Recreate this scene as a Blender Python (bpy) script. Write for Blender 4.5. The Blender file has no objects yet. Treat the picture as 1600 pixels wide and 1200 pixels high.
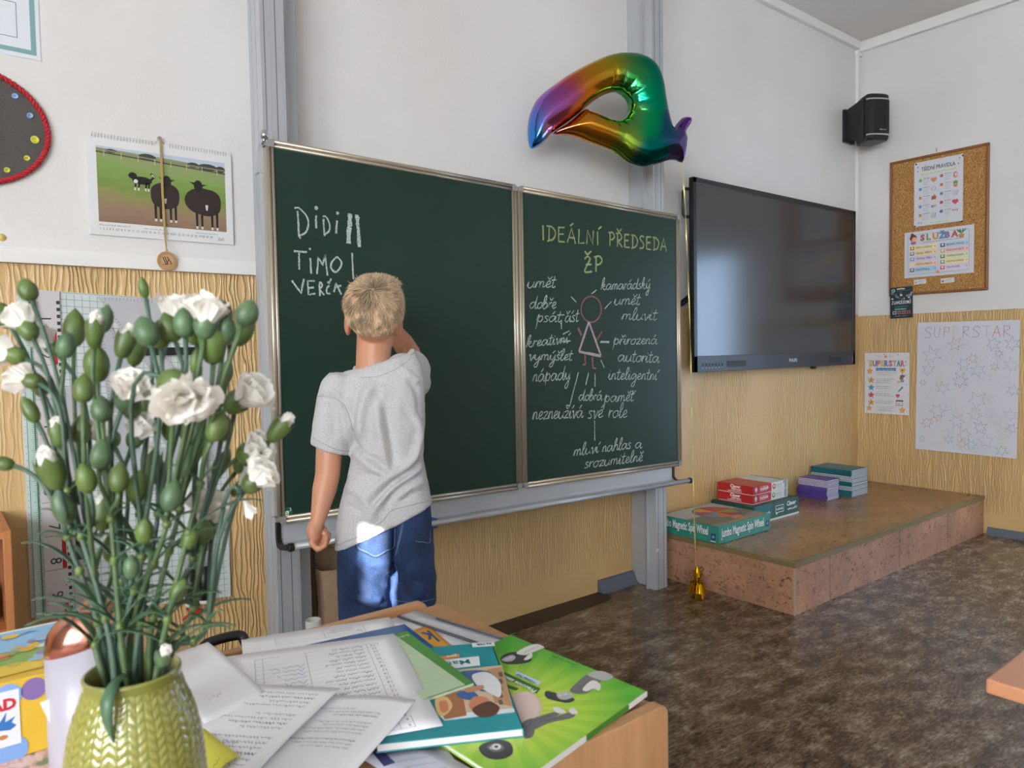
import bpy, bmesh, math, random
import numpy as np
from mathutils import Vector, Matrix, noise, geometry
from mathutils.bvhtree import BVHTree

random.seed(7)
SC = bpy.context.scene
COL = SC.collection
PI = math.pi

# ------------------------------------------------------------------ camera
CF, CYAW, CPITCH, CROLL, CH = 1142.94, .6704, -.0444, -.0172, 1.1802   # focal length in px of a 1600 px wide frame


def cam_axes():
    fw = Vector((math.sin(CYAW)*math.cos(CPITCH), math.cos(CYAW)*math.cos(CPITCH), math.sin(CPITCH)))
    r0 = Vector((math.cos(CYAW), -math.sin(CYAW), 0))
    u0 = r0.cross(fw)
    r = math.cos(CROLL)*r0 + math.sin(CROLL)*u0
    u = -math.sin(CROLL)*r0 + math.cos(CROLL)*u0
    return r, u, fw


CR, CU, CFW = cam_axes()
CO = Vector((0, 0, CH))
cd = bpy.data.cameras.new('camera')
cam = bpy.data.objects.new('camera', cd)
COL.objects.link(cam)
cam.matrix_world = Matrix(((CR.x, CU.x, -CFW.x, CO.x), (CR.y, CU.y, -CFW.y, CO.y), (CR.z, CU.z, -CFW.z, CO.z), (0, 0, 0, 1)))
cd.sensor_width = 36
cd.lens = CF/1600*36
cd.clip_start = .02
cd.dof.use_dof = True
cd.dof.focus_distance = 2.4
cd.dof.aperture_fstop = 10.5
SC.camera = cam

# ------------------------------------------------------------------ light and exposure
SC.view_settings.view_transform = 'Standard'
SC.view_settings.look = 'None'
SC.view_settings.gamma = 1
SC.view_settings.use_curve_mapping = False
SC.view_settings.exposure = 0.0
DAY = 19.0            # brightness of the daylit window panes
W = bpy.data.worlds.new('sky')
SC.world = W
W.use_nodes = True
W.node_tree.nodes['Background'].inputs[0].default_value = (.55, .72, 1, 1)
W.node_tree.nodes['Background'].inputs[1].default_value = 1.0
SUN_DIR = Vector((-.86, -.43, .34)).normalized()
sl = bpy.data.lights.new('sun', 'SUN')
sl.energy = 34
sl.angle = math.radians(.3)
sl.color = (1, .95, .86)
so = bpy.data.objects.new('sun', sl)
so.rotation_euler = SUN_DIR.to_track_quat('Z', 'Y').to_euler()
so.location = (-6, -3, 5)
COL.objects.link(so)

# ------------------------------------------------------------------ pixel of the photograph -> point of the room


def ray(u, v):
    return CFW + CR*((u-800)/CF) - CU*((v-600)/CF)


def at_d(u, v, d):
    return CO + ray(u, v)*d


def at_x(u, v, x):
    d = ray(u, v)
    return CO + d*(x/d.x)


def at_y(u, v, y):
    d = ray(u, v)
    return CO + d*(y/d.y)


def at_z(u, v, z):
    d = ray(u, v)
    return CO + d*((z-CH)/d.z)


# ------------------------------------------------------------------ materials


def lin(h):
    if isinstance(h, (tuple, list)):
        return (h[0], h[1], h[2], 1)
    h = h.lstrip('#')
    c = [int(h[i:i+2], 16)/255 for i in (0, 2, 4)]
    return tuple([(x/12.92 if x <= .04045 else ((x+.055)/1.055)**2.4) for x in c]+[1])


MATS = {}


def mat(name, c, rough=.6, metal=0, spec=.5, bump=0, scale=60, vary=0, stretch=(1, 1, 1), coat=0, emit=0, alpha=1, trans=0, sss=0, sheen=0):
    if name in MATS:
        return MATS[name]
    m = bpy.data.materials.new(name)
    m.use_nodes = True
    nt = m.node_tree
    b = nt.nodes['Principled BSDF']
    c = lin(c)
    b.inputs['Base Color'].default_value = c
    b.inputs['Roughness'].default_value = rough
    b.inputs['Metallic'].default_value = metal
    b.inputs['Specular IOR Level'].default_value = spec
    if coat:
        b.inputs['Coat Weight'].default_value = coat
        b.inputs['Coat Roughness'].default_value = .08
    if emit:
        b.inputs['Emission Color'].default_value = c
        b.inputs['Emission Strength'].default_value = emit
    if trans:
        b.inputs['Transmission Weight'].default_value = trans
    if sss:
        b.inputs['Subsurface Weight'].default_value = sss
        b.inputs['Subsurface Radius'].default_value = (.012, .005, .003)
        b.inputs['Subsurface Scale'].default_value = 1
    if alpha < 1:
        b.inputs['Alpha'].default_value = alpha
    if sheen:
        b.inputs['Sheen Weight'].default_value = sheen
    if bump or vary:
        tc = nt.nodes.new('ShaderNodeTexCoord')
        mp = nt.nodes.new('ShaderNodeMapping')
        mp.inputs['Scale'].default_value = stretch
        nz = nt.nodes.new('ShaderNodeTexNoise')
        nz.inputs['Scale'].default_value = scale
        nz.inputs['Detail'].default_value = 5
        nt.links.new(tc.outputs['Object'], mp.inputs['Vector'])
        nt.links.new(mp.outputs['Vector'], nz.inputs['Vector'])
        if vary:
            r = nt.nodes.new('ShaderNodeValToRGB')
            r.color_ramp.elements[0].position = .3
            r.color_ramp.elements[1].position = .7
            r.color_ramp.elements[0].color = tuple([x*(1-vary) for x in c[:3]]+[1])
            r.color_ramp.elements[1].color = tuple([min(1, x*(1+vary)) for x in c[:3]]+[1])
            nt.links.new(nz.outputs['Fac'], r.inputs['Fac'])
            nt.links.new(r.outputs['Color'], b.inputs['Base Color'])
        if bump:
            bp = nt.nodes.new('ShaderNodeBump')
            bp.inputs['Strength'].default_value = min(1, bump)
            bp.inputs['Distance'].default_value = .002
            nt.links.new(nz.outputs['Fac'], bp.inputs['Height'])
            nt.links.new(bp.outputs['Normal'], b.inputs['Normal'])
    MATS[name] = m
    return m


def ink(h, rough=.55):
    return mat('print_'+h, h, rough)


def nodes(name):
    m = bpy.data.materials.new(name)
    m.use_nodes = True
    nt = m.node_tree
    MATS[name] = m

    def N(t, **kw):
        n = nt.nodes.new('ShaderNode'+t)
        for k, v in kw.items():
            if hasattr(n, k):
                setattr(n, k, v)
            else:
                n.inputs[k.replace('_', ' ')].default_value = v
        return n
    return m, nt, nt.nodes['Principled BSDF'], N, nt.links.new


def attr_mat(name, rough=.5, metal=0, sheen=0, spec=.5):
    """material whose colour is stored on the mesh (attribute tint)"""
    m, nt, b, N, L = nodes(name)
    a = N('Attribute', attribute_name='tint')
    L(a.outputs['Color'], b.inputs['Base Color'])
    b.inputs['Roughness'].default_value = rough
    b.inputs['Metallic'].default_value = metal
    b.inputs['Sheen Weight'].default_value = sheen
    b.inputs['Specular IOR Level'].default_value = spec
    return m


def ramp_of(N, stops):
    r = N('ValToRGB')
    e = r.color_ramp.elements
    while len(e) < len(stops):
        e.new(.5)
    for i, (p, c) in enumerate(stops):
        e[i].position = p
        e[i].color = lin(c)
    return r


def wood(name, c0, c1, rough=.4, axis=0, scale=1.0):
    m, nt, b, N, L = nodes(name)
    tc = N('TexCoord')
    mp = N('Mapping')
    s = [14*scale]*3
    s[axis] = .9*scale
    mp.inputs['Scale'].default_value = s
    nz = N('TexNoise', Scale=3.2, Detail=8.0, Roughness=.62, Distortion=.6)
    L(tc.outputs['Object'], mp.inputs['Vector'])
    L(mp.outputs['Vector'], nz.inputs['Vector'])
    r = ramp_of(N, [(.32, c0), (.68, c1)])
    L(nz.outputs['Fac'], r.inputs['Fac'])
    L(r.outputs['Color'], b.inputs['Base Color'])
    b.inputs['Roughness'].default_value = rough
    return m


# ------------------------------------------------------------------ mesh building


SLOPE = 0        # fall of the parts being built, metres per metre (the blackboard hangs out of level)


class MB:
    def __init__(self):
        self.v, self.f, self.m, self.s, self.mats = [], [], [], [], []
        self.tint = None

    def mi(self, m):
        if m is None:
            return 0
        if m not in self.mats:
            self.mats.append(m)
        return self.mats.index(m)

    def add(self, vs, fs, m=None, smooth=False):
        b = len(self.v)
        k = self.mi(m)
        self.v.extend([tuple(p) for p in vs])
        for q in fs:
            self.f.append(tuple(i+b for i in q))
            self.m.append(k)
            self.s.append(smooth)
        return self

    def box(self, a, b, m=None):
        x0, y0, z0 = a
        x1, y1, z1 = b
        return self.hexa([(x0, y0, z0), (x1, y0, z0), (x1, y1, z0), (x0, y1, z0)], [(x0, y0, z1), (x1, y0, z1), (x1, y1, z1), (x0, y1, z1)], m)

    def hexa(self, bot, top, m=None):
        return self.add(list(bot)+list(top), [(3, 2, 1, 0), (4, 5, 6, 7), (0, 1, 5, 4), (1, 2, 6, 5), (2, 3, 7, 6), (3, 0, 4, 7)], m)

    def prism(self, pts, n, m=None):
        """solid from a planar loop of 3D points, thickness vector n"""
        n = Vector(n)
        k = len(pts)
        top = [Vector(p)+n for p in pts]
        fs = [tuple(range(k)), tuple(range(2*k-1, k-1, -1))]
        fs += [(i, (i+1) % k, k+(i+1) % k, k+i)[::-1] for i in range(k)]
        return self.add(list(pts)+top, fs, m)

    def tube(self, path, r, n=8, m=None, caps=True, smooth=True):
        P = [Vector(p) for p in path]
        if not isinstance(r, (list, tuple)):
            r = [r]*len(P)
        vs, fs = [], []
        T0 = (P[1]-P[0]).normalized()
        a = T0.orthogonal().normalized()
        for i, p in enumerate(P):
            T = (P[min(i+1, len(P)-1)]-P[max(i-1, 0)])
            T = T.normalized() if T.length > 1e-9 else T0
            a = a-T*a.dot(T)
            a = a.normalized() if a.length > 1e-6 else T.orthogonal().normalized()
            b = T.cross(a)
            for k in range(n):
                t = 2*PI*k/n
                vs.append(p+(a*math.cos(t)+b*math.sin(t))*r[i])
        for i in range(len(P)-1):
            for k in range(n):
                fs.append((i*n+k, i*n+(k+1) % n, (i+1)*n+(k+1) % n, (i+1)*n+k))
        if caps:
            fs.append(tuple(range(n-1, -1, -1)))
            fs.append(tuple(range((len(P)-1)*n, len(P)*n)))
        return self.add(vs, fs, m, smooth)

    def lathe(self, prof, n=32, c=(0, 0, 0), m=None, ax=(0, 0, 1), smooth=True, close=True):
        ax = Vector(ax).normalized()
        a = ax.orthogonal().normalized()
        b = ax.cross(a)
        c = Vector(c)
        vs, fs = [], []
        for r, h in prof:
            for k in range(n):
                t = 2*PI*k/n
                vs.append(c+ax*h+(a*math.cos(t)+b*math.sin(t))*r)
        for i in range(len(prof)-1):
            for k in range(n):
                fs.append((i*n+k, i*n+(k+1) % n, (i+1)*n+(k+1) % n, (i+1)*n+k))
        if close:
            if prof[0][0] > 1e-6:
                fs.append(tuple(range(n-1, -1, -1)))
            if prof[-1][0] > 1e-6:
                fs.append(tuple(range((len(prof)-1)*n, len(prof)*n)))
        return self.add(vs, fs, m, smooth)

    def ball(self, c, rx, ry=None, rz=None, nu=20, nv=12, m=None, axes=None):
        ry = rx if ry is None else ry
        rz = rx if rz is None else rz
        A = axes or (Vector((1, 0, 0)), Vector((0, 1, 0)), Vector((0, 0, 1)))
        c = Vector(c)
        vs = [c+A[2]*rz]
        for j in range(1, nv):
            p = PI*j/nv
            for i in range(nu):
                t = 2*PI*i/nu
                vs.append(c+A[0]*(rx*math.sin(p)*math.cos(t))+A[1]*(ry*math.sin(p)*math.sin(t))+A[2]*(rz*math.cos(p)))
        vs.append(c-A[2]*rz)
        fs = [(0, 1+i, 1+(i+1) % nu) for i in range(nu)]
        for j in range(nv-2):
            for i in range(nu):
                a = 1+j*nu
                fs.append((a+i, a+nu+i, a+nu+(i+1) % nu, a+(i+1) % nu))
        z = len(vs)-1
        a = 1+(nv-2)*nu
        fs += [(z, a+(i+1) % nu, a+i) for i in range(nu)]
        return self.add(vs, fs, m, True)

    def loft(self, rings, m=None, smooth=True, caps=True):
        n = len(rings[0])
        vs = [p for r in rings for p in r]
        fs = []
        for i in range(len(rings)-1):
            for k in range(n):
                fs.append((i*n+k, i*n+(k+1) % n, (i+1)*n+(k+1) % n, (i+1)*n+k))
        if caps:
            fs.append(tuple(range(n-1, -1, -1)))
            fs.append(tuple(range((len(rings)-1)*n, len(rings)*n)))
        return self.add(vs, fs, m, smooth)

    def build(self, name, m=None, parent=None, bevel=0, local=False, origin=None, seg=2):
        me = bpy.data.meshes.new(name)
        V = [Vector(p) for p in self.v]
        if local and SLOPE:
            V = [Vector((p.x, p.y, p.z-p.x*SLOPE)) for p in V]
        off = Vector((0, 0, 0))
        if not local:
            if parent is not None:
                off = wloc(parent)
            elif origin is not None:
                off = Vector(origin)
            else:
                A = np.array(self.v)
                lo, hi = A.min(0), A.max(0)
                off = Vector(((lo[0]+hi[0])/2, (lo[1]+hi[1])/2, lo[2]))
        me.from_pydata([tuple(p-off) for p in V], [], self.f)
        for q in (self.mats or []):
            me.materials.append(q)
        if m is not None and not self.mats:
            me.materials.append(m)
        me.polygons.foreach_set('material_index', self.m)
        me.polygons.foreach_set('use_smooth', self.s)
        if self.tint is not None:
            a = me.color_attributes.new('tint', 'FLOAT_COLOR', 'POINT')
            a.data.foreach_set('color', np.array(self.tint, dtype=np.float32).ravel())
        me.update()
        bm = bmesh.new()
        bm.from_mesh(me)
        if self.tint is None and not getattr(self, 'keep', False):
            bmesh.ops.recalc_face_normals(bm, faces=bm.faces)
        bm.to_mesh(me)
        bm.free()
        o = bpy.data.objects.new(name, me)
        COL.objects.link(o)
        o.parent = parent
        if parent is None and not local:
            o.location = off
        if bevel:
            bv = o.modifiers.new('bevel', 'BEVEL')
            bv.width = bevel
            bv.segments = seg
            bv.limit_method = 'ANGLE'
            bv.angle_limit = math.radians(50)
        return o


def wloc(o):
    p = Vector((0, 0, 0))
    while o is not None:
        p += o.location
        o = o.parent
    return p


def tag(o, label, cat, group=None):
    o['label'] = label
    o['category'] = cat
    if group:
        o['group'] = group
    return o


def thing(name, label, cat, loc, group=None, rot=None):
    o = bpy.data.objects.new(name, None)
    o.empty_display_size = .05
    o.location = loc
    if rot:
        o.rotation_euler = rot
    COL.objects.link(o)
    return tag(o, label, cat, group)


def structure(o):
    o['kind'] = 'structure'
    return o


def copy_tree(o, parent=None):
    c = o.copy()
    COL.objects.link(c)
    if parent is not None:
        c.parent = parent
    for ch in [x for x in bpy.data.objects if x.parent == o]:
        copy_tree(ch, c)
    return c


def smooth_path(pts, k=6, closed=False):
    P = [np.array(p, float) for p in pts]
    if len(P) < 3:
        return [Vector(p) for p in P]
    out = []
    n = len(P)
    for i in range(n if closed else n-1):
        if closed:
            a, b, c, d = P[(i-1) % n], P[i], P[(i+1) % n], P[(i+2) % n]
        else:
            a, b, c, d = P[max(i-1, 0)], P[i], P[i+1], P[min(i+2, n-1)]
        for j in range(k):
            t = j/k
            out.append(.5*((2*b)+(-a+c)*t+(2*a-5*b+4*c-d)*t*t+(-a+3*b-3*c+d)*t**3))
    if not closed:
        out.append(P[-1])
    return [Vector(p) for p in out]


TXT = {}


def text_geo(s, bold=0.0):
    k = (s, bold)
    if k in TXT:
        return TXT[k]
    c = bpy.data.curves.new('lettering', 'FONT')
    c.body = s
    c.size = 1
    c.offset = bold
    c.resolution_u = 2
    c.fill_mode = 'FRONT'
    o = bpy.data.objects.new('lettering', c)
    me = bpy.data.meshes.new_from_object(o)
    vs = [(v.co.x, v.co.y) for v in me.vertices]
    fs = [tuple(p.vertices) for p in me.polygons]
    bpy.data.objects.remove(o)
    bpy.data.curves.remove(c)
    bpy.data.meshes.remove(me)
    if vs:
        x0 = min(p[0] for p in vs)
        vs = [(x-x0, y) for x, y in vs]
        w = max(p[0] for p in vs)
    else:
        w = 0
    TXT[k] = (vs, fs, w)
    return TXT[k]


class Sheet:
    """flat printed thing: a frame (origin, right, up, normal) on which shapes are laid in layers"""

    def __init__(self, o, ux, uy, n=None, mb=None, step=.00025):
        self.o, self.ux, self.uy = Vector(o), Vector(ux).normalized(), Vector(uy).normalized()
        self.n = Vector(n).normalized() if n is not None else self.ux.cross(self.uy).normalized()
        self.mb = mb or MB()
        self.step = step

    def P(self, x, y, layer=1):
        return self.o+self.ux*x+self.uy*y+self.n*(layer*self.step)

    def face(self, pts, m, layer=1):
        q = [self.P(x, y, layer) for x, y in pts]
        self.mb.add(q, [tuple(range(len(q)))], m)

    def slab(self, x0, y0, x1, y1, m, t=.001):
        self.mb.prism([self.P(x0, y0, 0), self.P(x1, y0, 0), self.P(x1, y1, 0), self.P(x0, y1, 0)], -self.n*t, m)

    def rect(self, x0, y0, x1, y1, m, layer=1):
        self.face([(x0, y0), (x1, y0), (x1, y1), (x0, y1)], m, layer)

    def rrect(self, x0, y0, x1, y1, r, m, layer=1):
        p = []
        for cx, cy, a in ((x1-r, y1-r, 0), (x0+r, y1-r, 90), (x0+r, y0+r, 180), (x1-r, y0+r, 270)):
            for k in range(5):
                t = math.radians(a+22.5*k)
                p.append((cx+r*math.cos(t), cy+r*math.sin(t)))
        self.face(p, m, layer)

    def frame(self, x0, y0, x1, y1, w, m, layer=1):
        self.rect(x0, y0, x1, y0+w, m, layer)
        self.rect(x0, y1-w, x1, y1, m, layer)
        self.rect(x0, y0+w, x0+w, y1-w, m, layer)
        self.rect(x1-w, y0+w, x1, y1-w, m, layer)

    def disc(self, x, y, r, m, layer=1, ry=None, n=20):
        ry = ry or r
        self.face([(x+r*math.cos(2*PI*k/n), y+ry*math.sin(2*PI*k/n)) for k in range(n)], m, layer)

    def ngon_star(self, x, y, r, m, layer=1, n=5, inner=.5, rot=0):
        self.face(self.star_pts(x, y, r, n, inner, rot), m, layer)

    def star_pts(self, x, y, r, n=5, inner=.5, rot=0, jit=0):
        p = []
        for k in range(2*n):
            t = PI/2+rot+PI*k/n
            q = (r if k % 2 == 0 else r*inner)*(1+random.uniform(-jit, jit))
            p.append((x+q*math.cos(t), y+q*math.sin(t)))
        return p

    def line(self, pts, w, m, layer=1, closed=False):
        if closed:
            pts = list(pts)+[pts[0]]
        for i in range(len(pts)-1):
            a, b = Vector(pts[i][:2]), Vector(pts[i+1][:2])
            d = b-a
            if d.length < 1e-7:
                continue
            d.normalize()
            nn = Vector((-d.y, d.x))*w/2
            e = d*w*.3
            q = [a-e+nn, a-e-nn, b+e-nn, b+e+nn]
            self.face([(p.x, p.y) for p in q], m, layer+.12*(i % 2))

    def text(self, s, x, y, h, m, layer=1, bold=.0, center=False, width=None, slant=0):
        """capital height about .72 of the em; h is the em size"""
        vs, fs, w = text_geo(s, bold)
        if not vs:
            return
        sx = h if width is None else width/w
        x0 = x-(w*sx/2 if center else 0)
        self.mb.add([self.P(x0+p[0]*sx+slant*p[1]*h, y+p[1]*h, layer) for p in vs], fs, m)

    def scrawl(self, x0, y0, x1, h, m, layer=1, w=.0006):
        """a line of handwriting or print too small to read"""
        n = max(4, int((x1-x0)/(h*.45)))
        pts = []
        for i in range(n+1):
            gap = (i % 7 == 6)
            pts.append((x0+(x1-x0)*i/n, y0+(h*random.uniform(.2, 1) if i % 2 else 0)))
            if gap:
                self.line(pts, w, m, layer)
                pts = []
        if len(pts) > 1:
            self.line(pts, w, m, layer)

# ================================================================== the room
XL, XR, YB, YF, ZC = -3.4, 5.089, -5.4, 2.51, 3.254


def wall_mat(name, axis):
    """white plaster above a cream dado combed with wavy vertical ridges"""
    m, nt, b, N, L = nodes(name)
    geo = N('NewGeometry')
    sx = N('SeparateXYZ')
    L(geo.outputs['Position'], sx.inputs[0])
    # height of the paint edge
    if axis == 'X':
        st = N('Math', operation='LESS_THAN')
        st.inputs[1].default_value = 1.0
        L(sx.outputs['X'], st.inputs[0])
        ed = N('Math', operation='MULTIPLY_ADD')
        ed.inputs[1].default_value = .085
        ed.inputs[2].default_value = 1.400
        L(st.outputs[0], ed.inputs[0])
        ed = ed.outputs[0]
    else:
        v = N('Value')
        v.outputs[0].default_value = 1.387
        ed = v.outputs[0]
    nzE = N('TexNoise', Scale=30.0)
    L(geo.outputs['Position'], nzE.inputs['Vector'])
    wob = N('Math', operation='MULTIPLY_ADD')
    wob.inputs[1].default_value = .006
    L(nzE.outputs['Fac'], wob.inputs[0])
    L(sx.outputs['Z'], wob.inputs[2])
    dado = N('Math', operation='LESS_THAN')
    L(wob.outputs[0], dado.inputs[0])
    L(ed, dado.inputs[1])
    # colours
    nz = N('TexNoise', Scale=2.2, Detail=4.0)
    L(geo.outputs['Position'], nz.inputs['Vector'])
    rw = ramp_of(N, [(.3, '#d9d6d3'), (.7, '#e0dedb')])
    ry = ramp_of(N, [(.3, '#cda974'), (.7, '#d5b580')])
    L(nz.outputs['Fac'], rw.inputs['Fac'])
    L(nz.outputs['Fac'], ry.inputs['Fac'])
    mx = N('Mix', data_type='RGBA')
    L(dado.outputs[0], mx.inputs['Factor'])
    L(rw.outputs['Color'], mx.inputs[6])
    L(ry.outputs['Color'], mx.inputs[7])
    L(mx.outputs[2], b.inputs['Base Color'])
    # relief
    mp = N('Mapping')
    mp.inputs['Scale'].default_value = (1, 1, .24)
    L(geo.outputs['Position'], mp.inputs['Vector'])
    wv = N('TexWave', wave_type='BANDS', bands_direction=axis, Scale=23.0, Distortion=12.0, Detail=3.0)
    wv.inputs['Detail Scale'].default_value = 1.15
    L(mp.outputs['Vector'], wv.inputs['Vector'])
    pw = N('Math', operation='POWER')
    pw.inputs[1].default_value = 2.2
    L(wv.outputs['Fac'], pw.inputs[0])
    patch = N('TexNoise', Scale=1.7, Detail=3.0)
    L(mp.outputs['Vector'], patch.inputs['Vector'])
    pr = ramp_of(N, [(.40, (.12, .12, .12)), (.56, (1, 1, 1))])
    L(patch.outputs['Fac'], pr.inputs['Fac'])
    dz = N('MapRange')
    dz.inputs['From Min'].default_value = .12
    dz.inputs['From Max'].default_value = .17
    L(wob.outputs[0], dz.inputs['Value'])
    h1 = N('Math', operation='MULTIPLY')
    L(pw.outputs[0], h1.inputs[0])
    L(pr.outputs['Color'], h1.inputs[1])
    h2 = N('Math', operation='MULTIPLY')
    L(h1.outputs[0], h2.inputs[0])
    L(dz.outputs[0], h2.inputs[1])
    h3 = N('Math', operation='MULTIPLY')
    L(h2.outputs[0], h3.inputs[0])
    L(dado.outputs[0], h3.inputs[1])
    fine = N('TexNoise', Scale=75.0, Detail=4.0)
    L(geo.outputs['Position'], fine.inputs['Vector'])
    hs = N('Math', operation='MULTIPLY_ADD')
    hs.inputs[1].default_value = .22
    L(fine.outputs['Fac'], hs.inputs[0])
    L(h3.outputs[0], hs.inputs[2])
    bp = N('Bump')
    bp.inputs['Strength'].default_value = .9
    bp.inputs['Distance'].default_value = .0042
    L(hs.outputs[0], bp.inputs['Height'])
    L(bp.outputs['Normal'], b.inputs['Normal'])
    rr = N('MapRange')
    rr.inputs['To Min'].default_value = .62
    rr.inputs['To Max'].default_value = .34
    L(dado.outputs[0], rr.inputs['Value'])
    L(rr.outputs[0], b.inputs['Roughness'])
    return m


M_WX = wall_mat('plaster_front', 'X')
M_WY = wall_mat('plaster_right', 'Y')
M_WHITE = mat('white_paint', '#dedcda', .5, bump=.1, scale=40)
M_CEIL = mat('ceiling_paint', '#dedad4', .8, bump=.15, scale=50)

# front wall, with the small hole knocked out beside the right column
M_TRIM_D = mat('handle_steel', '#a9abad', .3, metal=.8)
h0, h1_, g0, g1 = 2.752, 2.83, 2.64, 2.70
w = MB()
w.box((XL-.1, YF, 0), (h0, YF+.12, ZC), M_WX)
w.box((h1_, YF, 0), (XR+.12, YF+.12, ZC), M_WX)
w.box((h0, YF, 0), (h1_, YF+.12, g0), M_WX)
w.box((h0, YF, g1), (h1_, YF+.12, ZC), M_WX)
w.box((h0, YF+.08, g0), (h1_, YF+.12, g1), mat('bare_brick', '#6a4a40', .9, bump=.6, scale=90))
structure(w.build('wall_front'))
# right wall with a glazed door to the bright corridor, just out of the picture
wy0, wy1, wz0, wz1 = .40, 1.42, .0, 2.06
w = MB()
w.box((XR, wy1, 0), (XR+.12, YF, ZC), M_WY)
w.box((XR, YB, 0), (XR+.12, wy0, ZC), M_WY)
w.box((XR, wy0, wz1), (XR+.12, wy1, ZC), M_WY)
structure(w.build('wall_right'))


def window(name, x, sgn, y0, y1, z0, z1, strength, tone, n=2, gap=None):
    """frame with daylit panes filling an opening in a side wall; gap = (y0,y1,z0,z1) part of the opening left open"""
    fr = MB()
    f = .055
    xa, xb = (x-.05, x+.03) if sgn > 0 else (x-.03, x+.05)
    m = mat('window_white', '#e8e8e6', .35)
    fr.box((xa, y0, z0), (xb, y1, z0+f), m)
    fr.box((xa, y0, z1-f), (xb, y1, z1), m)
    fr.box((xa, y0, z0), (xb, y0+f, z1), m)
    fr.box((xa, y1-f, z0), (xb, y1, z1), m)
    for k in range(1, n):
        yy = y0+(y1-y0)*k/n
        if gap and gap[0]-.05 < yy < gap[1]+.05:
            continue
        fr.box((xa, yy-.04, z0), (xb, yy+.04, z1), m)
    o = structure(fr.build(name))
    pm = mat('daylit_pane_%s' % name, tone, .3, emit=strength)
    p = MB()
    if gap:
        a, b_, c, d = gap
        p.box((x-.012, y0, z0), (x-.004, a, z1), pm)
        p.box((x-.012, b_, z0), (x-.004, y1, z1), pm)
        p.box((x-.012, a, z0), (x-.004, b_, c), pm)
        p.box((x-.012, a, d), (x-.004, b_, z1), pm)
    else:
        p.box((x-.012, y0, z0), (x-.004, y1, z1), pm)
    q = p.build('pane', parent=o)
    return o


# where the ray from the sunny patch on the boy's back leaves through the left wall
SP = at_d(600, 876, 1.925)
t_ = (XL-SP.x)/SUN_DIR.x
SL = SP+SUN_DIR*t_
WZ0, WZ1 = .95, 2.95
WINS = [(-5.2, -3.7), (-3.4, -1.9), (-1.6, -.1)]
w = MB()
ys = [YB]+[q for a in WINS for q in a]+[YF]
for i in range(0, len(ys), 2):
    w.box((XL-.12, ys[i], 0), (XL, ys[i+1], ZC), M_WHITE)
for a, b_ in WINS:
    w.box((XL-.12, a, 0), (XL, b_, WZ0), M_WHITE)
    w.box((XL-.12, a, WZ1), (XL, b_, ZC), M_WHITE)
structure(w.build('wall_left'))
for i, (a, b_) in enumerate(WINS):
    gp = (SL.y-.033, SL.y+.033, SL.z-.102, SL.z+.102) if i == 2 else None
    window('window_%d' % (i+1), XL-.05, -1, a, b_, WZ0, WZ1, DAY, (.90, .95, 1.0), 2, gp)
d_ = MB()
dm = mat('door_white', '#d9dadb', .35)
for a, b_ in (((XR+.03, wy0, .001), (XR+.075, wy0+.13, wz1)), ((XR+.03, wy1-.20, .001), (XR+.075, wy1, wz1)), ((XR+.03, wy0+.13, .001), (XR+.075, wy1-.20, .28)), ((XR+.03, wy0+.13, 1.93), (XR+.075, wy1-.20, wz1))):
    d_.box(a, b_, dm)
dr = structure(d_.build('door_1'))
d_ = MB()
d_.box((XR+.048, wy0+.13, .28), (XR+.056, wy1-.20, 1.93), mat('corridor_daylight_glass', (.50, .71, 1.0), .2, emit=DAY*.32))
d_.build('door_glass', parent=dr)
d_ = MB()
d_.tube([(XR+.03, wy1-.10, 1.05), (XR-.02, wy1-.10, 1.05), (XR-.02, wy1-.20, 1.05)], .009, 8, M_TRIM_D)
d_.build('door_handle', parent=dr)
w = MB()
w.box((XL-.12, YB-.12, 0), (XR+.12, YB, ZC), M_WHITE)
structure(w.build('wall_back'))
w = MB()
w.box((XL-.12, YB-.12, ZC), (XR+.12, YF+.12, ZC+.1), M_CEIL)
structure(w.build('ceiling'))

# floor: mottled brown linoleum
m, nt, b, N, L = nodes('linoleum')
geo = N('NewGeometry')
mp = N('Mapping')
mp.inputs['Scale'].default_value = (38, 120, 1)
mp.inputs['Rotation'].default_value = (0, 0, .18)
L(geo.outputs['Position'], mp.inputs['Vector'])
nz = N('TexNoise', Scale=1.0, Detail=4.0, Roughness=.6, Distortion=.3)
L(mp.outputs['Vector'], nz.inputs['Vector'])
mp2 = N('Mapping')
mp2.inputs['Scale'].default_value = (8, 15, 1)
mp2.inputs['Rotation'].default_value = (0, 0, .18)
L(geo.outputs['Position'], mp2.inputs['Vector'])
nb = N('TexNoise', Scale=1.0, Detail=8.0, Roughness=.72)
L(mp2.outputs['Vector'], nb.inputs['Vector'])
ad = N('Math', operation='MULTIPLY_ADD')
ad.inputs[1].default_value = .95
L(nb.outputs['Fac'], ad.inputs[0])
hf = N('Math', operation='MULTIPLY')
hf.inputs[1].default_value = .55
L(nz.outputs['Fac'], hf.inputs[0])
L(hf.outputs[0], ad.inputs[2])
r = ramp_of(N, [(.56, '#352619'), (.70, '#5a4633'), (.82, '#7f6d58'), (.98, '#ab9c87')])
L(ad.outputs[0], r.inputs['Fac'])
L(r.outputs['Color'], b.inputs['Base Color'])
b.inputs['Roughness'].default_value = .26
b.inputs['Specular IOR Level'].default_value = .45
w = MB()
w.box((XL-.12, YB-.12, -.1), (XR+.12, YF+.12, 0), m)
structure(w.build('floor'))

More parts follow.
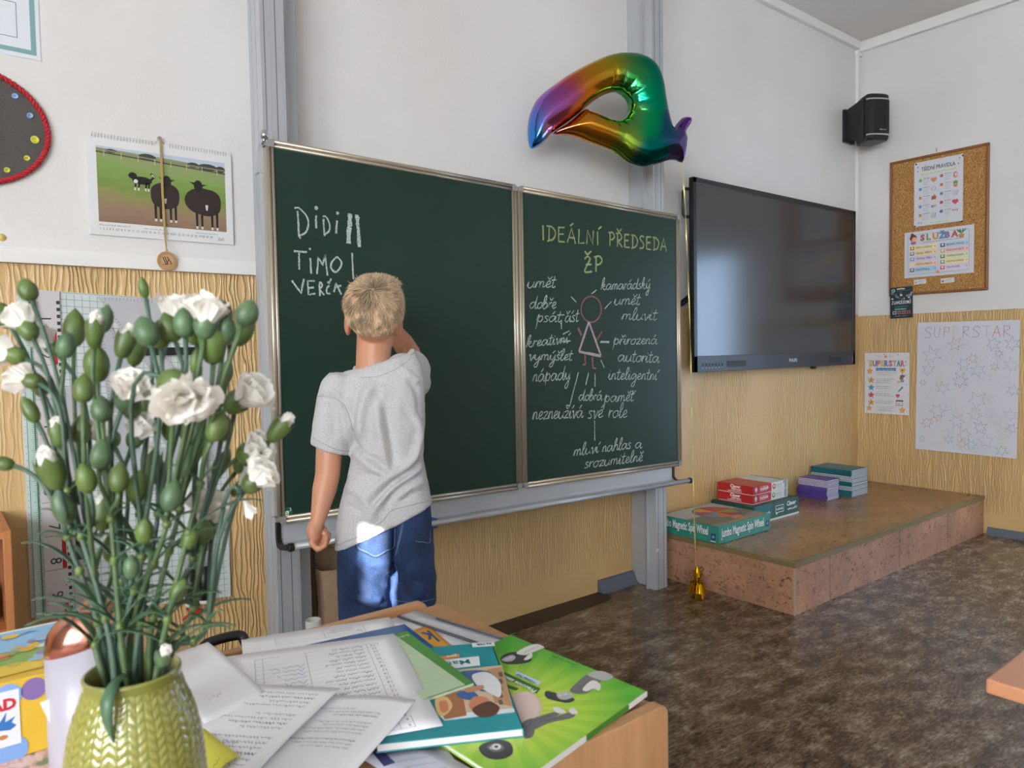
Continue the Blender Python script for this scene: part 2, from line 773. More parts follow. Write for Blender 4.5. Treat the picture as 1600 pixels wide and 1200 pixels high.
# trims: conduit under the ceiling, conduit in the corner, rail, skirting
M_TRIM = mat('white_plastic', '#e6e4e1', .4)
w = MB()
w.box((XL, YF-.03, ZC-.055), (XR-.045, YF-.001, ZC-.001), M_TRIM)
structure(w.build('trim_1', bevel=.003))
w = MB()
w.box((XR-.032, YB+.01, ZC-.068), (XR-.001, YF-.001, ZC-.001), M_TRIM)
structure(w.build('trim_2', bevel=.003))
w = MB()
w.box((XR-.055, YF-.022, 1.90), (XR-.033, YF-.001, ZC-.068), M_TRIM)
w.box((XR-.062, YF-.024, ZC-.098), (XR-.001, YF-.0005, ZC-.062), M_TRIM)
w.box((XR-.075, YF-.026, 1.885), (XR-.030, YF-.0005, 1.915), M_TRIM)
structure(w.build('trim_3', bevel=.002))
w = MB()
w.prism([(XL, YF-.022, 1.462), (.905, YF-.022, 1.4535), (.905, YF-.022, 1.498), (XL, YF-.022, 1.504)], (0, .0215, 0), M_TRIM)
w.prism([(.595, YF-.0225, 1.457), (.597, YF-.0225, 1.457), (.597, YF-.0225, 1.5), (.595, YF-.0225, 1.5)], (0, .01, 0), mat('joint_grey', '#8f8d8a', .6))
structure(w.build('trim_4'))
M_SKIRT = mat('skirting_grey', '#5f6775', .45)
w = MB()
w.prism([(2.50, YF-.001, 0), (2.50, YF-.045, 0), (2.50, YF-.03, .012), (2.50, YF-.012, .055), (2.50, YF-.001, .06)], (.40, 0, 0), M_SKIRT)
structure(w.build('baseboard_front'))
w = MB()
w.prism([(XR-.001, YB+.05, 0), (XR-.03, YB+.05, 0), (XR-.018, YB+.05, .012), (XR-.006, YB+.05, .042), (XR-.001, YB+.05, .045)], (0, 1.70-YB-.055, 0), M_SKIRT)
structure(w.build('baseboard_right'))
# bare dark strip where the old skirting was
w = MB()
w.add([(1.0, 2.505, .0015), (1.0, 2.385, .0015), (2.02, 2.378, .0015), (2.50, 2.394, .0015), (2.52, 2.505, .0015)], [(0, 1, 2, 3, 4)], mat('bare_floor_strip', '#3a2a1f', .55, bump=.3, scale=60, vary=.2))
structure(w.build('trim_5'))

# ================================================================== blackboard on its two columns
M_ALU = mat('aluminium', '#b3b6ba', .38, metal=.25)
M_ALUD = mat('aluminium_groove', '#6f7174', .5, metal=.3)


def column(label, prof, ribs, grooves, screw=None):
    z1 = 3.12
    t = thing('board_column', label, 'board column', (prof[0][0], YF, 0), 'aluminium blackboard columns')
    q = MB()
    q.prism([(x, y, 0) for x, y in prof], (0, 0, z1), M_ALU)
    q.build('post', parent=t, bevel=.0015)
    q = MB()
    for x, y, nx, ny in ribs:
        q.box((x-.0016, y-.0016, .001), (x+.0016, y+.003, z1), M_ALU)
    q.build('rib', parent=t)
    q = MB()
    for x, y in grooves:
        q.box((x-.0014, y-.0006, .001), (x+.0014, y+.004, z1), M_ALUD)
    q.build('groove', parent=t)
    if screw:
        q = MB()
        q.lathe([(.009, 0), (.009, .003), (.004, .005)], 14, screw, mat('screw_white', '#c9ccd0', .4), ax=(-.3, -1, 0))
        q.build('screw', parent=t)
    return t


column('aluminium column at the left edge of the blackboard',
       [(.90, YF-.001), (.90, 2.415), (.848, 2.415), (.850, 2.385), (.857, 2.337), (.943, 2.337), (.946, 2.38), (.998, 2.395), (1.0, YF-.001)],
       [(.860, 2.337, 0, 1), (.889, 2.337, 0, 1), (.928, 2.337, 0, 1), (.8495, 2.39, 0, 1), (.8535, 2.362, 0, 1)],
       [(.872, 2.337), (.908, 2.337), (.939, 2.337)])
column('aluminium column beside the wooden stage, right of the blackboard',
       [(2.75, YF-.001), (2.76, 2.398), (2.724, 2.398), (2.711, 2.378), (2.729, 2.378), (2.731, 2.337), (2.814, 2.337), (2.816, YF-.001)],
       [(2.7335, 2.337, 0, 1), (2.765, 2.337, 0, 1), (2.808, 2.337, 0, 1), (2.713, 2.378, 0, 1), (2.722, 2.378, 0, 1)],
       [(2.75, 2.337), (2.789, 2.337)], (2.741, 2.336, .20))

BT = .0171            # the board hangs slightly out of level
BO = Vector((.8407, 2.2658, .645))
board = thing('blackboard', 'wide green chalkboard of two framed panels on aluminium columns', 'blackboard', BO)
SLOPE = BT
M_GREEN = mat('board_green', '#22372f', .36, spec=.22, vary=.06, scale=3)
M_FRAME = mat('board_frame', '#b3a795', .33, metal=.55)
M_CORN = mat('board_corner_grey', '#8c8a88', .45)
BH = 1.208
FWD = .020


def bpt(u, v, lift=0):
    """point of the board's own frame under a pixel of the photo"""
    p = at_y(u, v, BO.y-lift)
    d = p-BO
    return (d.x, d.z+d.x*BT)


def panel(x0, x1, name):
    q = MB()
    q.box((x0+.012, .003, .012), (x1-.012, .026, BH-.012), M_GREEN)
    o = q.build(name, parent=board, local=True)
    fr = MB()
    r_ = .018
    for a, b_, ax in (((x0+r_, 0), (x1-r_, 0), 0), ((x0+r_, BH), (x1-r_, BH), 0), ((x0, r_), (x0, BH-r_), 1), ((x1, r_), (x1, BH-r_), 1)):
        for off, rad in ((0, .0075), (.013, .0060)):
            s = 1 if (a[ax ^ 1] == (x0 if ax else 0)) else -1
            da = [a[0], a[1]]
            db = [b_[0], b_[1]]
            da[ax ^ 1] += s*(off+.006)
            db[ax ^ 1] += s*(off+.006)
            fr.tube([(da[0], .003, da[1]), (db[0], .003, db[1])], rad, 8, M_FRAME)
        s = 1 if (a[ax ^ 1] == (x0 if ax else 0)) else -1
        lo, hi = list(a), list(b_)
        if s > 0:
            hi[ax ^ 1] += FWD
        else:
            lo[ax ^ 1] -= FWD
        fr.box((lo[0], .003, lo[1]), (hi[0], .03, hi[1]), M_FRAME)
    f = fr.build('frame', parent=o, local=True)
    for cx, cz, sx_, sz in ((x0, 0, 1, 1), (x1, 0, -1, 1), (x0, BH, 1, -1), (x1, BH, -1, -1)):
        cn = MB()
        pts = []
        for k in range(7):
            t = PI/2*k/6
            pts.append((cx+sx_*(r_-r_*math.sin(t)), cz+sz*(r_-r_*math.cos(t))))
        loop = [(p[0], -.0055, p[1]) for p in pts]+[(cx, -.0055, cz+sz*.024), (cx+sx_*.024, -.0055, cz+sz*.024), (cx+sx_*.024, -.0055, cz)]
        # loop runs from (cx+sx r, cz) round to (cx, cz+sz r), then the inner square
        cn.prism(loop, (0, .034, 0), M_CORN)
        cn.build('corner_cap', parent=o, local=True)
    return o


wingL = panel(0, .997, 'wing')
wingR = panel(1.003, 2.0, 'wing')
q = MB()
q.box((.01, .032, .005), (1.99, .056, BH-.005), M_FRAME)
q.box((-.012, .034, .02), (.012, .060, BH-.01), M_ALU)
for z in (.06, BH-.06):
    q.box((-.016, .030, z-.04), (.004, .064, z+.04), M_ALU)
q.build('carrier', parent=board, local=True)
q = MB()
q.lathe([(.0, -.014), (.011, -.010), (.014, 0), (.011, .010), (.006, .015), (0, .016)], 16, (0, .012, BH+.012), mat('chrome', '#c8cacc', .18, metal=1))
q.tube([(0, .012, BH), (0, .03, BH-.01)], .005, 8, mat('chrome', '#c8cacc'))
q.build('knob', parent=board, local=True)
# chalk tray: back plate curving forward into a rounded lip
q = MB()
prof = [(.036, -.004), (.030, -.004), (.030, -.055), (.022, -.066), (.004, -.072), (-.055, -.062), (-.066, -.060)]
prof2 = [(-.066, -.066), (-.055, -.068), (.004, -.079), (.026, -.073), (.036, -.058)]
q.prism([(0.02, y, z) for y, z in prof+prof2], (1.945, 0, 0), M_ALU)
q.tube([(0.02, -.070, -.061), (1.965, -.070, -.061)], .0105, 14, M_ALU)
tray = q.build('tray', parent=board, local=True)
M_BLACK = mat('black_plastic', '#17171a', .38)
for x in (.004, 1.965):
    q = MB()
    q.prism([(x, y, z) for y, z in [(.040, -.002), (.024, -.002), (.024, -.052), (.016, -.062), (.002, -.067), (-.066, -.052), (-.068, -.072), (.002, -.084), (.03, -.080), (.040, -.06)]], (.014, 0, 0), M_BLACK)
    q.tube([(x, -.070, -.061), (x+.016, -.070, -.061)], .0135, 14, M_BLACK)
    q.build('end_cap', parent=tray, local=True, bevel=.0015)

# ------------------------------------------------------------------ chalk writing (part of the board)
GL = {
 'a': (.95, [[(.7, .85), (.35, 1), (.05, .55), (.2, .05), (.5, .2), (.75, .95), (.72, .3), (.85, 0), (1.0, .25)]]),
 'b': (.72, [[(0, .2), (.35, 1.4), (.3, 2.1), (.12, 1.6), (.1, .1), (.45, .05), (.6, .6), (.4, .95), (.15, .6)]]),
 'd': (1.0, [[(.7, .85), (.35, 1), (.05, .5), (.25, .02), (.6, .4), (.85, 2.0), (.76, .3), (.9, 0), (1.05, .2)]]),
 'e': (.62, [[(0, .3), (.42, .6), (.48, .95), (.25, 1), (.1, .5), (.25, .03), (.65, .25)]]),
 'g': (.85, [[(.7, .85), (.35, 1), (.05, .5), (.3, .1), (.7, .8), (.65, -.8), (.4, -1.2), (.25, -.8), (.85, .15)]]),
 'h': (.8, [[(0, .2), (.35, 1.5), (.3, 2.1), (.12, 1.5), (.1, 0), (.15, .6), (.45, 1), (.6, .7), (.6, .1), (.8, .2)]]),
 'i': (.42, [[(0, .3), (.15, 1), (.15, .2), (.28, 0), (.42, .25)]]),
 'k': (.82, [[(0, .2), (.35, 1.5), (.3, 2.1), (.12, 1.5), (.1, 0), (.12, .6), (.5, 1), (.5, .6), (.2, .55), (.6, 0), (.82, .2)]]),
 'l': (.46, [[(0, .2), (.35, 1.4), (.3, 2.1), (.12, 1.6), (.15, .2), (.3, 0), (.46, .2)]]),
 'm': (1.08, [[(0, .1), (.14, 1), (.12, 0), (.2, .8), (.42, 1), (.48, .6), (.48, 0), (.56, .8), (.78, 1), (.86, .6), (.86, .1), (1.08, .2)]]),
 'n': (.72, [[(0, .1), (.14, 1), (.12, 0), (.2, .8), (.42, 1), (.5, .6), (.5, .1), (.72, .2)]]),
 'o': (.72, [[(.4, 1), (.05, .6), (.2, .02), (.55, .2), (.6, .8), (.4, 1), (.72, .85)]]),
 'p': (.78, [[(0, .3), (.18, 1.25), (.12, -1.2), (.16, .6), (.45, 1), (.65, .6), (.45, .05), (.2, .2)]]),
 'r': (.52, [[(0, .2), (.14, 1.1), (.12, 0), (.2, .75), (.5, 1)]]),
 's': (.55, [[(.46, .88), (.25, 1), (.1, .76), (.4, .38), (.34, .04), (.04, .08)]]),
 't': (.5, [[(.22, 1.8), (.16, .2), (.33, 0), (.5, .2)], [(-.08, 1.15), (.48, 1.22)]]),
 'u': (.82, [[(0, .3), (.12, 1), (.12, .2), (.35, 0), (.6, .4), (.66, 1), (.65, .2), (.82, .1)]]),
 'v': (.62, [[(0, .8), (.14, 1), (.25, .1), (.35, 0), (.55, .8), (.66, .9)]]),
 'y': (.8, [[(0, .3), (.12, 1), (.15, .3), (.35, .1), (.6, .6), (.66, 1), (.6, -.8), (.35, -1.2), (.22, -.8), (.8, .25)]]),
 'z': (.66, [[(.05, .85), (.3, 1), (.55, .9), (.1, .05), (.35, .1), (.66, .08)]]),
 'c': (.6, [[(.5, .9), (.3, 1), (.06, .5), (.25, .02), (.6, .3)]]),
 'I': (.45, [[(.2, 1), (.2, 0)]]),
 'D': (.8, [[(.2, 1), (.18, .05)], [(.02, .98), (.4, .95), (.68, .6), (.5, .15), (.05, -.03)]]),
 'E': (.72, [[(.12, 1), (.1, 0)], [(.1, .97), (.58, 1)], [(.12, .52), (.5, .55)], [(.1, .02), (.58, .02)]]),
 'A': (.85, [[(.05, 0), (.4, 1), (.7, -.05)], [(.18, .36), (.66, .34)]]),
 'L': (.65, [[(.15, 1), (.1, 0), (.55, .08)]]),
 'N': (.8, [[(.1, 0), (.16, 1), (.6, .05), (.66, 1)]]),
 'P': (.72, [[(.18, 1), (.15, 0)], [(.02, .97), (.4, 1.03), (.6, .75), (.4, .5), (.18, .47)]]),
 'R': (.76, [[(.18, 1), (.15, 0)], [(.02, .97), (.4, 1.03), (.58, .75), (.4, .5), (.18, .47), (.62, 0)]]),
 'S': (.7, [[(.55, .92), (.3, 1), (.12, .78), (.48, .4), (.4, .08), (.08, .03)]]),
 'Z': (.75, [[(.1, .85), (.3, 1.02), (.48, .85), (.3, .5), (.1, .02), (.62, .02)], [(.18, .46), (.58, .5)]]),
 ' ': (.45, []), ',': (.3, [[(.12, .1), (.02, -.35)]]),
}
ACC = {'á': ('a', 1), 'é': ('e', 1), 'í': ('i', 1), 'ý': ('y', 1), 'Á': ('A', 1), 'Í': ('I', 1), 'ě': ('e', 2), 'ř': ('r', 2), 'š': ('s', 2), 'č': ('c', 2), 'ž': ('z', 2), 'Ř': ('R', 2), 'Ž': ('Z', 2), 'ť': ('t', 2)}


def chalk_mat(name, c):
    m, nt, b, N, L = nodes(name)
    tc = N('TexCoord')
    nz = N('TexNoise', Scale=420.0, Detail=3.0)
    L(tc.outputs['Object'], nz.inputs['Vector'])
    r = ramp_of(N, [(.38, (.03, .05, .045)), (.52, c)])
    L(nz.outputs['Fac'], r.inputs['Fac'])
    L(r.outputs['Color'], b.inputs['Base Color'])
    b.inputs['Roughness'].default_value = .9
    return m


CH_W = chalk_mat('chalk_white', '#c2cfc9')
CH_Y = chalk_mat('chalk_yellow', '#a9b878')
CH_R = chalk_mat('chalk_red', '#a0605f')
CH_P = chalk_mat('chalk_pink', '#c0acb4')


class Chalk:
    def __init__(self, parent):
        self.mb, self.parent, self.k = MB(), parent, 0

    def stroke(self, pts, w, m):
        """pts in the board's frame (x, z)"""
        k = self.k = (self.k+1) % 7
        y = .0022-.00008*k
        P = [Vector((p[0], 0, p[1])) for p in pts]
        vs, fs = [], []
        for i, p in enumerate(P):
            d = P[min(i+1, len(P)-1)]-P[max(i-1, 0)]
            d = d.normalized() if d.length > 1e-8 else Vector((1, 0, 0))
            nn = Vector((-d.z, 0, d.x))*w/2*random.uniform(.75, 1.15)
            vs += [(p.x+nn.x, y, p.z+nn.z), (p.x-nn.x, y, p.z-nn.z)]
        for i in range(len(P)-1):
            fs.append((2*i, 2*i+1, 2*i+3, 2*i+2))
        self.mb.add(vs, fs, m)

    def px(self, pts, w, m, smooth=False):
        q = [bpt(u, v) for u, v in pts]
        q = [(p[0], p[1]) for p in q]
        if smooth:
            q = [(p.x, p.y) for p in smooth_path([(a, b_, 0) for a, b_ in q], 5)]
        else:
            r_ = []
            for a, b_ in zip(q[:-1], q[1:]):
                for j in range(4):
                    t = j/4
                    r_.append((a[0]+(b_[0]-a[0])*t+random.uniform(-.0006, .0006), a[1]+(b_[1]-a[1])*t+random.uniform(-.0006, .0006)))
            r_.append(q[-1])
            q = r_
        self.stroke(q, w, m)

    def word(self, s, p0, p1, xh, w, m, caps=False):
        a, b_ = bpt(*p0), bpt(*p1)
        top = bpt(p0[0], p0[1]-xh)
        H = top[1]-a[1]
        adv = 0
        items = []
        for ch in s:
            base, acc = ACC.get(ch, (ch, 0))
            g = GL[base]
            items.append((adv, base, acc, g))
            adv += g[0]
        sx_ = (b_[0]-a[0])/adv
        sl_ = (b_[1]-a[1])/adv
        sh = 0 if caps else .16
        for off, base, acc, g in items:
            st = list(g[1])
            top_ = 1.15 if caps else 1.3
            if base == 'i' and not acc:
                st = st+[[(.17, 1.35), (.19, 1.5)]]
            if acc == 1:
                st = st+[[(.3, top_), (.55, top_+.45)]] if not caps else st+[[(.28, top_), (.55, top_+.22)]]
            if acc == 2:
                e = .45 if not caps else .22
                st = st+[[(.12, top_+e), (.3, top_), (.58, top_+e)]]
            for s_ in st:
                pts = [(x+sh*y, y) for x, y in s_]
                if len(pts) > 2 and not (caps and base in 'AELN'):
                    pts = [(p.x, p.y) for p in smooth_path([(x, y, 0) for x, y in pts], 4)]
                self.stroke([(a[0]+(off+x)*sx_+random.uniform(-.0005, .0005), a[1]+(off+x)*sl_+y*H) for x, y in pts], w, m)

    def done(self, name='chalk_word'):
        if self.mb.v:
            self.mb.build(name, parent=self.parent, local=True)
        self.mb = MB()


c = Chalk(wingL)


def L_(pts):
    return [(430+x/6.4, 300+y/6.4) for x, y in pts]


tw = .0062
LEFT = [
 ([[(195, 160), (240, 160), (310, 230), (335, 310), (310, 400), (245, 435)], [(480, 245), (515, 250), (548, 330), (540, 390), (495, 425)], [(400, 158), (412, 148), (424, 158), (412, 170), (400, 158)], [(616, 210), (626, 202), (636, 211), (626, 220), (616, 210)]],
  [[(225, 190), (235, 330), (240, 440), (255, 465)], [(485, 265), (490, 350), (495, 440)], [(412, 230), (410, 300), (413, 362)], [(622, 285), (612, 415)]]),
 ([[(620, 645), (570, 700), (562, 760), (605, 800), (650, 760), (665, 700), (620, 645)]],
  [[(190, 592), (320, 598)], [(240, 600), (242, 775)], [(340, 575), (356, 560)], [(345, 560), (350, 580)], [(353, 660), (362, 815)], [(420, 822), (435, 650), (478, 735), (500, 625), (527, 835)]]),
 ([[(440, 905), (465, 910), (470, 945), (448, 975), (495, 1030)], [(545, 935), (520, 960), (520, 1010), (555, 1015)]],
  [[(170, 885), (262, 1010), (290, 868)], [(405, 1015), (335, 1025), (328, 890), (400, 890)], [(335, 960), (390, 955)], [(445, 915), (450, 1040)], [(525, 895), (540, 912), (562, 865)], [(590, 1000), (610, 910), (665, 1025)], [(595, 960), (665, 935)]]),
]
for curved, straight in LEFT:
    for st in curved:
        c.px(L_(st), tw, CH_W, True)
    for st in straight:
        c.px(L_(st), tw, CH_W)
    c.done()
c.px(L_([(752, 215), (748, 330), (738, 400), (738, 515)]), .016, CH_W)
c.done('chalk_stroke')
c.px(L_([(818, 225), (824, 300), (832, 370), (845, 550)]), .013, CH_W)
c.px(L_([(838, 250), (828, 300), (828, 360)]), .008, CH_W)
c.done('chalk_stroke')
c.px(L_([(772, 608), (778, 740), (785, 870)]), tw, CH_W)
c.done('chalk_stroke')
sh = Sheet((0, .0024, 0), (1, 0, 0), (0, 0, 1), (0, -1, 0), c.mb)
p = bpt(450, 801)
sh.disc(p[0], p[1], .017, ink('#1d5534'), 1)
p = bpt(444.5, 806.5)
sh.text('e', p[0], p[1], .034, ink('#cfe6d4'), 2, bold=.01, slant=.2)
p = bpt(452.5, 799)
sh.text('3', p[0], p[1], .017, ink('#cfe6d4'), 2)
c.done('maker_mark')

c = Chalk(wingR)
c.word('IDEÁLNÍ', (845, 375), (939, 383.5), 23.5, .0075, CH_Y, True)
c.done()
c.word('PŘEDSEDA', (951, 384), (1044, 392.5), 21, .0075, CH_Y, True)
c.done()
c.word('ŽP', (912, 425), (944, 424.5), 24, .0085, CH_Y, True)
c.done()
for s, a, b_, xh in (('umět', (823, 450), (868, 449), 10), ('dobře', (827, 482), (869, 482), 10), ('psát,', (838, 503), (881, 503), 9.5), ('číst', (882.5, 504), (904, 502), 10),
                     ('kreativní', (822, 543), (888, 535.5), 9), ('vymýšlet', (826, 563), (894, 563), 9), ('nápady', (832, 597), (891, 593), 11.5), ('kamarádský', (939, 453), (1016, 451), 9),
                     ('umět', (959, 476.5), (1000, 476), 9.5), ('mluvit', (971, 500), (1026, 500), 9.5), ('přirozená', (958, 538.5), (1027, 537.8), 9), ('autorita', (965, 564.5), (1030, 566.5), 10),
                     ('inteligentní', (950, 593), (1027, 593.5), 9.5), ('dobrá', (904, 626), (941, 625.5), 9), ('paměť', (944, 628.7), (990, 626.5), 9.5), ('nezneužívá', (832, 656), (911, 652.6), 12),
                     ('své', (918.5, 654), (942, 652.5), 12), ('role', (950, 652.6), (980, 652.6), 11.5), ('mluví', (896, 713), (935, 707), 9.5), ('nahlas', (941, 707), (986, 701), 9.5), ('a', (992, 700.5), (1003, 700.5), 9),
                     ('srozumitelně', (913, 732), (1004, 720.5), 9.5)):
    c.word(s, a, b_, xh, .0042, CH_W)
    c.done()


def B_(pts):
    return [(800+x/2.727, 320+y/2.727) for x, y in pts]


for st in ([(340, 380), (362, 362)], [(397, 442), (425, 412)], [(253, 392), (275, 415)], [(380, 662), (395, 695)], [(212, 490), (212, 530)], [(218, 552), (246, 536)], [(355, 720), (355, 775)],
           [(328, 715), (316, 768)], [(284, 715), (248, 855), (232, 855)], [(353, 920), (354, 1005)], [(210, 582), (252, 580)], [(195, 470), (225, 468)]):
    c.px(B_(st), .0048, CH_W)
    c.done('chalk_stroke')
c.px(B_([(378, 584), (416, 585)]), .008, CH_W)
c.done('chalk_stroke')
c.px(B_([(339+43*math.cos(2*PI*k/24), 445+55*math.sin(2*PI*k/24)) for k in range(25)]), .007, CH_R, True)
for st, wd in (([(329, 500), (287, 625)], .011), ([(329, 500), (380, 642)], .012), ([(287, 625), (380, 645)], .012)):
    c.px(B_(st), wd, CH_P)
for st, wd in (([(283, 525), (298, 557)], .012), ([(385, 540), (362, 578)], .007), ([(312, 638), (314, 680), (302, 682)], .008), ([(344, 648), (346, 695), (360, 697)], .008)):
    c.px(B_(st), wd, CH_R)
c.done('chalk_figure')

SLOPE = 0
# sponge in the tray
p0 = at_y(676, 815, 2.225)
q = MB()
q.box((p0.x-.075, 2.205, p0.z-.022), (p0.x+.012, 2.262, p0.z+.014), mat('sponge_blue', '#2f6fb8', .9, bump=.8, scale=160))
tag(q.build('sponge', bevel=.006), 'blue sponge lying in the chalk tray beside the boy', 'sponge')

# ================================================================== interactive screen
ty = 2.40
TV = [at_y(1079, 275, ty), at_y(1335, 331, ty), at_y(1335, 571, ty), at_y(1084, 580, ty)]
tx0, tx1 = 3.110, 4.813
tz0, tz1 = 1.055, 2.064
t = thing('display_screen', 'large black touch display mounted on the wall right of the blackboard', 'television', (tx0, ty, tz0))
M_TVF = mat('display_black', '#121216', .36)
M_TVG = mat('display_glass', (.020, .021, .024), .19, spec=.9, coat=.0)
q = MB()
q.box((tx0, ty, tz0), (tx1, ty+.022, tz1), M_TVF)
q.box((tx0+.10, ty+.022, tz0+.06), (tx1-.10, ty+.075, tz1-.10), M_TVF)
q.box((tx0+.25, ty+.075, tz0+.2), (tx1-.25, YF-.001, tz1-.2), M_TVF)
q.build('housing', parent=t, bevel=.004)
bz = .085
q = MB()
q.box((tx0+.028, ty-.003, tz0+bz), (tx1-.028, ty+.002, tz1-.028), M_TVG)
q.build('screen', parent=t)
q = MB()
q.box((tx0, ty-.008, tz1-.028), (tx1, ty+.001, tz1), M_TVF)
q.box((tx0, ty-.008, tz0), (tx0+.028, ty+.001, tz1), M_TVF)
q.box((tx1-.028, ty-.008, tz0), (tx1, ty+.001, tz1), M_TVF)
q.box((tx0, ty-.008, tz0), (tx1, ty+.001, tz0+bz), mat('display_strip', '#25272e', .38))
q.build('bezel', parent=t, bevel=.002)
s = Sheet((tx0, ty-.0083, tz0), (1, 0, 0), (0, 0, 1), (0, -1, 0))
s.text('PHILIPS', .90, .035, .028, ink('#c4c8d0'), 1, bold=.02)
s.mb.build('logo', parent=t)
s.mb = MB()
for k in range(7):
    s.rect(.065+k*.028, .028, .078+k*.028, .044, ink('#0a0a0c'), 1)
    s.rect(.067+k*.028, .018, .074+k*.028, .024, ink('#7e8288'), 1)
    s.mb.build('button', parent=t)
    s.mb = MB()
s.rect(.28, .02, .46, .055, ink('#16181d'), 1)
s.mb.build('sound_slot', parent=t)
s.mb = MB()
s.rect(1.36, .02, 1.52, .055, ink('#16181d'), 1)
s.mb.build('sound_slot', parent=t)
s.mb = MB()
s.rect(1.61, .03, 1.613, .045, ink('#9a9ea6'), 1)
s.mb.build('marking', parent=t)
s.mb = MB()
s.rect(1.66, .025, 1.668, .05, ink('#8a8d94'), 1)
s.mb.build('marking', parent=t)
q = MB()
hp = [(tx0+.004, ty+.014, 2.005), (tx0-.024, ty+.03, 2.005), (tx0-.034, ty+.03, 1.99), (tx0-.034, ty+.03, 1.875), (tx0-.024, ty+.03, 1.862), (tx0+.004, ty+.014, 1.862)]
q.tube(hp, .0085, 10, M_BLACK)
q.build('handle', parent=t)
q = MB()
q.tube([(tx0+.11, ty+.05, 1.500), (tx0-.01, ty+.055, 1.43), (tx0-.055, ty+.06, 1.405)], .010, 8, M_BLACK)
q.tube([(tx0+.11, ty+.05, 1.480), (tx0-.008, ty+.055, 1.41), (tx0-.05, ty+.06, 1.40)], .006, 8, M_BLACK)
q.build('cable', parent=t)
q = MB()
q.lathe([(.02, 0), (.018, .016), (.0, .02)], 14, (tx0+1.24, ty+.03, tz0+.001), M_BLACK, ax=(0, 0, -1))
q.build('sensor', parent=t)

# ================================================================== loudspeaker in the corner
sc = at_d(1358, 190, 4.80)
t = thing('loudspeaker', 'black loudspeaker mounted high in the corner beside the cork board', 'loudspeaker', (sc.x, sc.y, sc.z-.155))
fwd = Vector((-.50, -.866, 0)).normalized()
rt = Vector((-fwd.y, fwd.x, 0)) if False else Vector((fwd.y*-1, fwd.x, 0))
rt = Vector((.866, -.50, 0)).normalized()
up = Vector((0, 0, 1))
M_SPK = mat('speaker_black', '#141416', .45, bump=.2, scale=120)
M_GRL = mat('speaker_grille', '#0f0f11', .6, bump=.5, scale=500)


def spk(x, d, z):
    return sc+rt*x+fwd*d+up*z


q = MB()
prof = [(-.070, .02), (-.078, .085), (-.070, .100), (-.042, .109), (0, .112), (.042, .109), (.070, .100), (.078, .085), (.070, .02), (.05, -.06), (-.05, -.06)]
q.loft([[spk(x*s_, d*s_+.0, z) for x, d in prof] for z, s_ in ((-.148, .90), (-.135, .98), (-.10, 1), (.10, 1), (.135, .98), (.148, .90))], M_SPK, smooth=False)
q.build('cabinet', parent=t, bevel=.004)
q = MB()
q.prism([spk(x*1.02, d*1.02, -.108) for x, d in [(-.078, .085), (-.070, .100), (-.042, .109), (0, .112), (.042, .109), (.070, .100), (.078, .085), (0, .05)]], up*.216, M_GRL)
q.build('grille', parent=t)
M_SIL = mat('silver_strip', '#c3c6c9', .3, metal=.6)
for z in (-.1165, .1085):
    q = MB()
    q.prism([spk(x*1.03, d*1.03, z) for x, d in [(-.078, .085), (-.070, .100), (-.042, .109), (0, .112), (.042, .109), (.070, .100), (.078, .085), (0, .05)]], up*.008, M_SIL)
    q.build('trim_strip', parent=t)
s = Sheet(spk(-.005, .1165, -.088), rt, up, fwd)
s.scrawl(0, 0, .045, .009, ink('#b9bcc0'), 1, .0022)
s.mb.build('badge', parent=t)
q = MB()
kx_ = at_y(1321, 200, YF-.02)
q.tube([spk(0, -.05, .05), Vector((kx_.x+.06, YF-.012, spk(0, 0, .05).z))], .016, 10, M_SPK)
q.box((kx_.x-.004, YF-.022, sc.z-.10), (kx_.x+.12, YF-.001, sc.z+.115), M_BLACK)
q.prism([spk(-.080, .06, -.13), spk(-.072, .0, -.13), Vector((kx_.x, YF-.022, sc.z-.085)), Vector((kx_.x, YF-.022, sc.z+.105)), spk(-.072, .0, .13), spk(-.080, .06, .13)], rt*.02, M_BLACK)
q.build('bracket', parent=t)

# ================================================================== right wall: cork board and its papers
UX = Vector((0, -1, 0))      # to the right as seen on this wall
UZ = Vector((0, 0, 1))
NX = Vector((-1, 0, 0))
cy0, cy1, cz0, cz1 = 2.292, 1.705, 1.506, 2.397
m, nt, b, N, L = nodes('cork')
tc = N('TexCoord')
vz = N('TexVoronoi', Scale=190.0)
nz = N('TexNoise', Scale=160.0, Detail=4.0)
L(tc.outputs['Object'], vz.inputs['Vector'])
L(tc.outputs['Object'], nz.inputs['Vector'])
r = ramp_of(N, [(.30, '#6d4a28'), (.45, '#a4743c'), (.62, '#b98a4e'), (.75, '#d0aa74')])
mxx = N('Math', operation='MULTIPLY_ADD')
mxx.inputs[1].default_value = .25
sepc = N('SeparateColor')
L(vz.outputs['Color'], sepc.inputs[0])
L(sepc.outputs[0], mxx.inputs[0])
ss = N('Math', operation='SUBTRACT')
L(nz.outputs['Fac'], ss.inputs[0])
ss.inputs[1].default_value = .10
L(ss.outputs[0], mxx.inputs[2])
L(mxx.outputs[0], r.inputs['Fac'])
L(r.outputs['Color'], b.inputs['Base Color'])
b.inputs['Roughness'].default_value = .85
M_CORK = m
M_CFR = wood('cork_frame_wood', '#7c4c2c', '#955f38', .45, 2)
t = thing('cork_board', 'wood-framed cork notice board on the right wall under the ceiling', 'notice board', (XR, cy0, cz0))
q = MB()
q.box((XR-.014, cy1+.01, cz0+.01), (XR-.001, cy0-.01, cz1-.01), M_CORK)
q.build('cork', parent=t)
q = MB()
fw_ = .017
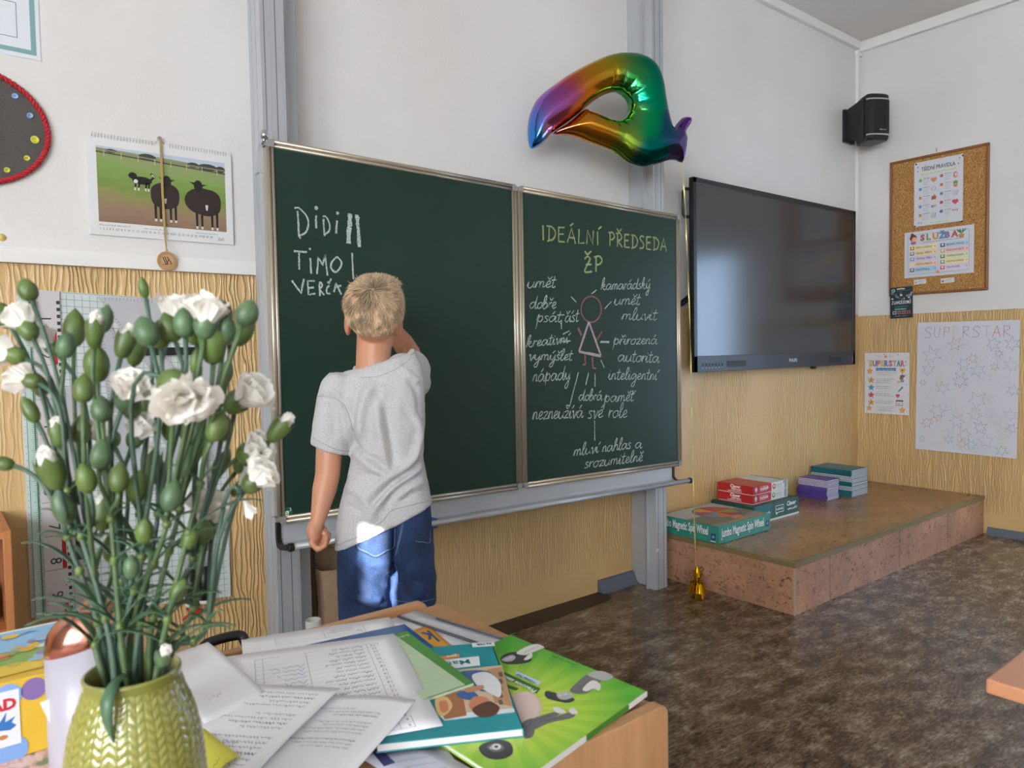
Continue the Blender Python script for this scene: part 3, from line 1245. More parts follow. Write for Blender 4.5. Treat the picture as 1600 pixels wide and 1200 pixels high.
for a, b_ in (((XR-.022, cy1, cz0), (XR-.001, cy0, cz0+fw_)), ((XR-.022, cy1, cz1-fw_), (XR-.001, cy0, cz1)), ((XR-.022, cy1, cz0+fw_), (XR-.001, cy1+fw_, cz1-fw_)), ((XR-.022, cy0-fw_, cz0+fw_), (XR-.001, cy0, cz1-fw_))):
    q.box(a, b_, M_CFR)
q.build('frame', parent=t, bevel=.004)
q = MB()
q.tube([(XR-.002, 2.005, cz1+.035), (XR-.012, 2.005, cz1+.03), (XR-.012, 2.005, cz1+.012), (XR-.004, 2.005, cz1+.012)], .002, 6, M_ALUD)
q.build('hook', parent=t)

M_PAPER = mat('paper_white', '#d4d4da', .65)
M_PAPER2 = mat('paper_bright', '#d8d8d8', .6)


def wall_sheet(px, x, w, h, tilt=0):
    """sheet frame on the right wall with its lower left corner under a pixel"""
    o = at_x(px[0], px[1], x)
    c_, s_ = math.cos(tilt), math.sin(tilt)
    return Sheet(o, UX*c_+UZ*s_, UZ*c_-UX*s_, NX)


INK = ink('#2b2b30')
# class rules
s = wall_sheet((1428, 355), XR-.0150, .287, .415, .0)
pw_, ph_ = .289, .413
s.slab(0, 0, pw_, ph_, M_PAPER)
s.text('TŘÍDNÍ PRAVIDLA', pw_/2, ph_-.062, .036, INK, 2, bold=.012, center=True, width=.200)
s.rect(.03, ph_-.085, .26, ph_-.072, ink('#d9e2bd'), 1)
s.scrawl(.04, ph_-.083, .25, .008, INK, 2, .0011)
cols = ['#8fae5a', '#d56a62', '#6e9fd0', '#d98a5e', '#d9a64c', '#6f93c0', '#8a98b0', '#c9586a', '#cf9a4a', '#5f7fa8']
icons = ['#d98f6d', '#d4766c', '#7d8fb3', '#6d9a58', '#9a6038', '#8e9dbd', '#8d84b0', '#d2546c', '#6f8a78', '#b66a8c']
for k in range(10):
    cx = .03 if k % 2 == 0 else .157
    cy = ph_-.120-.056*(k//2) - (.0 if k % 2 == 0 else -.008)
    s.disc(cx+.008, cy, .0105, ink(cols[k]), 1)
    s.text(str(k+1), cx+.008, cy-.006, .017, INK, 2, center=True)
    s.scrawl(cx+.025, cy+.006, cx+.066, .006, INK, 1, .0016)
    for j in range(4):
        s.scrawl(cx+.025, cy-.006-.0085*j, cx+.060-.004*(j % 3), .0035, ink('#77777d'), 1, .0007)
    ic = ink(icons[k])
    ix, iy = cx+.089, cy-.008
    if k == 0 or k == 7:
        for e in (-1, 1):
            s.disc(ix+e*.008, iy+.004, .011, ic, 1)
        s.face([(ix-.018, iy), (ix+.018, iy), (ix, iy-.018)], ic, 1.3)
    elif k == 1:
        s.disc(ix, iy, .013, ic, 1, ry=.019)
        s.disc(ix+.002, iy, .007, M_PAPER, 2, ry=.011)
    elif k == 3:
        s.face([(ix-.009, iy-.020), (ix+.009, iy-.020), (ix+.012, iy-.004), (ix-.012, iy-.004)], ink('#cf7d58'), 1)
        for e in (-1, 0, 1):
            s.disc(ix+e*.008, iy+.010-abs(e)*.003, .005, ic, 1.5, ry=.011)
    elif k == 2:
        s.disc(ix, iy, .016, ic, 1, ry=.012)
        s.disc(ix, iy, .0135, M_PAPER, 2, ry=.0095)
        for e in (-1, 0, 1):
            s.disc(ix+e*.005, iy, .0014, ic, 3)
    elif k in (5, 8):
        s.frame(ix-.014, iy-.015, ix+.012, iy+.014, .002, ic, 1)
        for e in range(3):
            s.rect(ix-.009, iy-.008+.007*e, ix+.007, iy-.006+.007*e, ic, 1.4)
        s.face([(ix+.008, iy-.012), (ix+.019, iy+.012), (ix+.015, iy+.014), (ix+.005, iy-.010)], ink('#8e9dbd'), 2)
    elif k == 9:
        s.line([(ix-.019, iy+.010), (ix, iy+.004), (ix+.019, iy+.012)], .0013, INK, 1)
        for e in (-1, 0, 1):
            s.face([(ix+e*.012-.005, iy+.007), (ix+e*.012+.005, iy+.007), (ix+e*.012, iy-.004)], ic, 1.5)
    elif k == 4:
        s.face([(ix-.014, iy-.014), (ix+.014, iy-.012), (ix+.016, iy+.008), (ix-.012, iy+.010)], ic, 1)
        s.disc(ix+.004, iy+.012, .006, ink('#c98a4a'), 1.4)
    else:
        s.ngon_star(ix-.007, iy, .011, ic, 1, 6, .6)
        s.ngon_star(ix+.009, iy+.002, .010, ink('#b9b06a'), 1.4, 6, .6)
s.rect(.09, .010, .215, .022, ink('#d9e2bd'), 1)
s.scrawl(.10, .012, .205, .007, INK, 2, .001)
for x, y in ((.022, ph_-.03), (.268, ph_-.022), (.262, ph_-.055), (.022, ph_-.058), (.045, .02), (.03, .022)):
    s.ngon_star(x, y, .006, ink('#6b6b72'), 1)
o = s.mb.build('poster')
tag(o, 'white class rules sheet headed TŘÍDNÍ PRAVIDLA pinned to the cork board', 'poster')
# duty chart
s = wall_sheet((1413, 435), XR-.0152, .412, .297, .0)
pw_, ph_ = .412, .297
s.slab(0, 0, pw_, ph_, M_PAPER)
s.line([(.03, .02), (.37, .02), (.385, .035), (.385, ph_-.035), (.37, ph_-.02), (.03, ph_-.02), (.022, ph_-.03), (.022, .03)], .0016, ink('#6c7690'), 1, True)
for k, (ch, cc) in enumerate(zip('SLUŽBA', ('#cf5a5e', '#8fb35c', '#e0a94c', '#5b9bd0', '#8d78b8', '#d36a5c'))):
    s.text(ch, .098+k*.0365, ph_-.062, .052, ink('#2f3346'), 1.5, bold=.055)
    s.text(ch, .098+k*.0365, ph_-.062, .052, ink(cc), 2.5, bold=.028)
s.scrawl(.115, ph_-.078, .335, .006, INK, 1, .0013)
s.disc(.055, ph_-.040, .022, ink('#6b3a2c'), 1)
s.disc(.048, ph_-.018, .010, ink('#6b3a2c'), 1.3)
s.disc(.062, ph_-.050, .016, ink('#e3b193'), 2)
s.disc(.056, ph_-.072, .018, ink('#a8608a'), 1.6, ry=.010)
s.face([(.330, ph_-.075), (.352, ph_-.075), (.358, ph_-.050), (.324, ph_-.050)], ink('#c98a58'), 1)
for a in (-1, -.4, .4, 1):
    s.face([(.341, ph_-.05), (.341+a*.020-.006, ph_-.028), (.341+a*.026, ph_-.016), (.341+a*.020+.006, ph_-.026)], ink('#4d7f4a'), 2)
duty = [('PÉČE O KVĚTINY', '#ecdfae'), ('MAZÁNÍ TABULE', '#b8cfe4'), ('ÚKLID TŘÍDY', '#efd7a6'), ('ROZDÁVÁNÍ SEŠITŮ', '#f0c3c8'), ('VĚTRÁNÍ TŘÍDY', '#d8cbe6'), ('VYNÁŠENÍ ODPADU', '#dfe3b4'),
        ('KONTROLA POMŮCEK', '#f3d0b6'), ('KONTROLA POŘÁDKU', '#eee0a8'), ('NÁSTĚNKA', '#a9cbe6'), ('ZALÉVÁNÍ', '#e3cfe8')]
icn = ['#b46a3a', '#3b4250', '#4f86b8', '#b9b58a', '#7a9cc4', '#4c7a50', '#e8e0d4', '#5c9a9a', '#7a6248', '#c8605c']
for k, (d, cc) in enumerate(duty):
    x0 = .028 if k % 2 == 0 else .212
    y0 = ph_-.122-.0355*(k//2)
    s.rect(x0+.002, y0, x0+.172, y0+.031, ink(cc), 1)
    s.rect(x0+.008, y0+.004, x0+.034, y0+.026, ink(icn[k]), 1.6)
    s.disc(x0+.021, y0+.017, .007, ink('#e9e2d2'), 2.2)
    s.text(d, x0+.044, y0+.010, .0165, INK, 2, bold=.008, width=min(.100, text_geo(d, .008)[2]*.0165))
    s.ngon_star(x0+.160, y0+.016, .006, ink('#c06a80' if k % 3 == 0 else '#7a9cc4'), 2)
s.ngon_star(.205, .024, .014, ink('#e0a05a'), 2)
o = s.mb.build('poster')
tag(o, 'colourful duty chart headed SLUŽBA pinned low on the cork board', 'poster')
for px, lab, cc, wd in (((1428, 445), 'small white name card, left of the two under the duty chart', '#d9a25c', .075), ((1470, 443), 'small white name card, right of the two under the duty chart', '#7a6a9a', .079)):
    s = wall_sheet(px, XR-.0150, .075, .03, .03)
    s.slab(0, 0, wd, .031, M_PAPER2)
    s.disc(.012, .013, .007, ink(cc), 1)
    s.scrawl(.027, .016, .062, .008, INK, 1, .0014)
    s.scrawl(.027, .006, .06, .005, ink('#77777d'), 1, .0006)
    tag(s.mb.build('name_card'), lab, 'name card')
# dark match flyer hanging over the lower edge of the frame
s = wall_sheet((1391, 498), XR-.0235, .147, .207, .015)
wd, hd = .145, .206
M_FLY = mat('flyer_dark', '#14222a', .4)
s.slab(0, 0, wd, hd, M_FLY, .001)
s.disc(.022, hd-.022, .011, ink('#bfe3dc'), 1)
s.disc(.022, hd-.022, .007, ink('#2c6a64'), 2)
s.rect(.045, hd-.016, .095, hd-.009, ink('#d9dde0'), 1)
s.rect(.066, hd-.014, .082, hd-.006, ink('#d8c440'), 2)
s.rect(.045, hd-.026, .125, hd-.022, ink('#2f6a60'), 1)
random.seed(11)
for k in range(26):
    x = .008+random.random()*.125
    y = hd-.085+random.random()*.045
    s.rect(x, y, x+.004+random.random()*.012, y+.006+random.random()*.012, ink(random.choice(['#6f7f92', '#9aa9b5', '#43505e', '#7c5a52', '#c9d2d8', '#2c3844'])), 1+.05*k)
s.text('Z LAVICE DOMŮ', .010, hd-.112, .030, ink('#e6e9ea'), 4, bold=.02, width=.122, slant=.1)
s.rect(.03, hd-.135, .115, hd-.122, ink('#2a5a58'), 1)
s.rect(.028, hd-.150, .105, hd-.141, ink('#3f8f86'), 1)
s.scrawl(.032, hd-.149, .10, .006, ink('#d9eeea'), 2, .0012)
s.scrawl(.035, hd-.160, .11, .005, ink('#9aa9b0'), 1, .001)
for k, cc in enumerate(('#b9b9b0', '#b06a78', '#b0788a', '#b0605a')):
    s.rect(.016+k*.030, .026, .040+k*.030, .048, ink(cc), 1)
    s.ngon_star(.028+k*.030, .037, .009, ink('#3a3a42'), 2, 6, .6)
s.scrawl(.03, .012, .11, .006, ink('#c9d2d8'), 1, .001)
tag(s.mb.build('flyer'), 'small dark flyer with photos and white lettering over the cork board corner', 'flyer')
# pins
random.seed(5)
for px, lab in (((1432, 257), 'dark push pin, upper left corner of the class rules sheet'), ((1505, 243), 'dark push pin, upper right corner of the class rules sheet'), ((1430, 354), 'dark push pin, lower left corner of the class rules sheet'), ((1503, 346), 'dark push pin, lower right corner of the class rules sheet')):
    p = at_x(px[0], px[1], XR-.0148)
    q = MB()
    q.lathe([(.004, 0), (.004, .002), (.0055, .003), (.0055, .006), (.003, .008)], 12, p+Vector((0, 0, 0)), mat('pin_dark', '#3a2a20', .35), ax=(-1, 0, 0))
    tag(q.build('push_pin'), lab, 'push pin')
# SUPERSTAR rules sheet
s = wall_sheet((1351, 645), XR-.0065, .297, .416, .0)
pw_, ph_ = .296, .416
s.slab(0, 0, pw_, ph_, M_PAPER)
rb = ['#e8b45c', '#4a86b8', '#d06a7a', '#e8c46c', '#4a86b8', '#d06a7a', '#e0a05c', '#4a86b8', '#d06a7a']
xx = .028
for ch, cc in zip('SUPERSTAR', rb):
    w_ = text_geo(ch)[2]
    s.text(ch, xx, ph_-.090, .054, ink('#54566a'), 1.5, bold=.05, width=.0262)
    s.text(ch, xx+.0005, ph_-.090, .054, ink(cc), 2.5, bold=.028, width=.0242)
    xx += .0265
s.ngon_star(pw_*.48, ph_-.025, .015, ink('#e6a850'), 1)
for k in range(6):
    e = -1 if k < 3 else 1
    x = pw_*.48+e*(.022+.012*(k % 3))
    s.line([(x, ph_-.03), (x+e*.008, ph_-.015)], .0013, INK, 1)
s.face([(.072, ph_-.122), (.215, ph_-.122), (.206, ph_-.112), (.215, ph_-.102), (.072, ph_-.102), (.081, ph_-.112)], ink('#3f7fb5'), 1)
s.scrawl(.09, ph_-.117, .198, .008, ink('#dfe8f0'), 2, .0014)
s.scrawl(.075, ph_-.136, .22, .006, INK, 1, .0011)
s.scrawl(.09, ph_-.150, .19, .006, INK, 1, .0011)
for k, (cc, n) in enumerate((('#e6a850', '1'), ('#5aa0d0', '2'), ('#d0607a', '3'), ('#e6a850', '4'))):
    y = ph_-.187-.051*k
    s.ngon_star(.045, y, .025, ink('#6a5a4a'), 1)
    s.ngon_star(.045, y, .022, ink(cc), 2)
    s.text(n, .045, y-.008, .022, INK, 3, bold=.01, center=True)
    for j in range(3 if k == 0 else 2):
        s.scrawl(.075, y+.008-.013*j, .195-.012*((k+j) % 3), .006, INK, 1, .0012)
    s.rect(.07, y-.026, .255, y-.0252, ink('#a9a9b5'), 1)
for x, y, r_ in ((.034, ph_-.125, .022), (.031, .035, .020), (.252, .030, .022)):
    s.ngon_star(x, y, r_+.002, ink('#6a5a4a'), 1)
    s.ngon_star(x, y, r_, ink('#e6a04c'), 2)
s.face([(.232, ph_-.105), (.272, ph_-.105), (.266, ph_-.128), (.255, ph_-.137), (.249, ph_-.137), (.238, ph_-.128)], ink('#e0ac58'), 1)
s.rect(.249, ph_-.150, .255, ph_-.137, ink('#b98a48'), 1)
s.rect(.238, ph_-.162, .268, ph_-.150, ink('#6a4a3a'), 1)
s.ngon_star(.252, ph_-.118, .007, ink('#5a3a2a'), 2)
s.disc(.246, ph_-.170, .013, ink('#8a6a4a'), 1)
s.ngon_star(.228, ph_-.196, .014, ink('#e0b058'), 1)
s.rect(.240, ph_-.198, .262, ph_-.180, ink('#6a9cc4'), 1.5)
s.face([(.222, ph_-.262), (.250, ph_-.225), (.258, ph_-.232), (.230, ph_-.262)], ink('#3f72a8'), 1)
for e in (-1, 1):
    s.disc(.222+e*.006, ph_-.286, .008, ink('#d0506c'), 1)
s.face([(.209, ph_-.289), (.235, ph_-.289), (.222, ph_-.306)], ink('#d0506c'), 1.4)
s.frame(.210, .060, .255, .095, .003, ink('#4a4c52'), 1)
s.rect(.213, .088, .258, .098, ink('#4a4c52'), 1.4)
s.text('14', .222, .066, .02, INK, 2)
s.line([(.092, .020), (.200, .020), (.206, .030), (.200, .048), (.092, .048), (.086, .030)], .0014, ink('#8d8fa8'), 1, True)
s.scrawl(.10, .036, .19, .007, INK, 1, .0012)
s.scrawl(.10, .024, .185, .007, INK, 1, .0012)
for k in range(40):
    x = random.choice([random.uniform(.006, .028), random.uniform(.268, .29)]) if k < 30 else random.uniform(.02, .27)
    y = random.uniform(.01, ph_-.01) if k < 30 else random.uniform(ph_-.03, ph_-.006)
    s.disc(x, y, random.uniform(.0015, .0035), ink(random.choice(['#4a6a9a', '#b0607a', '#c9a05a', '#54566a'])), 1, n=7)
tag(s.mb.build('poster'), 'small printed SUPERSTAR rules sheet with numbered stars on the cream wall', 'poster')
# big paper with drawn stars
s = wall_sheet((1430, 701), XR-.0065, .582, .83, -.012)
pw_, ph_ = .578, .832
s.slab(0, 0, pw_, ph_, mat('paper_large', '#cfd0da', .65))
lc = ['#7a4a9a', '#6a9a5a', '#c9506a', '#d9b45a', '#7a5a8a', '#5a6ab0', '#8aa0b5', '#c04a5a', '#b0557a']
xx = .045
for ch, cc, dy in zip('SUPERSTAR', lc, (0, .004, .006, .010, .012, .012, .014, .020, .022)):
    st = {'S': [[(.9, .85), (.6, 1), (.2, .9), (.15, .7), (.7, .4), (.75, .15), (.4, 0), (.0, .05)]], 'U': [[(.1, 1), (.08, .3), (.35, 0), (.65, .2), (.75, 1)]], 'P': [[(.1, 0), (.12, 1), (.7, .95), (.75, .65), (.15, .5)]],
          'E': [[(.75, 1), (.15, 1), (.1, 0), (.7, .02)], [(.12, .5), (.6, .52)]], 'R': [[(.1, 0), (.12, 1), (.7, .95), (.75, .7), (.15, .5), (.85, .05)]], 'T': [[(0, 1), (.95, 1)], [(.5, 1), (.52, 0)]], 'A': [[(0, 0), (.5, 1), (.9, 0)], [(.2, .38), (.78, .4)]]}[ch]
    for q_ in st:
        pp = [(xx+x*.047, ph_-.092+y*.068-.008) for x, y in q_]
        if ch in 'SU':
            pp = [(p.x, p.y) for p in smooth_path([(x, y, 0) for x, y in pp], 4)]
        s.line(pp, .0026, ink(cc), 1)
    xx += .0555
random.seed(21)
strong = [(.22, .70, .045, '#b0486a'), (.43, .70, .042, '#4a5a9a'), (.53, .70, .045, '#4a6a90'), (.08, .63, .055, '#7a5a80'), (.32, .61, .03, '#c0486a'), (.27, .575, .04, '#4a7a90'), (.35, .535, .045, '#3a8a90'), (.44, .56, .025, '#b06a4a'), (.06, .535, .042, '#6a7a9a'), (.25, .47, .05, '#8a4a6a'), (.46, .64, .025, '#c04a5a'),
          (.15, .42, .04, '#7a7a9a'), (.54, .42, .035, '#4a6a80'), (.35, .35, .055, '#7a6a90'), (.12, .27, .048, '#8a4a80'), (.06, .19, .038, '#8a3a5a'), (.24, .21, .045, '#6a7ab0'), (.37, .18, .042, '#7a4a8a'), (.54, .19, .032, '#7a6a8a'), (.28, .13, .045, '#a0507a'), (.19, .09, .032, '#6a9ac0'), (.32, .07, .032, '#4a8a9a'), (.40, .10, .048, '#8a8aa0'), (.49, .05, .035, '#3a8a9a'), (.03, .08, .022, '#4a9aa0'), (.53, .27, .04, '#9a9ab0'), (.34, .26, .042, '#9a8aa5'), (.53, .57, .045, '#8aa5b0'), (.27, .07, .03, '#c08a8a'), (.01+.02, .45, .022, '#a05a7a'), (.1, .215, .02, '#c09a7a'), (.13, .22, .02, '#c08a6a')]
for x, y, r_, cc in strong:
    n = random.choice([5, 6, 6, 7])
    s.line(s.star_pts(x+.01, y-.01, r_, n, .45, random.uniform(0, 1), .15), .0016, ink(cc), 1, True)
for k in range(70):
    n = random.choice([5, 6, 6, 7])
    s.line(s.star_pts(random.uniform(.05, .53), random.uniform(.04, .70), random.uniform(.025, .045), n, .45, random.uniform(0, 1), .18), .0011, ink(random.choice(['#b4b9ca', '#c4bfa8', '#a9bac4', '#c4b0b4', '#bfbfa4', '#a8b8cc'])), .5, True)
tag(s.mb.build('poster'), 'large white SUPERSTAR paper covered with hand-drawn outline stars', 'poster')

# ================================================================== stage


def cork_floor(name, base, lo, fleck, scale, rough, amt):
    m, nt, b, N, L = nodes(name)
    geo = N('NewGeometry')
    mp = N('Mapping')
    mp.inputs['Scale'].default_value = scale
    L(geo.outputs['Position'], mp.inputs['Vector'])
    n1 = N('TexNoise', Scale=1.0, Detail=6.0, Roughness=.7, Distortion=1.2)
    n2 = N('TexNoise', Scale=4.0, Detail=3.0)
    L(mp.outputs['Vector'], n1.inputs['Vector'])
    L(geo.outputs['Position'], n2.inputs['Vector'])
    r1 = ramp_of(N, [(.40-amt, fleck), (.46-amt, lo), (.66, base)])
    L(n1.outputs['Fac'], r1.inputs['Fac'])
    r2 = ramp_of(N, [(.35, (.78, .78, .78)), (.65, (1.1, 1.1, 1.1))])
    L(n2.outputs['Fac'], r2.inputs['Fac'])
    mx = N('Mix', data_type='RGBA', blend_type='MULTIPLY')
    mx.inputs['Factor'].default_value = 1
    L(r1.outputs['Color'], mx.inputs[6])
    L(r2.outputs['Color'], mx.inputs[7])
    L(mx.outputs[2], b.inputs['Base Color'])
    b.inputs['Roughness'].default_value = rough
    return m


M_STOP = cork_floor('stage_linoleum', '#a87c52', '#916841', '#6a4628', (22, 60, 22), .24, .03)
M_SSIDE = cork_floor('stage_cork', '#bd8f74', '#a97c62', '#5a382a', (30, 30, 48), .42, .035)
M_STRIM = mat('stage_edge_strip', '#7a6a48', .38, vary=.08)
sx0, sy0, sh_ = 2.915, 1.712, .237
t = thing('stage_platform', 'low cork-clad wooden stage in the corner under the display', 'stage', (sx0, sy0, 0))
q = MB()
q.box((sx0+.004, sy0+.004, .001), (XR-.008, YF-.004, sh_-.004), M_SSIDE)
q.build('body', parent=t)
q = MB()
q.box((sx0, sy0, sh_-.004), (XR-.006, YF-.003, sh_), M_STOP)
q.build('top', parent=t)
q = MB()
q.box((sx0-.003, sy0-.003, sh_-.024), (XR-.008, sy0+.012, sh_+.0012), M_STRIM)
q.box((sx0-.003, sy0+.0121, sh_-.024), (sx0+.012, YF-.004, sh_+.0012), M_STRIM)
q.build('edge_strip', parent=t)
q = MB()
q.box((sx0+.001, sy0+.001, .001), (sx0+.008, sy0+.008, sh_-.024), mat('strip_pale', '#a89a84', .4))
q.build('corner_strip', parent=t)
for x in (3.22, 3.93, 4.54):
    q = MB()
    q.box((x, sy0+.0035, .002), (x+.002, sy0+.006, sh_-.026), mat('seam_dark', '#5a3c30', .6))
    q.build('panel_seam', parent=t)

# ------------------------------------------------------------------ boxed games


def game_box(name, label, x0, y0, z0, x1, y1, z1, base, lid=None, rotz=0):
    t = thing(name, label, 'box', (x0, y0, z0))
    q = MB()
    q.box((x0, y0, z0), (x1, y1, z1), base)
    q.build('carton', parent=t, bevel=.0015)
    return t


zS = sh_+.0013
TEAL = mat('carton_teal', '#2f8578', .38, vary=.08, scale=9)
bx = (2.925, 2.112, zS, 3.361, 2.475, zS+.084)
t = game_box('game_box', 'large teal game box with a colour wheel picture, at the left edge of the stage', *bx, TEAL)
WHT = ink('#e8ecea')
s = Sheet((bx[0], bx[1]-.0004, bx[2]), (1, 0, 0), (0, 0, 1), (0, -1, 0))
s.text('Jumbo Magnetic Spin Wheel', .016, .028, .062, ink('#17544c'), 1, bold=.055, width=.365)
s.text('Jumbo Magnetic Spin Wheel', .018, .030, .060, WHT, 2, bold=.022, width=.36)
s.rect(.396, .022, .422, .050, ink('#27336e'), 1)
s.disc(.409, .037, .008, ink('#7f93c8'), 2)
s2 = Sheet((bx[0]-.0004, bx[4], bx[2]), (0, -1, 0), (0, 0, 1), (-1, 0, 0))
s2.text('Jumbo Magnetic Spin Wheel', .006, .032, .062, ink('#17544c'), 1, bold=.055, width=.297)
s2.text('Jumbo Magnetic Spin Wheel', .008, .034, .060, WHT, 2, bold=.022, width=.293)
s2.rect(.318, .014, .344, .046, ink('#27336e'), 1)
s2.disc(.331, .030, .008, ink('#7f93c8'), 2)
s2.rect(.315, .006, .345, .010, WHT, 1)
s3 = Sheet((bx[0], bx[1], bx[5]+.0004), (1, 0, 0), (0, 1, 0), (0, 0, 1))
s3.rect(.006, .006, .43, .357, ink('#8f8f86'), .5)
s3.rect(.006, .20, .43, .357, ink('#b9b9b4'), .7)
s3.face([(.006, .05), (.2, .03), (.43, .10), (.43, .16), (.2, .20), (.006, .18)], ink('#7c7868'), .9)
seg = ['#b9683c', '#c04a50', '#d8a83c', '#a8527a', '#7d93a8', '#c98a4a', '#b23e48', '#8f9f5a']
cxx, cyy, R_ = .255, .20, .125
for k in range(8):
    a0, a1 = 2*PI*k/8, 2*PI*(k+1)/8
    s3.face([(cxx, cyy)]+[(cxx+R_*math.cos(a0+(a1-a0)*j/4), cyy+R_*.95*math.sin(a0+(a1-a0)*j/4)) for j in range(5)], ink(seg[k]), 2)
s3.line([(cxx+R_*math.cos(2*PI*k/32), cyy+R_*.95*math.sin(2*PI*k/32)) for k in range(32)], .008, ink('#45606a'), 3, True)
s3.face([(.20, .05), (.26, .03), (.30, .09), (.24, .10)], ink('#c98f80'), 3.5)
s3.face([(.12, .02), (.40, .016), (.40, .03), (.12, .034)], ink('#b8a45a'), 1.5)
s2.mb.build('print', parent=t)
s3.mb.build('cover_picture', parent=t)
s.mb.build('print', parent=t)

DKG = mat('carton_dark_green', '#1f4f45', .36, vary=.1, scale=7)
bx = (3.372, 2.215, zS, 3.812, 2.485, zS+.097)
t = game_box('game_box', 'dark green game box under the two red and white boxes', *bx, DKG)
s = Sheet((bx[0], bx[1]-.0004, bx[2]), (1, 0, 0), (0, 0, 1), (0, -1, 0))
s.rect(0, 0, .44, .011, ink('#cfd3d0'), 1)
s.rect(.02, .02, .17, .095, ink('#2c6d74'), 1)
s.scrawl(.05, .045, .15, .022, WHT, 2, .004)
s.frame(.205, .035, .285, .075, .003, WHT, 1)
s.text('multitalk', .212, .049, .020, WHT, 2, bold=.015, width=.066)
s.disc(.216, .032, .006, WHT, 1)
s.text('Clever', .315, .060, .034, WHT, 1, bold=.03, slant=.15)
s.scrawl(.325, .036, .42, .014, WHT, 1, .004)
s2 = Sheet((bx[0], bx[1], bx[5]+.0004), (1, 0, 0), (0, 1, 0), (0, 0, 1))
s2.rect(.004, .004, .436, .266, ink('#2d4a2f'), .5)
s2.rect(.008, .01, .10, .26, ink('#6b4f3c'), 1)
s2.mb.build('cover_picture', parent=t)
s.mb.build('print', parent=t)

RED = mat('carton_red', '#b3252b', .35, vary=.06, scale=8)
zR = bx[5]
for k, (lab, badge) in enumerate((('red and white game box with a green badge, lower of the two', '#5d9a4a'), ('red and white game box with a pink badge, upper of the two', '#b04a6a'))):
    b0 = (3.415+.002*k, 2.250-.001*k, zR+.0006+.0492*k, 3.757, 2.472, zR+.0492+.0492*k)
    t = game_box('game_box', lab, *b0, mat('carton_white', '#cfd0cf', .4))
    q = MB()
    q.box((b0[0]-.0006, b0[1]-.0006, b0[2]+.004), (b0[0]+.175, b0[4]+.0006, b0[5]+.0006), RED)
    q.build('red_sleeve', parent=t)
    q = MB()
    q.box((b0[3]-.035, b0[1]-.0006, b0[2]+.004), (b0[3]-.010, b0[4]+.0006, b0[5]+.0005), mat('carton_grey', '#8b939c', .4))
    q.build('grey_band', parent=t)
    s = Sheet((b0[0], b0[1]-.0011, b0[2]), (1, 0, 0), (0, 0, 1), (0, -1, 0))
    s.rect(0, .004, .055, .049, ink('#9c2033'), .4)
    s.disc(.028, .030, .012, ink('#d9b9bd'), 1)
    s.rect(.021, .012, .025, .024, ink('#d9b9bd'), 1)
    s.rect(.031, .012, .035, .024, ink('#d9b9bd'), 1)
    s.text('multitalk', .068, .022, .022, WHT, 1, bold=.02, slant=.1)
    s.line([(.064, .017), (.125, .017), (.130, .040), (.066, .040)], .0012, WHT, 1, True)
    s.disc(.198, .027, .015, ink(badge), 1)
    s.disc(.198, .029, .006, WHT, 2)
    s.scrawl(.22, .028, .275, .012, ink('#5a5f66'), 1, .0016)
    s.scrawl(.22, .018, .275, .006, ink('#7b8088'), 1, .001)
    if k:
        s.text('365', .285, .036, .014, ink('#4a5360'), 1, bold=.03)
    s2 = Sheet((b0[0]-.0011, b0[4], b0[2]), (0, -1, 0), (0, 0, 1), (-1, 0, 0))
    s2.text('Clever', .080, .030, .024, WHT, 1, bold=.03, slant=.15)
    s2.scrawl(.088, .018, .15, .010, WHT, 1, .003)
    s2.rect(.065, .010, .155, .0125, WHT, 1)
    s2.mb.build('print', parent=t)
    if k:
        s3 = Sheet((b0[0], b0[1], b0[5]+.0008), (1, 0, 0), (0, 1, 0), (0, 0, 1))
        s3.scrawl(.05, .10, .12, .03, ink('#d8a9a0'), 1, .003)
        s3.scrawl(.20, .15, .30, .02, ink('#8b8578'), 1, .002)
        s3.mb.build('cover_picture', parent=t)
    s.mb.build('print', parent=t)

# ------------------------------------------------------------------ workbook piles on the stage
ORD = ['lowest', 'second from the bottom', 'third from the bottom', 'fourth from the bottom', 'fifth from the bottom', 'sixth from the bottom', 'seventh from the bottom', 'eighth from the bottom', 'ninth from the bottom', 'tenth from the bottom',
       'tenth from the top', 'ninth from the top', 'eighth from the top', 'seventh from the top', 'sixth from the top', 'fifth from the top', 'fourth from the top', 'third from the top', 'second from the top', 'topmost']


def ordinal(i, n):
    return ORD[i] if i < n/2 and i < 10 else ORD[20-(n-i)]


def workbook(name, label, L_x, L_y, th, cover, group):
    """lies at the origin: spine on the -x side, L_x wide, L_y long"""
    t = thing(name, label, 'book', (0, 0, 0), group)
    q = MB()
    c_ = .0012
    q.box((0, 0, 0), (L_x, L_y, c_), cover)
    q.box((0, 0, th-c_), (L_x, L_y, th), cover)
    q.box((0, 0, 0), (.003, L_y, th), cover)
    q.build('cover', parent=t, local=True)
    q = MB()
    q.box((.003, .001, c_), (L_x-.0012, L_y-.001, th-c_), mat('book_pages', '#c6c3c4', .8, vary=.12, scale=300, stretch=(.1, .1, 3)))
    q.build('pages', parent=t, local=True)
    return t


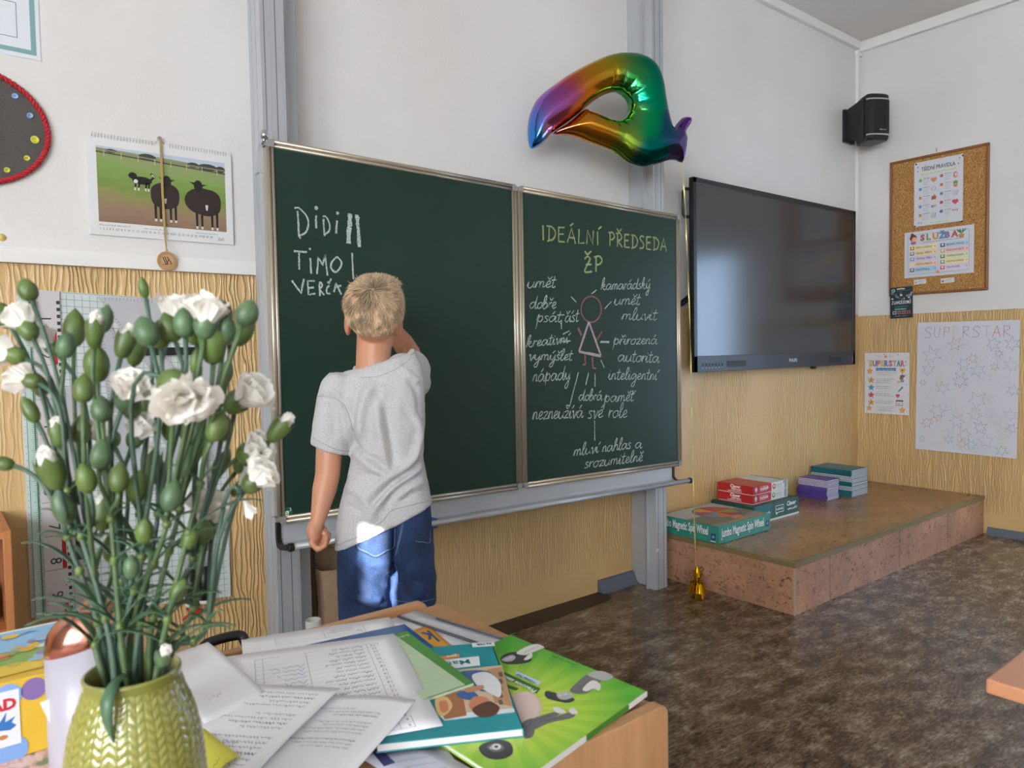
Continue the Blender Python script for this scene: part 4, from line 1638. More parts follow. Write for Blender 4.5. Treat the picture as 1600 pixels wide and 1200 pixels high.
def pile(cx, cy, z0, lx, ly, th, n, flips, cover, nm, descr, group, where, rz=0):
    first = workbook(nm, '', lx, ly, th-.0009, cover, group)
    random.seed(n)
    for i in range(n):
        t = first if i == 0 else copy_tree(first)
        fl = flips(i)
        a = rz+random.uniform(-.016, .016)+(PI if fl else 0)
        ox, oy = random.uniform(-.0035, .0035), random.uniform(-.0035, .0035)
        v = Vector((-lx/2, -ly/2, 0))
        v.rotate(Matrix.Rotation(a, 3, 'Z'))
        t.location = (cx+ox+v.x, cy+oy+v.y, z0+th*i)
        t.rotation_euler = (0, 0, a)
        t['label'] = '%s %s, %s of its pile' % (descr, where, ordinal(i, n))


PUR = mat('cover_purple', '#5f4aa0', .4, vary=.12, scale=20)
TQ = mat('cover_turquoise', '#1f6f7e', .4, vary=.1, scale=20)
pile(4.305, 2.370, zS, .142, .190, .0088, 14, lambda i: i >= 9, PUR, 'workbook', 'purple workbook', 'purple workbooks piled on the stage', 'on the stage', 0)
pile(4.552, 2.365, zS, .205, .268, .0092, 18, lambda i: i in (4, 5, 6, 10, 11, 12, 13), TQ, 'workbook', 'turquoise workbook', 'turquoise workbooks piled on the stage', 'by the stage corner', 0)

# ================================================================== left part of the front wall
FY = Vector((0, -1, 0))


def front_sheet(x, z, y, mb=None):
    return Sheet((x, y, z), (1, 0, 0), (0, 0, 1), FY, mb)


# calendar
cx0, cz0_, cw, chh = .387, 1.552, .421, .298
t = thing('wall_calendar', 'wire-bound wall calendar with a photo of dark sheep in a field', 'calendar', (cx0, YF, cz0_))
s = front_sheet(cx0, cz0_, YF-.009)
s.slab(0, 0, cw, chh, mat('calendar_paper', '#dcdcdc', .5), .0085)
px0, pz0, px1, pz1 = .025, .040, cw-.022, chh-.032
s.mb.build('pages', parent=t)
m, nt, b, N, L = nodes('photo_meadow')
tc = N('TexCoord')
sx_n = N('SeparateXYZ')
L(tc.outputs['Generated'], sx_n.inputs[0])
nz = N('TexNoise', Scale=9.0, Detail=6.0)
mp = N('Mapping')
mp.inputs['Scale'].default_value = (1, 1, 2.5)
L(tc.outputs['Generated'], mp.inputs['Vector'])
L(mp.outputs['Vector'], nz.inputs['Vector'])
ad = N('Math', operation='MULTIPLY_ADD')
ad.inputs[1].default_value = .34
L(nz.outputs['Fac'], ad.inputs[0])
sl_ = N('Math', operation='MULTIPLY_ADD')
sl_.inputs[1].default_value = .10
L(sx_n.outputs['X'], sl_.inputs[0])
L(sx_n.outputs['Z'], sl_.inputs[2])
L(sl_.outputs[0], ad.inputs[2])
r = ramp_of(N, [(.12, '#7c6252'), (.40, '#957a62'), (.58, '#8a8a52'), (.68, '#748c44'), (.92, '#7f9c50'), (1.0, '#8a9a62')])
L(ad.outputs[0], r.inputs['Fac'])
L(r.outputs['Color'], b.inputs['Base Color'])
b.inputs['Roughness'].default_value = .4
s = front_sheet(cx0, cz0_, YF-.0092)
s.rect(px0, pz0, px1, pz1, m, .5)
s.mb.build('photo_ground', parent=t)
s = front_sheet(cx0, cz0_, YF-.0094)
sky_, tree_, fence_ = ink('#b9c3d2'), ink('#3a4434'), ink('#4a3e36')
s.face([(px0, pz1), (px1, pz1), (px1, pz1-.022), (px0+.2, pz1-.012), (px0, pz1-.006)], sky_, 1)
for x, w_, h_ in ((.065, .03, .008), (.165, .05, .016), (.30, .035, .012), (.345, .06, .018), (.385, .03, .016)):
    s.disc(x, pz1-.010-.03*(x-.02)/.4*.5, w_/2, tree_, 1.5, ry=h_/2+.002)
s.line([(px0, pz1-.010), (px0+.15, pz1-.020), (px1, pz1-.026)], .004, ink('#8a7f74'), 1.8)
s.line([(px0, pz1-.018), (px1, pz1-.036)], .004, fence_, 2)
for k in range(8):
    s.line([(px0+.02+.047*k, pz1-.012-.002*k), (px0+.02+.047*k, pz1-.030-.002*k)], .0015, ink('#c9c4ba'), 2.2)
SHB, SHD, SHW = ink('#2e231e'), ink('#191515'), ink('#d8d4d0')


def sheep(x, z, r_, dirn):
    body = [(x+a, z+b_) for a, b_ in [(-r_, .0), (-r_*.9, r_*.6), (-.4*r_, r_*.95), (.4*r_, r_*.95), (r_*.9, r_*.6), (r_, 0), (r_*.85, -.6*r_), (.3*r_, -.9*r_), (-.3*r_, -.9*r_), (-.85*r_, -.6*r_)]]
    s.face([(p.x, p.y) for p in smooth_path([(a, b_, 0) for a, b_ in body], 4, True)], SHB, 3)
    for dx in (-.7, -.35, .35, .7):
        lx = x+dx*r_
        s.face([(lx-.004, z-.5*r_), (lx+.004, z-.5*r_), (lx+.003, z-1.75*r_), (lx-.003, z-1.75*r_)], SHD, 2.6)
        s.face([(lx-.0035, z-1.72*r_), (lx+.0035, z-1.72*r_), (lx+.003, z-1.9*r_), (lx-.003, z-1.9*r_)], SHW, 2.9)
    s.disc(x+dirn*.5*r_, z+1.15*r_, .30*r_, SHD, 3.4, ry=.42*r_)
    s.face([(x+dirn*.5*r_-.6*r_, z+1.4*r_), (x+dirn*.5*r_-.2*r_, z+1.15*r_), (x+dirn*.5*r_, z+1.35*r_)], SHD, 3.5)
    s.face([(x+dirn*.5*r_+.6*r_, z+1.3*r_), (x+dirn*.5*r_+.2*r_, z+1.1*r_), (x+dirn*.5*r_, z+1.3*r_)], SHD, 3.5)
    s.face([(x-.10*r_, z-.15*r_), (x+.10*r_, z-.15*r_), (x+.04*r_, z-.55*r_), (x-.06*r_, z-.5*r_)], SHW, 3.8)


sheep(.213, .135, .042, .3)
s.disc(.325, .132, .055, SHB, 3.05, ry=.043)
sheep(.338, .128, .045, -1.1)
# dog
s.disc(.148, .176, .028, SHD, 3, ry=.012)
s.disc(.122, .188, .012, SHD, 3.2, ry=.010)
s.face([(.122, .193), (.107, .188), (.118, .183)], SHD, 3.3)
s.line([(.172, .180), (.184, .192), (.174, .199)], .006, SHD, 3.2)
s.line([(.176, .197), (.184, .191)], .003, SHW, 3.5)
for dx in (-.018, -.008, .012, .02):
    s.line([(.148+dx, .170), (.148+dx-.003, .148)], .005, SHD, 3)
    s.line([(.148+dx-.0025, .152), (.148+dx-.003, .146)], .0045, SHW, 3.3)
s.disc(.130, .172, .006, SHW, 3.4)
s.mb.build('photo', parent=t)
s = front_sheet(cx0, cz0_, YF-.0092)
s.text('1  2  3  4  5  6/7  8  9  10  11  12  13/14  15  16  17  18  19  20/21  22  23  24  25  26  27/28  29  30', .028, .016, .009, INK, 1, width=.325)
s.text('Září', cw-.052, .010, .012, INK, 1, slant=.2)
s.scrawl(.026, .029, .11, .005, INK, 1, .0007)
s.scrawl(.15, .028, .21, .004, INK, 1, .0006)
s.scrawl(.30, .028, .37, .004, INK, 1, .0006)
s.mb.build('dates', parent=t)
q = MB()
for k in range(46):
    x = cx0+.016+k*(cw-.032)/45
    if .185 < x-cx0 < .225:
        continue
    q.tube([(x-.0012, YF-.010, cz0_+chh-.008), (x-.0012, YF-.0125, cz0_+chh-.002), (x, YF-.010, cz0_+chh+.004), (x+.001, YF-.003, cz0_+chh+.003)], .0009, 5, mat('binding_wire', '#b9b9b9', .4))
q.build('wire_binding', parent=t)
q = MB()
q.tube([(cx0+.19, YF-.006, cz0_+chh+.002), (cx0+.203, YF-.008, cz0_+chh+.016), (cx0+.216, YF-.006, cz0_+chh+.002)], .0013, 6, M_ALU)
q.lathe([(.006, 0), (.006, .004), (.003, .012), (.004, .014), (0, .015)], 12, (cx0+.203, YF-.001, cz0_+chh+.018), mat('chrome', '#c8cacc'), ax=(0, -1, 0))
q.build('hook', parent=t)
# wooden medal on a cord
mz = 1.483
t = thing('wooden_medal', 'round wooden medal hanging on a cord over the calendar', 'medal', (.593, YF-.012, mz))
WM = wood('medal_wood', '#b98f62', '#caa478', .5, 0)
mc = Vector((.593, YF-.0285, mz))
q = MB()
q.lathe([(.0, 0), (.0285, 0), (.030, .001), (.030, .004), (.0285, .005), (0, .005)], 36, mc, WM, ax=(0, -1, 0), smooth=False)
q.build('disc', parent=t)
s = Sheet(mc+Vector((0, -.0052, 0)), (1, 0, 0), (0, 0, 1), FY)
BR = ink('#4a2f1c')
s.line([(.0255*math.cos(2*PI*k/30), .0255*math.sin(2*PI*k/30)) for k in range(30)], .0007, BR, 1, True)
s.line([(.020*math.cos(2*PI*k/30), .020*math.sin(2*PI*k/30)) for k in range(30)], .0006, BR, 1, True)
for k in range(26):
    a = math.radians(-20+k*8.8)
    s.line([(.0213*math.cos(a), .0213*math.sin(a)), (.0242*math.cos(a+.03), .0242*math.sin(a+.03))], .0008, BR, 1)
for a, b_ in (((-.012, .010), (-.004, -.012)), ((-.007, .012), (.001, -.010)), ((.0, .012), (.012, -.008)), ((.004, .004), (-.002, -.012))):
    s.line([a, b_], .0028, BR, 1)
s.line([(-.014, -.012), (.014, -.010)], .0015, BR, 1)
s.mb.build('burnt_design', parent=t)
q = MB()
CM = mat('jute_cord', '#b59a64', .9, bump=.6, scale=500)
q.tube([(.590, YF-.0145, 1.868), (.590, YF-.0145, 1.70), (.5925, YF-.018, 1.56), (.593, YF-.0305, mz+.030)], .0022, 7, CM)
q.tube([(.593, YF-.0145, 1.866), (.5935, YF-.0145, 1.70), (.594, YF-.018, 1.56), (.5935, YF-.0305, mz+.030)], .0018, 7, CM)
q.ball((.5932, YF-.0305, mz+.032), .004, m=CM, nu=8, nv=6)
q.build('cord', parent=t)

# felt disc with buttons
fc = Vector((.105, YF, 1.826))
rx_, rz_ = .186, .158
t = thing('felt_clock_face', 'dark grey felt disc with red rope rim and coloured buttons', 'wall decoration', fc)
q = MB()
pts = [(fc.x+(rx_-.006)*math.cos(2*PI*k/64), YF-.006, fc.z+(rz_-.006)*math.sin(2*PI*k/64)) for k in range(64)]
q.prism(pts, (0, .005, 0), mat('felt_grey', '#55524f', .95, bump=.7, scale=260, vary=.15))
q.build('felt', parent=t)
q = MB()
n = 360
for ph in (0, PI):
    path = []
    for k in range(n+1):
        a = 2*PI*k/n
        tw_ = a*46+ph
        rr_ = .0036
        nx_, nz_ = math.cos(a), math.sin(a)
        path.append((fc.x+(rx_+rr_*math.cos(tw_))*nx_, YF-.010+rr_*math.sin(tw_), fc.z+(rz_+rr_*math.cos(tw_))*nz_))
    q.tube(path, .0046, 6, mat('rope_red', '#b5222c', .75, bump=.4, scale=300), caps=False)
q.build('rope_rim', parent=t)
for px, r_, cc in (((23.5, 150.5), .008, '#8fb0de'), ((47, 181), .008, '#8fb0de'), ((54.5, 218.5), .011, '#d3d04c'), ((42, 247.5), .0078, '#c8ca4a'), ((11, 266), .0078, '#cfd04e')):
    p = at_y(px[0], px[1], YF-.006)
    q = MB()
    bm_ = mat('button_'+cc, cc, .3)
    q.lathe([(0, .002), (r_*.55, .002), (r_*.7, .0042), (r_*.92, .0042), (r_, .003), (r_, 0)], 24, p, bm_, ax=(0, -1, 0))
    for e in (-1, 1):
        q.lathe([(.0012, 0), (.0012, .0005), (0, .0006)], 8, p+Vector((e*r_*.2, -.002, r_*.1)), ink('#6a6f50'), ax=(0, -1, 0))
    q.build('button', parent=t)

# certificate in the corner of the picture
p = at_y(66, 96, YF-.002)
s = front_sheet(p.x-.30, p.z, YF-.002)
s.slab(0, 0, .297, .42, mat('certificate_paper', '#dadee4', .5))
s.frame(.010, .012, .287, .408, .013, ink('#7fa3a6'), 1)
for z0_, z1_ in ((.052, .150), (.157, .250), (.257, .35)):
    s.frame(.05, z0_, .243, z1_, .0016, ink('#5a606c'), 1)
s.text('ice', .183, .214, .030, ink('#4a4f58'), 2)
s.scrawl(.193, .182, .222, .008, ink('#5a606c'), 2, .001)
o = s.mb.build('certificate')
tag(o, 'white sheet with teal border at the upper left of the wall', 'certificate')

# grid board with teaching instruments
gx0, gx1, gz0, gz1 = .198, .768, .385, 1.372
t = thing('grid_panel', 'white squared panel holding drawing instruments, low on the left wall', 'panel', (gx0, YF, gz0))
q = MB()
q.prism([(gx0, YF-.010, 1.383), (.197, YF-.010, .435), (.757, YF-.010, .373), (.777, YF-.010, 1.357)], (0, .0095, 0), mat('panel_white', '#c9d0ce', .35))
q.build('sheet', parent=t)
s = front_sheet(gx0, gz0, YF-.0102)
GR = ink('#5d7f80')
for k in range(1, 29):
    s.rect(.02*k, .03-.0022*k, .02*k+.0011, .99-.0009*k, GR, 1)
for k in range(0, 49):
    s.face([(.003, .058+.0195*k), (.003, .0592+.0195*k), (.566-(48-k)*.0003, .0592-.048+.0200*k), (.566-(48-k)*.0003, .058-.048+.0200*k)], GR, 1.4)
s.mb.build('squares', parent=t)


def instrument(name, label, parts, loc):
    t = thing(name, label, 'drawing instrument', loc)
    return t


# big numbered ruler
t = thing('board_ruler', 'white metre ruler with large digits and red and black marks', 'ruler', (.236, YF-.014, .42))
M_RUL = mat('ruler_white', '#c8c4c4', .4)
rx0, rx1 = .233, .301
q = MB()
q.box((rx0, YF-.016, .43), (rx1, YF-.0105, 1.378), M_RUL)
q.build('blade', parent=t)
s = front_sheet(rx0, 0, YF-.0162)
zz0 = .5639
for k in range(10):
    z = zz0+(8-k)*.1
    if not .44 < z < 1.36:
        continue
    s.rect(.002, z, .058, z+.0012, INK, 1)
    s2 = Sheet(s.P(.016, z+.036, 0), (0, 0, -1), (1, 0, 0), FY, s.mb)
    s2.text(str(k), 0, 0, .042, INK, 1)
    if k % 2 == 1:
        s.rect(.046, z-.098, .057, z-.002, ink('#a3202c'), 1)
    else:
        s.face([(.050, z-.05), (.055, z-.05), (.0525, z-.046)], INK, 1)
for k in range(46):
    z = .44+.02*k
    s.rect(.059, z, .0675, z+.010, INK, 1)
s.mb.build('scale_print', parent=t)
# transparent rulers left and right of it
for nm, lab, x0, x1, cc in (('clear_ruler', 'clear ruler with green edge left of the metre ruler', .206, .228, '#bcd0c8'), ('clear_ruler', 'clear ruler with fine marks right of the metre ruler', .304, .352, '#b5b3b6')):
    q = MB()
    q.box((x0, YF-.0145, .43), (x1, YF-.0105, 1.36 if x0 < .3 else 1.10), mat('ruler_'+cc, cc, .3))
    s = front_sheet(x0, 0, YF-.0147, q)
    for k in range(150 if x0 < .3 else 108):
        z = .44+.006*k
        s.rect(x1-x0-.003-(.006 if k % 5 else .010), z, x1-x0-.003, z+.0009, ink('#4a5a55'), 1)
    s.rect(x1-x0-.0035, .435, x1-x0-.0005, 1.355 if x0 < .3 else 1.095, ink('#2f7a50'), 1.4)
    s.rect(.001, .435, .0022, 1.09, ink('#2f7a50'), 1.4)
    o = q.build(nm)
    tag(o, lab, 'ruler')


def triangle(label, A, B, C, m, y, inner=.28):
    t = thing('set_square', label, 'set square', (A[0], YF-y, min(A[1], B[1], C[1])))
    pts = [Vector((p[0], YF-y, p[1])) for p in (A, B, C)]
    G = (pts[0]+pts[1]+pts[2])/3
    q = MB()
    inn = [G+(p-G)*inner for p in pts]
    for i in range(3):
        j = (i+1) % 3
        q.prism([pts[i], pts[j], inn[j], inn[i]], (0, .003, 0), m)
    q.build('plate', parent=t)
    q = MB()
    for i in range(3):
        a, b_ = pts[i], pts[(i+1) % 3]
        d = (b_-a)
        n_ = int(d.length/.010)
        d.normalize()
        w_ = (G-(a+b_)/2)
        w_ = (w_-d*w_.dot(d)).normalized()
        for k in range(2, n_-1):
            h_ = .010 if k % 5 == 0 else .006
            p = a+d*.010*k+Vector((0, -.0003, 0))+w_*.003
            q.add([p-d*.0005, p+d*.0005, p+d*.0005+w_*h_, p-d*.0005+w_*h_], [(0, 1, 2, 3)], INK)
    q.build('scale_print', parent=t)


M_TRI = mat('set_square_clear', '#b9b9bd', .3)
triangle('large clear set square at the top of the squared panel', (.399, 1.366), (.752, 1.362), (.742, .80), M_TRI, .0145, .36)
triangle('second clear set square under the large one on the squared panel', (.396, 1.335), (.716, .762), (.43, .762), mat('set_square_clear2', '#aeb2b6', .3), .0185, .30)
q = MB()
q.box((.50, YF-.024, 1.187), (.70, YF-.019, 1.212), M_BLACK)
tag(q.build('holder_bar'), 'black bar holding the set squares on the squared panel', 'holder')
for x, lab in ((.625, 'black-handled white pointer, left of the pair on the squared panel'), (.668, 'black-handled white pointer, right of the pair on the squared panel')):
    t = thing('pointer_stick', lab, 'pointer', (x, YF-.03, .375))
    q = MB()
    q.tube([(x+.012, YF-.0285, .95), (x+.004, YF-.0285, .55)], .013, 12, mat('stick_white', '#d2d5d6', .35))
    q.build('stick', parent=t)
    q = MB()
    q.tube([(x+.004, YF-.0285, .50), (x, YF-.0285, .388)], .0165, 14, M_BLACK)
    q.build('handle', parent=t)
    q = MB()
    q.tube([(x+.0055, YF-.0285, .55), (x+.004, YF-.0285, .50)], .0168, 14, mat('stick_band', '#9ea3a5', .4))
    q.build('band', parent=t)
    q = MB()
    q.tube([(x, YF-.0285, .389), (x-.0003, YF-.0285, .376)], .015, 14, mat('stick_white', '#d2d5d6'))
    q.build('band', parent=t)
# black magnetic sweeper left of the flowers
p = at_y(75, 735, YF-.03)
q = MB()
q.box((p.x-.012, YF-.045, p.z-.07), (p.x+.022, YF-.017, p.z+.07), mat('eraser_grey', '#3c3c40', .5))
q.box((p.x-.010, YF-.052, p.z-.066), (p.x+.006, YF-.045, p.z+.066), mat('eraser_pad', '#5d5d62', .9))
tag(q.build('board_eraser', bevel=.004), 'dark grey board eraser clipped on the metre ruler', 'eraser')
p = at_y(124, 845, YF-.02)
q = MB()
q.box((p.x-.010, YF-.030, p.z-.055), (p.x+.014, YF-.0165, p.z+.045), mat('clip_black', '#2a2a2d', .5))
for k in range(10):
    q.box((p.x+.014, YF-.028, p.z-.050+.009*k), (p.x+.019, YF-.018, p.z-.046+.009*k), mat('clip_black', '#2a2a2d'))
tag(q.build('ruler_clip', bevel=.002), 'small black toothed clip beside the clear ruler', 'clip')
p = at_y(56, 485, YF-.02)
q = MB()
q.box((p.x-.02, YF-.026, p.z-.025), (p.x+.0, YF-.0105, p.z+.030), mat('clip_black', '#2a2a2d'))
for k in range(6):
    q.box((p.x-.02, YF-.028, p.z-.022+.009*k), (p.x+.0, YF-.026, p.z-.018+.009*k), mat('eraser_pad', '#5d5d62'))
tag(q.build('ruler_clip'), 'black ribbed clip at the top left of the squared panel', 'clip')
# small red plastic figure
p = at_y(303, 957, YF-.012)
q = MB()
RP = mat('red_plastic', '#c0201e', .3)
q.tube([p+Vector((-.036, 0, -.016)), p+Vector((-.012, -.006, .0)), p+Vector((.012, -.006, .004)), p+Vector((.030, 0, .0))], [.003, .006, .007, .004], 8, RP)
for a, b_ in (((-.012, 0), (-.02, .018)), ((.0, 0), (.004, -.018)), ((.012, .002), (.002, .020)), ((.012, .0), (.020, -.012)), ((-.012, -.002), (-.004, -.014))):
    q.tube([p+Vector((a[0], -.004, a[1])), p+Vector(((a[0]+b_[0])/2+.004, -.004, (a[1]+b_[1])/2)), p+Vector((b_[0], .002, b_[1]))], [.0035, .003, .0025], 6, RP)
tag(q.build('plastic_lizard'), 'small red plastic lizard stuck under the squared panel', 'toy')
q = MB()
q.box((p.x-.006, YF-.012, p.z+.016), (p.x+.020, YF-.001, p.z+.022), mat('clip_green', '#3d6a50', .5))
tag(q.build('panel_clip'), 'small green clip at the lower edge of the squared panel', 'clip')
# yellow sticker on the rail
p = at_y(3, 371, YF-.001)
q = MB()
q.lathe([(.010, 0), (.010, .0015), (0, .002)], 16, p, mat('sticker_yellow', '#cdb463', .6), ax=(0, -1, 0))
tag(q.build('sticker'), 'small yellow dot stuck just above the white rail', 'sticker')

# shelf at the left edge
t = thing('bookshelf', 'orange wooden shelf unit at the left edge by the wall', 'shelf', (-.45, 2.2, 0))
M_OR = wood('shelf_beech', '#b06c40', '#c4814f', .42, 2)
q = MB()
q.box((.121, 2.2, .002), (.139, YF-.004, .755), M_OR)
q.build('side_panel', parent=t, bevel=.0015)
q = MB()
q.box((-.75, 2.2, .002), (-.732, YF-.004, .755), M_OR)
q.build('side_panel', parent=t, bevel=.0015)
for z in (.735, .49, .245, .06):
    q = MB()
    q.box((-.732, 2.203, z), (.121, YF-.012, z+.018), M_OR)
    q.build('shelf_board', parent=t, bevel=.001)
q = MB()
q.box((-.732, YF-.012, .06), (.121, YF-.006, .735), mat('shelf_back', '#8a5a44', .6))
q.build('back_panel', parent=t)
random.seed(3)
for k in range(5):
    x = .085-.030*k
    h_ = .085+.015*random.random()
    q = MB()
    cc = ['#1d1b1f', '#8f8a86', '#1f1c20', '#6d625a', '#27252a'][k]
    q.box((x-.024, 2.26, .5085), (x, 2.42, .5085+h_), mat('shelf_book_'+cc, cc, .6))
    q.box((x-.022, 2.2595, .5105), (x-.002, 2.419, .507+h_), mat('book_pages', '#c6c3c4'))
    tag(q.build('book'), ['dark book nearest the side panel on the orange shelf', 'grey book on the orange shelf, second from the side panel', 'black book on the orange shelf, third from the side panel', 'brown book on the orange shelf, fourth from the side panel', 'charcoal book on the orange shelf, fifth from the side panel'][k], 'book', 'books on the orange shelf')

# paper bag and roll on the floor
t = thing('paper_bag', 'brown paper bag on the floor behind the boy', 'bag', (1.07, 2.40, 0))
M_KR = mat('kraft_paper', '#a0856a', .8, bump=.5, scale=35, vary=.1)
q = MB()
x0, x1, y0, y1 = 1.035, 1.36, 2.38, 2.495
zt = .43
rings = []
for z, e in ((.001, 0), (.15, .004), (.30, -.004), (zt, .006)):
    rings.append([(x0-e, y0, z), (x0+.05, y0-.012-e, z), (x1, y0-e, z), (x1+e, y1, z), (x0+.03, y1, z), (x0-e, (y0+y1)/2, z+.0)])
q.loft(rings, M_KR, smooth=False, caps=False)
q.add([tuple(p) for p in rings[0]], [(5, 4, 3, 2, 1, 0)], M_KR)
q.add([(x0+.02, y1-.004, .02), (x1-.004, y1-.004, .02), (x1-.004, y1-.004, zt+.03), (x0+.02, y1-.004, zt+.05)], [(0, 1, 2, 3)], M_KR)
o = q.build('paper', parent=t)
so_ = o.modifiers.new('thickness', 'SOLIDIFY')
so_.thickness = .0012
s = Sheet((x0+.055, y0-.0135, 0), (1, -.0, 0), (0, 0, 1), FY)
s.text('M', .062, .30, .05, INK, 1)
s.text('Z', .062, .245, .05, INK, 1)
s.mb.build('marker_writing', parent=t)
s = Sheet((x0+.022, y0-.0085, .17), (0, 0, 1), (-1, .24, 0), (-.24, -1, 0))
s.scrawl(0, -.010, .07, .016, ink('#4a3a2c'), 4, .002)
s.mb.build('stamp', parent=t)
p = at_y(489, 968, 2.10)
q = MB()
prof = [(.024, 0), (.024, p.z)]
q.lathe([(.023, .002), (.0235, p.z), (.0220, p.z), (.0215, .01)], 24, (p.x, p.y, 0), mat('roll_paper', '#c9c9c4', .6), close=False)
o = q.build('paper_roll')
tag(o, 'rolled white paper standing behind the desk by the column', 'paper roll')

# ================================================================== foil balloon, its ribbon and weight
BA = math.radians(-27)
b_dir = Vector((math.cos(BA), math.sin(BA), 0))
b_n = Vector((math.sin(BA), -math.cos(BA), 0))
b_o = at_y(1068, 250, 2.04)


def on_balloon(cx, cy):
    u, v = 780+cx/4.285, 30+cy/4.285
    d = ray(u, v)
    P = CO+d*((b_o-CO).dot(b_n)/d.dot(b_n))
    return ((P-b_o).dot(b_dir), P.z-b_o.z)


outer = [(190, 770), (200, 660), (240, 560), (290, 500), (370, 438), (470, 368), (600, 298), (730, 243), (830, 226), (920, 233), (1000, 263), (1060, 320), (1095, 410), (1115, 530), (1135, 640), (1162, 726), (1186, 704), (1225, 662), (1262, 655), (1284, 678), (1278, 706), (1246, 760),
         (1255, 800), (1247, 880), (1228, 957), (1190, 945), (1130, 945), (1060, 970), (970, 987), (890, 967), (830, 937), (760, 882), (680, 850), (580, 817), (500, 787), (430, 777), (358, 766)]
slit_up = [(470, 686), (566, 606)]
hole = [(600, 614), (650, 628), (720, 658), (780, 677), (820, 669), (850, 640), (863, 600), (856, 550), (820, 505), (770, 488), (700, 508), (640, 543), (572, 598)]
slit_dn = [(468, 684), (354, 762)]
tail_ = [(328, 792), (290, 832), (242, 862), (206, 858)]
raw = [on_balloon(*p) for p in outer+slit_up+hole+slit_dn+tail_]


def resample(P, step, closed=True):
    out = []
    n = len(P)
    for i in range(n):
        a, b_ = np.array(P[i]), np.array(P[(i+1) % n])
        k = max(1, int(np.linalg.norm(b_-a)/step))
        for j in range(k):
            out.append(tuple(a+(b_-a)*j/k))
    return out


sm = [(p.x, p.y) for p in smooth_path([(a, b_, 0) for a, b_ in raw], 4, True)]
bd = resample(sm, .007)
BD = np.array(bd)
NB = len(bd)


def inside(pt, poly):
    x, y = pt
    c_ = False
    j = len(poly)-1
    for i in range(len(poly)):
        if (poly[i][1] > y) != (poly[j][1] > y) and x < (poly[j][0]-poly[i][0])*(y-poly[i][1])/(poly[j][1]-poly[i][1]+1e-12)+poly[i][0]:
            c_ = not c_
        j = i
    return c_


def seg_dist(pts):
    A = BD
    B = np.roll(BD, -1, 0)
    AB = B-A
    L2 = (AB**2).sum(1)+1e-12
    out = []
    for p in pts:
        t = np.clip(((p-A)*AB).sum(1)/L2, 0, 1)
        out.append(np.sqrt(((A+AB*t[:, None]-p)**2).sum(1)).min())
    return np.array(out)


g = .0075
lo, hi = BD.min(0), BD.max(0)
cand = []
yy = lo[1]
row = 0
while yy < hi[1]:
    xx = lo[0]+(g/2 if row % 2 else 0)
    while xx < hi[0]:
        if inside((xx, yy), bd):
            cand.append((xx, yy))
        xx += g
    yy += g*.87
    row += 1
dd = seg_dist(np.array(cand))
cand = [p for p, d in zip(cand, dd) if d > g*.55]
inp = [Vector(p) for p in bd+cand]
res = geometry.delaunay_2d_cdt(inp, [(i, (i+1) % NB) for i in range(NB)], [], 0, 1e-5)
V2 = np.array([(v.x, v.y) for v in res[0]])
tri = []
for f in res[2]:
    c_ = V2[list(f)].mean(0)
    if inside(c_, bd):
        tri.append(tuple(f))
D2 = seg_dist(V2)
onb = D2 < 1e-4
hc = np.array(on_balloon(745, 590))
HB = np.array([on_balloon(*p) for p in hole])
R_, H_ = .080, .066
q_ = np.clip(D2/R_, 0, 1)
hh = H_*np.sqrt(np.clip(1-(1-q_)**2, 0, 1))
th_ = np.arctan2(V2[:, 1]-hc[1], V2[:, 0]-hc[0])
dh = np.array([np.sqrt(((HB-p)**2).sum(1)).min() for p in V2])
right = np.clip((V2[:, 0]-on_balloon(700, 500)[0])/.03, 0, 1)
pleat = (np.abs(np.sin(th_*9+.4))**14+.35*np.abs(np.sin(th_*37))**2)*np.exp(-(dh/.05)**2)*right
hh = hh*(1-.16*pleat)
rim = np.exp(-(D2/.018)**2)
hh = hh*(1-.10*rim*np.abs(np.sin(V2[:, 0]*210+V2[:, 1]*170)))
stops = [(200, 800, .05, .30, .85), (230, 680, .14, .28, .90), (300, 570, .42, .16, .72), (400, 520, .55, .13, .45), (460, 420, .74, .14, .12), (560, 400, .80, .32, .03), (680, 330, .70, .42, .03), (770, 290, .42, .46, .04), (850, 270, .06, .36, .12), (1000, 300, .0, .30, .20), (1050, 450, .0, .30, .20),
         (990, 500, .0, .42, .22), (950, 750, .0, .40, .16), (830, 800, .30, .46, .05), (700, 730, .70, .36, .03), (560, 680, .80, .32, .04), (400, 755, .86, .26, .07), (640, 800, .75, .33, .03), (350, 700, .45, .12, .45), (1000, 900, .0, .18, .18), (1120, 800, .02, .14, .26), (1200, 850, .16, .10, .36), (1240, 700, .18, .04, .34), (900, 430, .05, .38, .1), (860, 700, .12, .42, .1)]
SP_ = np.array([on_balloon(a, b_) for a, b_, *_ in stops])
SC_ = np.array([s_[2:] for s_ in stops])
wgt = np.exp(-((V2[:, None, :]-SP_[None])**2).sum(2)/(2*.030**2))+1e-9
colr = (wgt[:, :, None]*SC_[None]).sum(1)/wgt.sum(1)[:, None]
balloon = thing('foil_balloon', 'shiny rainbow foil balloon floating above the right end of the blackboard', 'balloon', b_o)
q = MB()
q.keep = True
n_ = len(V2)
q.tint = []
vs = []
for s_ in (1, -1):
    for i in range(n_):
        h_ = 0 if onb[i] else hh[i]*s_
        vs.append(b_dir*V2[i, 0]+Vector((0, 0, V2[i, 1]))+b_n*h_)
        q.tint.append((*(colr[i]*.85), 1))
fs = []
